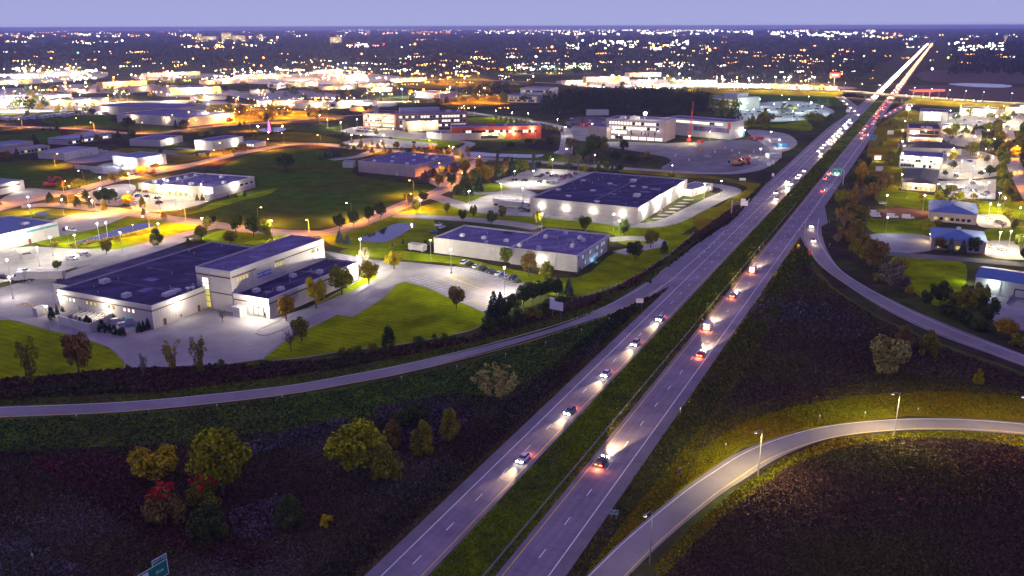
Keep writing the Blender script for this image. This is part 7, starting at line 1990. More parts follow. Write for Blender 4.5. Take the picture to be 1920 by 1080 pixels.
for (x, y) in ((637, 431), (663, 425), (692, 416), (714, 409)): T((x, y), 24, 30, 'round', 'dark', 'round dark lollipop tree', 'street_tree', 'street trees by the oval pond')
T((767, 384), 22, 22, 'round', 'dark'); T((795, 378), 20, 18, 'round', 'dark'); T((780, 399), 14, 24, 'round', 'lime'); T((637, 455), 18, 24, 'cone', 'spruce'); T((652, 457), 16, 20, 'cone', 'spruce'); T((736, 462), 6, 9, 'cone', 'spruce'); T((756, 457), 7, 10, 'cone', 'spruce'); T((799, 460), 10, 14, 'bush', 'dark'); T((820, 424), 8, 10, 'bush', 'dark')
T((294, 459), 28, 32, 'egg', 'dark'); T((200, 477), 24, 28, 'oval', 'olive'); T((108, 506), 18, 18, 'round', 'green'); T((378, 448), 26, 26, 'round', 'lime'); T((353, 456), 10, 12, 'cone', 'dark')
for (x, y, w, h, c) in ((443, 438, 28, 38, 'green'), (476, 444, 30, 42, 'green'), (497, 446, 28, 36, 'lime'), (433, 458, 28, 24, 'olive'), (390, 430, 20, 24, 'olive'), (400, 420, 14, 16, 'dark'), (505, 456, 18, 30, 'egg')):
    T((x, y), w, h, 'round' if c != 'egg' else 'egg', c if c != 'egg' else 'lime')
T((88, 445), 28, 26, 'bush', 'green', label='bushy green shrub cluster at the corner of the blue roof works'); T((103, 462), 18, 12, 'bush', 'yellow')
for k in range(26): T((135 + k * 6.0, 463 - k * 1.1 + rng.uniform(-1, 1)), 9, 7, 'bush', rng.choice(('gold', 'olive', 'yellow')), 'low golden reed clump', 'reed_clump', 'reed clumps on the pond bank', 'low golden reed clump in the row on the bank of the long pond', True)
for (x, y) in ((95, 381), (120, 384), (145, 387), (172, 391), (196, 395)): T((x, y), 15, 20, 'egg', 'olive' if x > 180 else 'dark', 'small dark oval tree', 'street_tree', 'street trees on the orange avenue')
for (x, y, w, h, k, c) in ((205, 382, 34, 30, 'round', 'dark'), (186, 380, 20, 24, 'round', 'dark'), (162, 376, 16, 20, 'egg', 'dark'), (240, 388, 22, 24, 'round', 'gold'), (268, 390, 14, 22, 'egg', 'olive'), (270, 404, 10, 14, 'egg', 'olive'), (307, 410, 12, 14, 'egg', 'gold'), (118, 354, 24, 14, 'round', 'gold'), (150, 353, 26, 18, 'round', 'yellow'), (215, 342, 22, 18, 'round', 'gold'), (236, 336, 24, 18, 'round', 'yellow'), (265, 330, 24, 18, 'round', 'gold'), (284, 330, 20, 12, 'round', 'rust'), (290, 318, 18, 12, 'round', 'gold'),
                        (535, 321, 36, 34, 'round', 'dark'), (610, 296, 9, 13, 'cone', 'spruce'), (618, 298, 9, 14, 'cone', 'spruce'), (626, 295, 9, 13, 'cone', 'spruce'), (634, 294, 9, 13, 'cone', 'spruce'), (600, 300, 8, 10, 'cone', 'spruce'), (370, 376, 9, 12, 'cone', 'dark'), (380, 376, 9, 14, 'cone', 'dark'), (428, 372, 7, 9, 'cone', 'dark'), (443, 370, 7, 9, 'cone', 'dark'), (459, 368, 7, 9, 'cone', 'dark'),
                        (243, 246, 26, 26, 'round', 'dark'), (248, 262, 16, 20, 'oval', 'green'), (330, 240, 9, 16, 'cone', 'dark'), (345, 243, 20, 18, 'round', 'dark'), (155, 272, 12, 20, 'cone', 'rust'), (185, 270, 18, 18, 'round', 'brown'), (132, 273, 8, 9, 'round', 'brown'), (222, 258, 12, 14, 'cone', 'dark'), (82, 245, 5, 7, 'cone', 'dark'), (95, 245, 5, 7, 'cone', 'dark'), (108, 250, 14, 22, 'oval', 'olive'),
                        (15, 303, 20, 20, 'round', 'brown'), (32, 291, 10, 14, 'cone', 'dark'), (66, 270, 14, 20, 'cone', 'dark'), (302, 285, 7, 9, 'cone', 'dark'), (300, 291, 8, 10, 'cone', 'dark'), (370, 292, 6, 8, 'cone', 'dark'), (391, 296, 14, 12, 'bare', 'brown'), (418, 290, 16, 12, 'bare', 'brown'), (436, 272, 10, 14, 'egg', 'dark'), (438, 290, 12, 12, 'round', 'gold'), (462, 284, 12, 12, 'round', 'gold'), (452, 282, 14, 12, 'round', 'gold'), (388, 258, 9, 12, 'cone', 'dark'), (398, 256, 10, 13, 'round', 'lime'), (380, 258, 12, 10, 'round', 'lime'), (480, 262, 12, 14, 'round', 'olive'), (510, 258, 14, 12, 'round', 'olive'), (500, 268, 8, 8, 'round', 'dark'),
                        (450, 238, 8, 12, 'cone', 'dark'), (458, 234, 6, 10, 'cone', 'dark'), (499, 228, 12, 17, 'egg', 'dark'), (432, 232, 14, 12, 'round', 'rust'), (470, 222, 12, 12, 'round', 'gold'), (540, 212, 16, 14, 'round', 'gold')):
    T((x, y), w, h, k, c, far=y < 330)
# wooded hollow beside the brown warehouse and the hedge by the black roof
hollow = [((800, 348, 24, 28, 'mauve'), 'round'), ((823, 352, 20, 26, 'brown'), 'round'), ((846, 352, 20, 30, 'dark'), 'oval'), ((872, 352, 26, 34, 'dark'), 'cone'), ((890, 346, 22, 30, 'green'), 'oval'), ((905, 342, 22, 34, 'gold'), 'oval'), ((862, 372, 28, 26, 'dark'), 'round'), ((880, 366, 20, 30, 'pine'), 'cone'), ((898, 358, 20, 28, 'pine'), 'cone'), ((918, 344, 22, 30, 'gold'), 'oval'), ((935, 338, 20, 28, 'dark'), 'round'), ((945, 334, 18, 34, 'rust'), 'oval'), ((960, 330, 20, 36, 'pine'), 'cone'), ((972, 328, 18, 32, 'green'), 'oval'), ((984, 326, 18, 28, 'lime'), 'oval'), ((1000, 322, 14, 26, 'spruce'), 'cone'), ((1010, 318, 12, 16, 'dark'), 'round'), ((850, 330, 24, 24, 'rust'), 'round'), ((872, 328, 24, 26, 'gold'), 'round'), ((830, 330, 18, 20, 'dark'), 'round'), ((812, 336, 18, 20, 'rust'), 'round'), ((900, 322, 20, 24, 'gold'), 'oval'), ((932, 316, 14, 34, 'dark'), 'tall'), ((950, 312, 12, 20, 'olive'), 'oval'), ((1001, 302, 8, 14, 'olive'), 'round'), ((1032, 312, 13, 20, 'lime'), 'cone'),
          ((1066, 310, 22, 22, 'grey'), 'round'), ((1084, 312, 18, 22, 'grey'), 'round'), ((1106, 312, 22, 22, 'mauve'), 'round'), ((1065, 320, 18, 14, 'dark'), 'round'), ((1096, 323, 16, 14, 'yellow'), 'round'), ((1088, 324, 12, 12, 'lime'), 'round'), ((1122, 320, 12, 18, 'green'), 'cone'), ((1137, 320, 18, 18, 'olive'), 'round'), ((1148, 323, 10, 18, 'spruce'), 'cone'), ((1156, 323, 10, 18, 'spruce'), 'cone'), ((1163, 322, 12, 14, 'dark'), 'round'),
          ((1110, 292, 34, 40, 'dark'), 'round'), ((1128, 290, 26, 34, 'olive'), 'oval'), ((1070, 284, 22, 26, 'brown'), 'oval'), ((1170, 286, 18, 24, 'dark'), 'oval'), ((1090, 298, 26, 20, 'dark'), 'round'), ((1150, 298, 30, 20, 'dark'), 'bush'), ((1185, 300, 30, 16, 'dark'), 'bush'), ((1215, 298, 24, 14, 'brown'), 'bush'), ((1012, 276, 20, 14, 'dark'), 'round'), ((990, 272, 20, 12, 'dark'), 'round'), ((1030, 274, 20, 16, 'dark'), 'round'), ((960, 274, 20, 10, 'dark'), 'bush')]
for (x, y, w, h, c), k in hollow: T((x, y), w, h, k, c, group='trees of the wooded hollow')
for k in range(14):      # young trees along the campus street
    x = 930 + k * 9.5; T((x, 224 + k * 1.9 + rng.uniform(-2, 2)), 7, 10, 'egg', rng.choice(('lime', 'yellow', 'olive')), 'small lit street tree', 'street_tree', 'young trees along the campus street', far=True)
for k in range(22):
    x = 642 + k * 11.2; T((x, 276 + (k % 3) * 4 + k * 0.6), rng.uniform(8, 14), rng.uniform(10, 17), rng.choice(('egg', 'round', 'cone')), rng.choice(('lime', 'olive', 'green', 'gold')), 'small lit street tree', 'street_tree', 'young trees before the college', far=True)
for (x, y) in ((660, 268), (678, 270), (698, 272), (718, 273), (690, 238), (716, 240), (706, 252), (762, 248), (650, 256)): T((x, y), 7, 10, 'egg', 'olive', far=True)
# hedge of scrubby trees beyond the highway
for k in range(58):
    f = (k + rng.random()) / 58; y = 318 + 165 * f
    xe = float(np.interp(y, [318, 342, 383, 427, 460, 503], [1592, 1577, 1549, 1538, 1548, 1574]))
    w = rng.uniform(15, 27); x = xe + 10 + w * 0.6 + rng.uniform(0, 1) ** 1.2 * (58 if y > 350 else 14)
    T((x, y), w, w * rng.uniform(0.9, 1.4), rng.choice(('round', 'bush', 'tall', 'bush')), rng.choice(('brown', 'mauve', 'olive', 'dark', 'brown')), 'scrubby tree' if w > 20 else 'small scrubby bush', 'scrub_tree', group='scrubby trees on the highway bank')
for (x, y, w, h, k, c) in ((1613, 347, 28, 42, 'egg', 'gold'), (1600, 488, 22, 44, 'oval', 'olive'), (1638, 508, 52, 60, 'round', 'brown'), (1622, 500, 30, 40, 'oval', 'olive'), (1668, 548, 50, 60, 'round', 'grey'), (1687, 520, 34, 38, 'round', 'yellow'), (1705, 556, 18, 20, 'round', 'yellow'), (1692, 546, 24, 30, 'oval', 'mauve'), (1735, 578, 24, 36, 'round', 'dark'), (1762, 574, 40, 46, 'round', 'dark'), (1788, 580, 34, 36, 'round', 'olive'), (1815, 600, 52, 70, 'round', 'olive'), (1836, 576, 28, 50, 'oval', 'olive'), (1850, 610, 40, 54, 'round', 'dark'), (1800, 606, 40, 40, 'bush', 'dark'), (1885, 634, 44, 36, 'round', 'gold'), (1905, 648, 30, 30, 'bush', 'olive'), (1836, 618, 40, 24, 'bush', 'dark'), (1775, 590, 36, 24, 'bush', 'dark'), (1650, 530, 30, 24, 'bush', 'olive'),
                        (1762, 470, 22, 26, 'round', 'brown'), (1781, 474, 16, 28, 'cone', 'spruce'), (1804, 475, 16, 26, 'cone', 'spruce'), (1827, 474, 30, 30, 'round', 'dark'), (1765, 410, 20, 26, 'bare', 'mauve'), (1814, 412, 24, 24, 'bare', 'mauve'), (1770, 410, 8, 10, 'cone', 'dark'), (1778, 412, 10, 14, 'cone', 'dark'), (1787, 412, 10, 14, 'cone', 'dark'), (1800, 414, 11, 20, 'cone', 'dark'), (1757, 424, 14, 12, 'round', 'rust'), (1735, 438, 22, 30, 'oval', 'lime'), (1728, 378, 18, 16, 'round', 'yellow'), (1772, 370, 16, 16, 'round', 'dark'), (1782, 362, 24, 16, 'round', 'olive'), (1879, 432, 18, 18, 'bare', 'brown'), (1902, 430, 14, 20, 'egg', 'green'), (1888, 410, 18, 18, 'round', 'olive'), (1912, 470, 24, 34, 'round', 'dark'), (1918, 486, 16, 22, 'round', 'dark'), (1650, 360, 22, 30, 'round', 'brown'), (1664, 352, 20, 26, 'oval', 'brown')):
    T((x, y), w, h, k, c, group='trees of the business yards')
for k in range(22):
    f = k / 22; T((1868 + 24 * f + rng.uniform(-7, 5), 246 + 150 * f + rng.uniform(-3, 3)), rng.uniform(12, 22), rng.uniform(14, 26), rng.choice(('round', 'egg', 'oval')), rng.choice(('dark', 'green', 'olive', 'lime')), group='trees lining the far right street')
for k in range(20):
    f = k / 20; T((1910 + 30 * f + rng.uniform(-3, 8), 262 + 130 * f), rng.uniform(14, 22), rng.uniform(14, 26), rng.choice(('round', 'egg')), rng.choice(('dark', 'green', 'olive', 'lime')), group='trees lining the far right street')
for (x, y, w, h, k, c) in ((1705, 262, 8, 8, 'round', 'lime'), (1784, 262, 10, 8, 'round', 'olive'), (1824, 252, 8, 14, 'cone', 'dark'), (1842, 247, 18, 14, 'round', 'dark'), (1830, 244, 8, 12, 'egg', 'olive'), (1787, 318, 12, 16, 'round', 'dark'), (1772, 330, 10, 10, 'round', 'dark'), (1792, 332, 10, 10, 'cone', 'dark'), (1838, 330, 12, 10, 'round', 'dark'), (1855, 330, 22, 20, 'round', 'dark'), (1832, 298, 14, 12, 'round', 'gold'), (1760, 226, 8, 12, 'egg', 'olive'), (1712, 228, 8, 8, 'round', 'lime'), (1880, 228, 14, 14, 'round', 'lime'), (1900, 222, 12, 14, 'round', 'olive'), (1850, 302, 10, 12, 'egg', 'green')): T((x, y), w, h, k, c, far=True)
# hedges by the plant yard
for (x, y, w, h, k) in ((98, 600, 14, 26, 'egg'), (166, 617, 20, 26, 'egg'), (150, 606, 10, 12, 'bush'), (192, 622, 18, 24, 'egg'), (203, 624, 16, 20, 'bush'), (215, 628, 18, 20, 'bush'), (228, 630, 18, 20, 'bush'), (262, 622, 16, 18, 'cone'), (270, 620, 12, 20, 'cone'), (278, 617, 12, 22, 'cone'), (284, 614, 12, 20, 'cone'), (119, 584, 14, 12, 'bush'), (130, 580, 16, 14, 'bush'), (108, 590, 8, 22, 'cone'), (134, 596, 12, 8, 'bush')): T((x, y), w, h, k, 'pine', group='clipped evergreens round the plant yard')
# mixed trees in the mid-distance quarter
kinds = ('round', 'oval', 'egg', 'round', 'cone')
GR = [[], [], [], []]


def grove(n, x0, x1, y0, y1, cols, g, ww=(8, 18)):
    """the small trees of the middle distance; the smallest and farthest share one object"""
    for k in range(n):
        x, y = rng.uniform(x0, x1), rng.uniform(y0, y1); w = rng.uniform(*ww) * (y - 40) / 160
        kd, col = rng.choice(kinds), rng.choice(cols); hh = w * rng.uniform(0.8, 1.3)
        if y > 226:
            T((x, y), w, hh, kd, col, group=g, far=True)
        else:
            c, nn, ss, tt = crown(kd, 260, 0.075, rng.randrange(9999)); p = P(x, y); q = ppm(y)
            GR[0].append(c * np.array([w / q * 1.1, w / q * 1.1, hh / q]) + np.array([p.x, p.y, 0])); GR[1].append(nn); GR[2].append(ss * w / q); GR[3].append(tt * np.array(TC[col]))


grove(30, 0, 700, 200, 226, ('dark', 'gold', 'lime', 'olive', 'rust'), 'x', (10, 18)); grove(40, 0, 760, 130, 196, ('dark', 'gold', 'lime', 'olive', 'rust', 'yellow'), 'x', (9, 16)); grove(26, 760, 1010, 140, 200, ('dark', 'gold', 'lime', 'olive', 'rust'), 'x', (10, 18))
grove(10, 30, 140, 195, 214, ('dark', 'gold', 'lime', 'olive'), 'trees of the works quarter', (14, 26))
grove(14, 40, 110, 168, 178, ('dark', 'olive'), 'trees of the works quarter'); grove(10, 150, 240, 168, 180, ('dark', 'olive', 'gold'), 'trees of the works quarter'); grove(8, 285, 350, 150, 166, ('dark', 'brown'), 'trees of the works quarter', (12, 20)); grove(3, 410, 425, 168, 176, ('dark',), 'trees of the works quarter', (14, 18))
grove(10, 490, 560, 168, 184, ('dark', 'green'), 'trees of the works quarter'); grove(14, 560, 720, 172, 196, ('dark', 'gold', 'rust', 'olive'), 'trees of the works quarter'); grove(16, 400, 520, 208, 226, ('gold', 'rust', 'olive'), 'trees of the works quarter'); grove(12, 770, 860, 182, 196, ('dark', 'gold', 'rust'), 'trees of the works quarter'); grove(16, 860, 990, 168, 196, ('dark', 'gold', 'rust', 'olive'), 'trees of the works quarter')
grove(26, 1770, 1925, 215, 300, ('lime', 'green', 'yellow', 'olive'), 'trees of the business yards', (10, 16)); grove(12, 1640, 1700, 225, 330, ('olive', 'green', 'lime'), 'trees of the business yards', (6, 10)); grove(14, 1760, 1860, 370, 400, ('lime', 'olive'), 'trees of the business yards', (6, 9))
grove(16, 1060, 1290, 150, 172, ('dark', 'gold', 'lime'), 'trees of the roadside quarter'); grove(16, 1330, 1400, 184, 224, ('lime', 'green', 'olive', 'dark'), 'trees at the green lit car park', (14, 26)); grove(12, 1440, 1560, 190, 235, ('lime', 'green', 'dark', 'grey'), 'trees at the green lit car park'); grove(10, 1400, 1440, 225, 244, ('lime', 'olive'), 'trees at the green lit car park')


def stuff_obj(name, c, nrm, size, tint, m, aspect=1.0):
    o = bpy.data.objects.new(name, cards_mesh(name, c, nrm, size, tint, m, aspect)); COL.objects.link(o)
    return stuff(o)


PAVED = [[(p.x, p.y) for p in a_] + [(p.x, p.y) for p in reversed(b_)] for a_, b_ in ((rla, rlb), (rra, rrb), (lpa, lpb))]
PAVED.append([(P(*q).x, P(*q).y) for q in GORE])
PAVED.append([HW(-60, 0).xy, HW(1100, 0).xy, HW(1100, 11.4).xy, HW(620, 13.6).xy, HW(345, 13.2).xy, HW(330, 19).xy, HW(285, 11.4).xy, HW(-60, 11.4).xy])
PAVED.append([HW(-60, -21.4).xy, HW(250, -21.6).xy, HW(330, -25.6).xy, HW(420, -28.6).xy, HW(760, -30).xy, HW(1100, -24).xy, HW(1100, -11).xy, HW(-60, -11).xy])


def unpaved(g):
    k = np.ones(len(g), bool)
    for pl in PAVED: k &= ~inpoly(pl, g[:, 0], g[:, 1])
    return k


def weeds(name, px, n, hgt, size, cols, up=0.5):
    """knee high weeds over an area: patches of a few colours"""
    g = scatter_px(px, n); g = g[unpaved(g)]
    d = np.hypot(g[:, 0], g[:, 1])
    k = (150.0 / d) ** 1.2                                 # fewer, larger clumps farther off
    keep = nrg.uniform(0, 1, len(g)) < k.clip(0, 1); g, d = g[keep], d[keep]
    m_ = len(g)
    ph = np.sin(g[:, 0] * 0.11 + np.sin(g[:, 1] * 0.07) * 2) + np.sin(g[:, 1] * 0.13 + g[:, 0] * 0.05) + nrg.normal(0, 0.7, m_)
    C_ = np.array(cols); idx = np.digitize(ph, np.linspace(-1.6, 1.6, len(cols) + 1)[1:-1])
    t = C_[idx] * nrg.uniform(0.5, 1.5, (m_, 1))
    hh = hgt * nrg.uniform(0.2, 1.1, m_) * (1 + 0.4 * np.sin(g[:, 0] * 0.3) * np.sin(g[:, 1] * 0.27))
    c = np.stack([g[:, 0], g[:, 1], hh * 0.6], 1)
    nrm = nrg.normal(0, 1, (m_, 3)); nrm[:, 2] = np.abs(nrm[:, 2]) * up + 0.25
    return stuff_obj(name, c, nrm, size * nrg.uniform(0.5, 1.3, m_) * (d / 150).clip(0.8, 3) ** 0.7, t, M['tuft'], 0.6)


BR = [(0.066, 0.034, 0.030), (0.076, 0.046, 0.034), (0.056, 0.044, 0.024), (0.09, 0.062, 0.034), (0.064, 0.060, 0.018), (0.105, 0.085, 0.070)]
YG = [(0.13, 0.14, 0.003), (0.16, 0.14, 0.004), (0.20, 0.13, 0.004), (0.13, 0.16, 0.003), (0.24, 0.15, 0.008)]  # yellow green tufts, brightened by the same lamp glow in their colour
weeds('weeds', [(-40, 850), (300, 834), (640, 795), (900, 756), (1010, 705), (1090, 655), (1140, 640), (1000, 770), (850, 910), (660, 1085), (540, 1140), (-60, 1140)], 130000, 0.7, 0.30, BR)
weeds('weeds', [(1500, 490), (1560, 545), (1640, 595), (1760, 650), (1925, 710), (1925, 745), (1760, 735), (1600, 744), (1480, 765), (1400, 790), (1300, 850), (1330, 800), (1400, 700), (1470, 560)], 90000, 0.7, 0.30, BR + [(0.09, 0.075, 0.02), (0.08, 0.08, 0.02)])
weeds('weeds', [(1925, 840), (1810, 824), (1690, 822), (1570, 842), (1480, 875), (1390, 945), (1300, 1020), (1240, 1090), (1400, 1140), (1980, 1140)], 90000, 0.6, 0.28, BR[:4] + [(0.07, 0.07, 0.018)])
weeds('weeds', [(0, 716), (240, 694), (480, 686), (620, 676), (880, 634), (1060, 584), (1190, 534), (1300, 444), (1380, 388), (1395, 398), (1300, 452), (1110, 572), (900, 637), (640, 692), (300, 735), (-40, 752)], 26000, 1.2, 0.6, [(0.085, 0.036, 0.026), (0.06, 0.036, 0.03), (0.10, 0.045, 0.028), (0.045, 0.05, 0.018)])
weeds('grass_tufts', [(1100, 1080), (1165, 985), (1250, 880), (1310, 815), (1390, 775), (1500, 742), (1700, 716), (1930, 740), (1930, 786), (1700, 776), (1500, 804), (1385, 840), (1265, 925), (1165, 1018), (1105, 1085)], 60000, 0.3, 0.26, YG)
weeds('grass_tufts', [(-40, 790), (300, 774), (640, 732), (900, 674), (1100, 606), (1205, 568), (1150, 632), (1000, 716), (900, 765), (640, 802), (300, 846), (-40, 862)], 30000, 0.35, 0.34, [(0.028, 0.060, 0.022), (0.036, 0.062, 0.022), (0.045, 0.062, 0.022), (0.028, 0.046, 0.022)])
weeds('grass_tufts', [(1925, 818), (1810, 810), (1690, 810), (1565, 824), (1470, 858), (1385, 915), (1300, 985), (1225, 1060), (1240, 1090), (1300, 1020), (1390, 945), (1480, 878), (1570, 845), (1690, 824), (1810, 826), (1925, 842)], 9000, 0.3, 0.30, YG)
# median and verges of the highway, strip by strip
def hweeds(name, s0, s1, t0, t1, n, hgt, size, cols):
    s = s0 + (s1 - s0) * nrg.uniform(0, 1, n) ** 1.7; t = nrg.uniform(t0, t1, n)
    g = np.array([[HO.x, HO.y]]) + s[:, None] * np.array([[HD.x, HD.y]]) + t[:, None] * np.array([[HR.x, HR.y]])
    g = g[unpaved(g)]; n = len(g)
    C_ = np.array(cols); tt = C_[nrg.integers(0, len(cols), n)] * nrg.uniform(0.5, 1.5, (n, 1))
    c = np.stack([g[:, 0], g[:, 1], hgt * nrg.uniform(0.1, 1.0, n)], 1)
    nrm = nrg.normal(0, 1, (n, 3)); nrm[:, 2] = np.abs(nrm[:, 2]) * 0.5 + 0.3
    d = np.hypot(g[:, 0], g[:, 1])
    return stuff_obj(name, c, nrm, size * nrg.uniform(0.5, 1.3, n) * (d / 150).clip(0.7, 3), tt, M['tuft'], 0.6)


hweeds('grass_tufts', -20, 600, -10.6, -1.2, 45000, 0.42, 0.26, [(0.085, 0.135, 0.004), (0.12, 0.15, 0.004), (0.06, 0.10, 0.008), (0.14, 0.15, 0.008)])
hweeds('grass_tufts', -20, 500, -1.5, -0.1, 5000, 0.35, 0.26, [(0.14, 0.08, 0.02), (0.10, 0.07, 0.025), (0.08, 0.07, 0.02)])
hweeds('grass_tufts', -20, 420, -23.2, -21.6, 4500, 0.4, 0.28, [(0.13, 0.075, 0.02), (0.09, 0.065, 0.02), (0.06, 0.06, 0.016)])
hweeds('grass_tufts', -20, 420, -30, -23, 12000, 0.55, 0.36, [(0.03, 0.036, 0.016), (0.036, 0.032, 0.02), (0.026, 0.034, 0.014)])
hweeds('grass_tufts', -20, 300, 11.6, 22, 24000, 0.4, 0.28, [(0.07, 0.095, 0.010), (0.09, 0.095, 0.012), (0.06, 0.075, 0.014), (0.12, 0.09, 0.016)])

weeds('weeds', [(60, 862), (230, 850), (330, 975), (520, 1040), (480, 1075), (300, 1020), (150, 935)], 9000, 0.9, 0.42, [(0.12, 0.026, 0.03), (0.09, 0.03, 0.03), (0.07, 0.03, 0.03)])
weeds('brush', [(450, 838), (560, 806), (650, 786), (662, 800), (560, 832), (462, 864)], 2600, 1.5, 0.42, [(0.13, 0.12, 0.12), (0.10, 0.09, 0.09), (0.08, 0.06, 0.06)])
weeds('brush', [(700, 770), (860, 735), (900, 745), (880, 790), (840, 830), (760, 850)], 5000, 1.2, 0.4, [(0.10, 0.07, 0.085), (0.08, 0.05, 0.06), (0.07, 0.06, 0.03)])
weeds('brush', [(430, 965), (520, 930), (540, 960), (500, 1020), (440, 1010)], 1500, 1.2, 0.4, [(0.11, 0.08, 0.085), (0.09, 0.06, 0.06)])
weeds('brush', [(1660, 905), (1800, 860), (1925, 850), (1925, 930), (1790, 950), (1700, 960)], 6000, 1.0, 0.36, [(0.13, 0.05, 0.03), (0.10, 0.05, 0.035), (0.09, 0.065, 0.02)])
weeds('brush', [(1370, 540), (1460, 560), (1560, 570), (1640, 620), (1600, 640), (1480, 620), (1400, 600)], 3500, 1.0, 0.42, [(0.11, 0.10, 0.11), (0.09, 0.07, 0.08), (0.07, 0.05, 0.05)])
weeds('grass_tufts', [(-40, 744), (300, 726), (640, 687), (900, 634), (1110, 572), (1250, 488), (1340, 428), (1245, 505), (1107, 590), (905, 649), (640, 706), (300, 750), (-40, 763)], 12000, 0.35, 0.34, [(0.09, 0.085, 0.012), (0.07, 0.06, 0.02), (0.06, 0.07, 0.014), (0.11, 0.09, 0.02), (0.09, 0.05, 0.03)])
# the wood behind the building site
def wood(name, px, n, h, w, per, cols, size):
    g = scatter_px(px, n)
    tt_ = (g[:, 0] - HO.x) * HR.x + (g[:, 1] - HO.y) * HR.y
    g = g[(tt_ < -70) | (tt_ > 80)]              # the highway keeps its clearing
    cs, ns, ss, ts = [], [], [], []
    for (x, y) in g:
        hh = h * nrg.uniform(0.7, 1.2); ww = w * nrg.uniform(0.7, 1.2); col = np.array(cols[nrg.integers(len(cols))]) * nrg.uniform(0.75, 1.25)
        u = nrg.normal(size=(per, 3)); u /= np.linalg.norm(u, axis=1, keepdims=True)
        cs.append(np.array([x, y, hh * 0.6]) + u * np.array([ww / 2, ww / 2, hh * 0.42]) * nrg.uniform(0.75, 1.05, (per, 1)))
        ns.append(u + nrg.normal(0, 0.4, (per, 3))); ss.append(size * nrg.uniform(0.6, 1.3, per)); ts.append(col * nrg.uniform(0.6, 1.4, (per, 1)))
    return stuff_obj(name, np.vstack(cs), np.vstack(ns), np.concatenate(ss), np.vstack(ts), M['wood_far'], 0.8)


stuff_obj('distant_trees', np.vstack(GR[0]), np.vstack(GR[1]), np.concatenate(GR[2]), np.vstack(GR[3]), M['wood_far'], 0.8)
WC = [(0.034, 0.052, 0.024), (0.045, 0.06, 0.02), (0.055, 0.05, 0.03), (0.04, 0.045, 0.028)]
wood('wood', [(1012, 222), (1020, 196), (1090, 186), (1200, 184), (1310, 188), (1340, 200), (1335, 214), (1290, 222), (1200, 218), (1110, 216), (1060, 220)], 520, 17, 9, 90, WC + [(0.05, 0.055, 0.018)], 0.9)
wood('wood', [(850, 176), (950, 166), (960, 176), (900, 186)], 60, 13, 9, 60, WC, 1.1)
# the endless woods of the far suburbs
far_cells = []
for (y0, y1, n) in ((63, 72, 900), (72, 84, 1900), (84, 98, 2600), (98, 114, 3000), (114, 128, 2300), (128, 142, 900)):
    if y0 < 128: far_cells.append(([(-90, y1), (2010, y1), (2010, y0), (-90, y0)], n, y0))
    else:
        far_cells.append(([(640, y1), (2010, y1), (2010, y0), (640, y0)], n, y0))
FW = [(0.018, 0.030, 0.024), (0.024, 0.030, 0.024), (0.034, 0.026, 0.028), (0.014, 0.022, 0.024)]
for px, n, y0 in far_cells:
    wood('far_woods', px, n, 15 + (98 - y0) * 0.12 if y0 < 98 else 14, 13 + max(0, (98 - y0) * 0.5), 26, FW, 2.6 + max(0, (110 - y0) * 0.06))
wood('far_woods', [(1230, 142), (1640, 160), (1650, 150), (1700, 100), (1600, 110), (1240, 120)], 700, 12, 11, 30, FW + [(0.06, 0.05, 0.02)], 2.0)

# ------------------------------------------------------------------ the lights of the far city
FL = {k: ([], []) for k in ('white', 'warm', 'orange', 'cool', 'red', 'green')}
OCT = np.array([(1, 0, 0), (-1, 0, 0), (0, 1, 0), (0, -1, 0), (0, 0, 1), (0, 0, -1)], float)
OCF = [(0, 2, 4), (2, 1, 4), (1, 3, 4), (3, 0, 4), (2, 0, 5), (1, 2, 5), (3, 1, 5), (0, 3, 5)]


def far_lamp(x, y, kind, size=1.0, z=None):
    y = max(y, 56.5)
    zz = z if z is not None else (rng.uniform(10, 18) if y < 150 else rng.uniform(5, 8))
    p = P(x, y, zz)
    r = size * p.length / 1560 * 0.62            # lamp clusters grow with the street they stand for
    r = min(r, 6.0)
    vs, fs = FL[kind]
    o = len(vs)
    vs.extend([tuple(np.array(p) + q * r) for q in OCT]); fs.extend([tuple(i + o for i in f) for f in OCF])


def spray(n, x0, x1, y0, y1, mix, s0=0.7, s1=1.5):
    ks = [k for k, w in mix for _ in range(w)]
    done = 0
    while done < n:                              # lamps stand in short rows along their streets
        x, y, k = rng.uniform(x0, x1), rng.uniform(y0, y1), rng.choice(ks); m_ = rng.choice((1, 1, 2, 3, 5, 7))
        for i in range(m_):
            far_lamp(min(x1, x + i * rng.uniform(2, 6)), y + rng.uniform(-0.7, 0.7), k if rng.random() < 0.8 else rng.choice(ks), rng.uniform(s0, s1) ** 1.8)
        done += m_


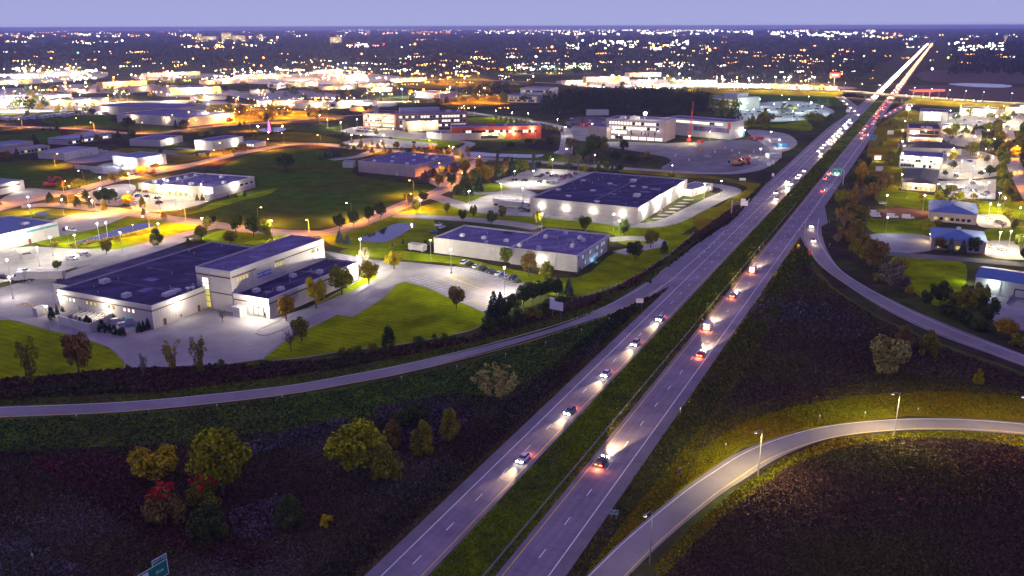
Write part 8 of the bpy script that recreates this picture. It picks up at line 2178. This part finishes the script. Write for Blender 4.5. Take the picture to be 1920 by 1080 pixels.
W_ = (('white', 5), ('warm', 3), ('orange', 1)); O_ = (('orange', 6), ('warm', 3), ('white', 1)); A_ = (('white', 3), ('warm', 4), ('orange', 6), ('cool', 1), ('red', 1))
spray(170, 0, 640, 57, 70, A_, 0.7, 1.6); spray(100, 640, 900, 52, 64, A_, 0.7, 1.6); spray(330, 880, 1410, 53, 64, W_, 0.8, 1.9); spray(150, 1440, 1640, 56, 70, W_, 0.8, 1.8); spray(60, 1640, 1920, 62, 74, A_)
spray(120, 1060, 1290, 76, 92, W_, 0.8, 1.8); spray(70, 1770, 1880, 78, 94, W_, 0.8, 1.7); spray(60, 360, 520, 66, 82, O_); spray(40, 340, 480, 82, 92, O_, 0.8, 1.7); spray(40, 120, 220, 76, 82, W_, 0.6, 1.1); spray(26, 0, 60, 66, 80, O_)
spray(40, 650, 720, 80, 88, (('red', 2), ('warm', 3), ('white', 2))); spray(260, 640, 1640, 86, 140, O_, 0.5, 1.35); spray(90, 0, 640, 92, 124, O_, 0.5, 1.2); spray(160, 0, 1000, 112, 150, A_, 0.7, 1.6); spray(220, 0, 1000, 120, 205, (('orange', 6), ('warm', 3)), 0.7, 1.5); spray(120, 640, 1640, 60, 120, (('orange', 5), ('warm', 4)), 0.6, 1.3); spray(1, 640, 660, 60, 62, O_); spray(40, 1640, 1920, 84, 120, O_, 0.5, 1.1); spray(90, 1250, 1640, 96, 150, O_, 0.5, 1.0)
spray(120, 950, 1100, 118, 132, (('warm', 4), ('white', 2), ('green', 1)), 0.6, 1.2); spray(70, 1050, 1300, 116, 128, (('warm', 4), ('white', 3)), 0.6, 1.3); spray(90, 0, 180, 128, 150, W_, 0.8, 1.9); spray(150, 400, 760, 126, 150, A_, 0.7, 1.6); spray(40, 640, 900, 112, 124, O_, 0.6, 1.2); spray(100, 0, 640, 150, 200, A_, 0.6, 1.3); spray(60, 1100, 1560, 150, 166, W_, 0.7, 1.4)
for x, y, k, s in ((407, 85, 'warm', 4.0), (229, 76, 'white', 3.2), (778, 83, 'orange', 4.0), (1035, 88, 'orange', 3.6), (1331, 94, 'orange', 3.6), (1656, 72, 'orange', 3.6), (1508, 94, 'orange', 2.8), (1150, 82, 'white', 3.8), (1778, 108, 'orange', 2.6), (1748, 129, 'white', 2.8), (62, 129, 'white', 4), (8, 142, 'white', 4), (160, 155, 'white', 2.6), (122, 155, 'orange', 3.6), (519, 128, 'white', 4.0), (476, 122, 'orange', 2.4), (490, 123, 'orange', 2.2), (30, 158, 'white', 4), (270, 147, 'orange', 3), (1562, 105, 'orange', 2.4), (146, 99, 'green', 2.6), (96, 109, 'orange', 2.2), (462, 108, 'orange', 2.6), (494, 108, 'orange', 2.6), (362, 110, 'orange', 2.0), (38, 55, 'red', 2.2), (1620, 105, 'warm', 1.8), (1005, 106, 'white', 2.8), (960, 106, 'white', 3.0), (1013, 96, 'orange', 2.4), (678, 101, 'orange', 2.4), (846, 53, 'white', 2.6), (1265, 52, 'white', 2.8), (1700, 82, 'orange', 2)):
    far_lamp(x, y, k, s, 16)
for k, c, st_ in (('white', (1.0, 0.93, 0.80), 22), ('warm', (1.0, 0.76, 0.36), 16), ('orange', (1.0, 0.40, 0.07), 14), ('cool', (0.72, 0.85, 1.0), 18), ('red', (1.0, 0.06, 0.05), 9), ('green', (0.15, 1.0, 0.35), 7)):
    me = bpy.data.meshes.new('far_lights'); me.from_pydata(FL[k][0], [], FL[k][1]); me.materials.append(emit('far_' + k, c, st_)); me.update()
    o = bpy.data.objects.new('far_city_lights', me); COL.objects.link(o); stuff(o)

# ------------------------------------------------------------------ evening haze
HAZE = 0.00007
if HAZE > 0:
    hm = bpy.data.materials.new('evening_haze'); hm.use_nodes = True; nt = hm.node_tree; nt.nodes.clear()
    ho = nt.nodes.new('ShaderNodeOutputMaterial'); pv = nt.nodes.new('ShaderNodeVolumePrincipled')
    pv.inputs['Color'].default_value = (0.50, 0.56, 1.0, 1); pv.inputs['Density'].default_value = HAZE; pv.inputs['Anisotropy'].default_value = 0.2
    nt.links.new(pv.outputs[0], ho.inputs['Volume'])
    o = MB().box(-23000, 23000, -500, 27000, -1.5, 101).obj('haze', hm); stuff(o)

# ------------------------------------------------------------------ labels: what it looks like and what it stands by
MARKS = [('the banner tower', 430, 530), ('the long white warehouse', 880, 470), ('the blue lit office front', 1080, 470), ('the black roofed warehouse', 1140, 365), ('the brown warehouse', 740, 308), ('the brick college', 760, 225), ('the red hall', 930, 245), ('the building site', 1260, 260),
         ('the long pond', 205, 440), ('the oval pond', 725, 436), ('the striped garage', 255, 300), ('the clinic', 370, 350), ('the huge white warehouse', 320, 222), ('the overpass', 1690, 182), ('the loop ramp', 1500, 830), ('the exit ramp', 1660, 590), ('the dock building', 1870, 530),
         ('the spruce fronted office', 1800, 450), ('the mauve office', 1790, 395), ('the dark hipped house', 1725, 340), ('the two storey office', 1725, 300), ('the brick office', 1735, 245), ('the left ramp', 500, 735), ('the parking bays', 870, 545), ('the cantilever sign', 1385, 390), ('the green lit car park', 1470, 210),
         ('the wooded hollow', 880, 340), ('the walled yard', 150, 600), ('the blue roof works', 50, 440), ('the white shed', 130, 287), ('the teal trimmed office', 160, 256), ('the terraced office', 990, 175), ('the bright store', 1840, 215), ('the far brick school', 1140, 146), ('the dazzling factory', 365, 168), ('the trailer row', 100, 220),
         ('the lone field tree', 535, 305), ('the meadow clump', 380, 920), ('the truck turning yard', 380, 640), ('the large lawn', 700, 600), ('the highway bank', 1610, 420), ('the campus street', 1000, 232), ('the far shops', 560, 140), ('the roadside shops', 1400, 160), ('the glaring yard', 40, 145), ('the door store', 820, 175), ('the avenue bend', 600, 430), ('the banded office', 0, 345), ('the far right street', 1900, 320), ('the white block shed', 405, 270)]
ORD = ['nearest to it', 'second nearest', 'third nearest', 'fourth nearest', 'fifth nearest', 'sixth nearest', 'seventh nearest', 'eighth nearest', 'ninth nearest', 'tenth nearest', 'eleventh nearest', 'twelfth nearest']
INV = CAM_M.inverted()


def pix(v):
    q = INV @ v
    return (960 - q.x / q.z * FPX, 540 + q.y / q.z * FPX)


bins = {}
bpy.context.view_layer.update()
for o, desc, px, label in REG:
    if label:
        o['label'] = label; continue
    if px is None: px = pix(o.matrix_world.translation)
    best = min(MARKS, key=lambda m_: math.hypot(px[0] - m_[1], 2.0 * (px[1] - m_[2])))
    dx, dy = px[0] - best[1], px[1] - best[2]
    rel = 'beside' if abs(dx) > 2.2 * abs(dy) else ('beyond' if dy < 0 else 'in front of')
    bins.setdefault((desc, rel, best[0]), []).append((math.hypot(dx, 2 * dy), o))
for (desc, rel, lm), v in bins.items():
    v.sort(key=lambda q: q[0])
    for i, (d, o) in enumerate(v):
        s = f'{desc} {rel} {lm}'
        if len(v) > 1: s += ', ' + (ORD[i] if i < len(ORD) else 'one of the farther ones')
        o['label'] = s
seen = {}
for o, *_ in REG:
    seen.setdefault(o['label'], []).append(o)
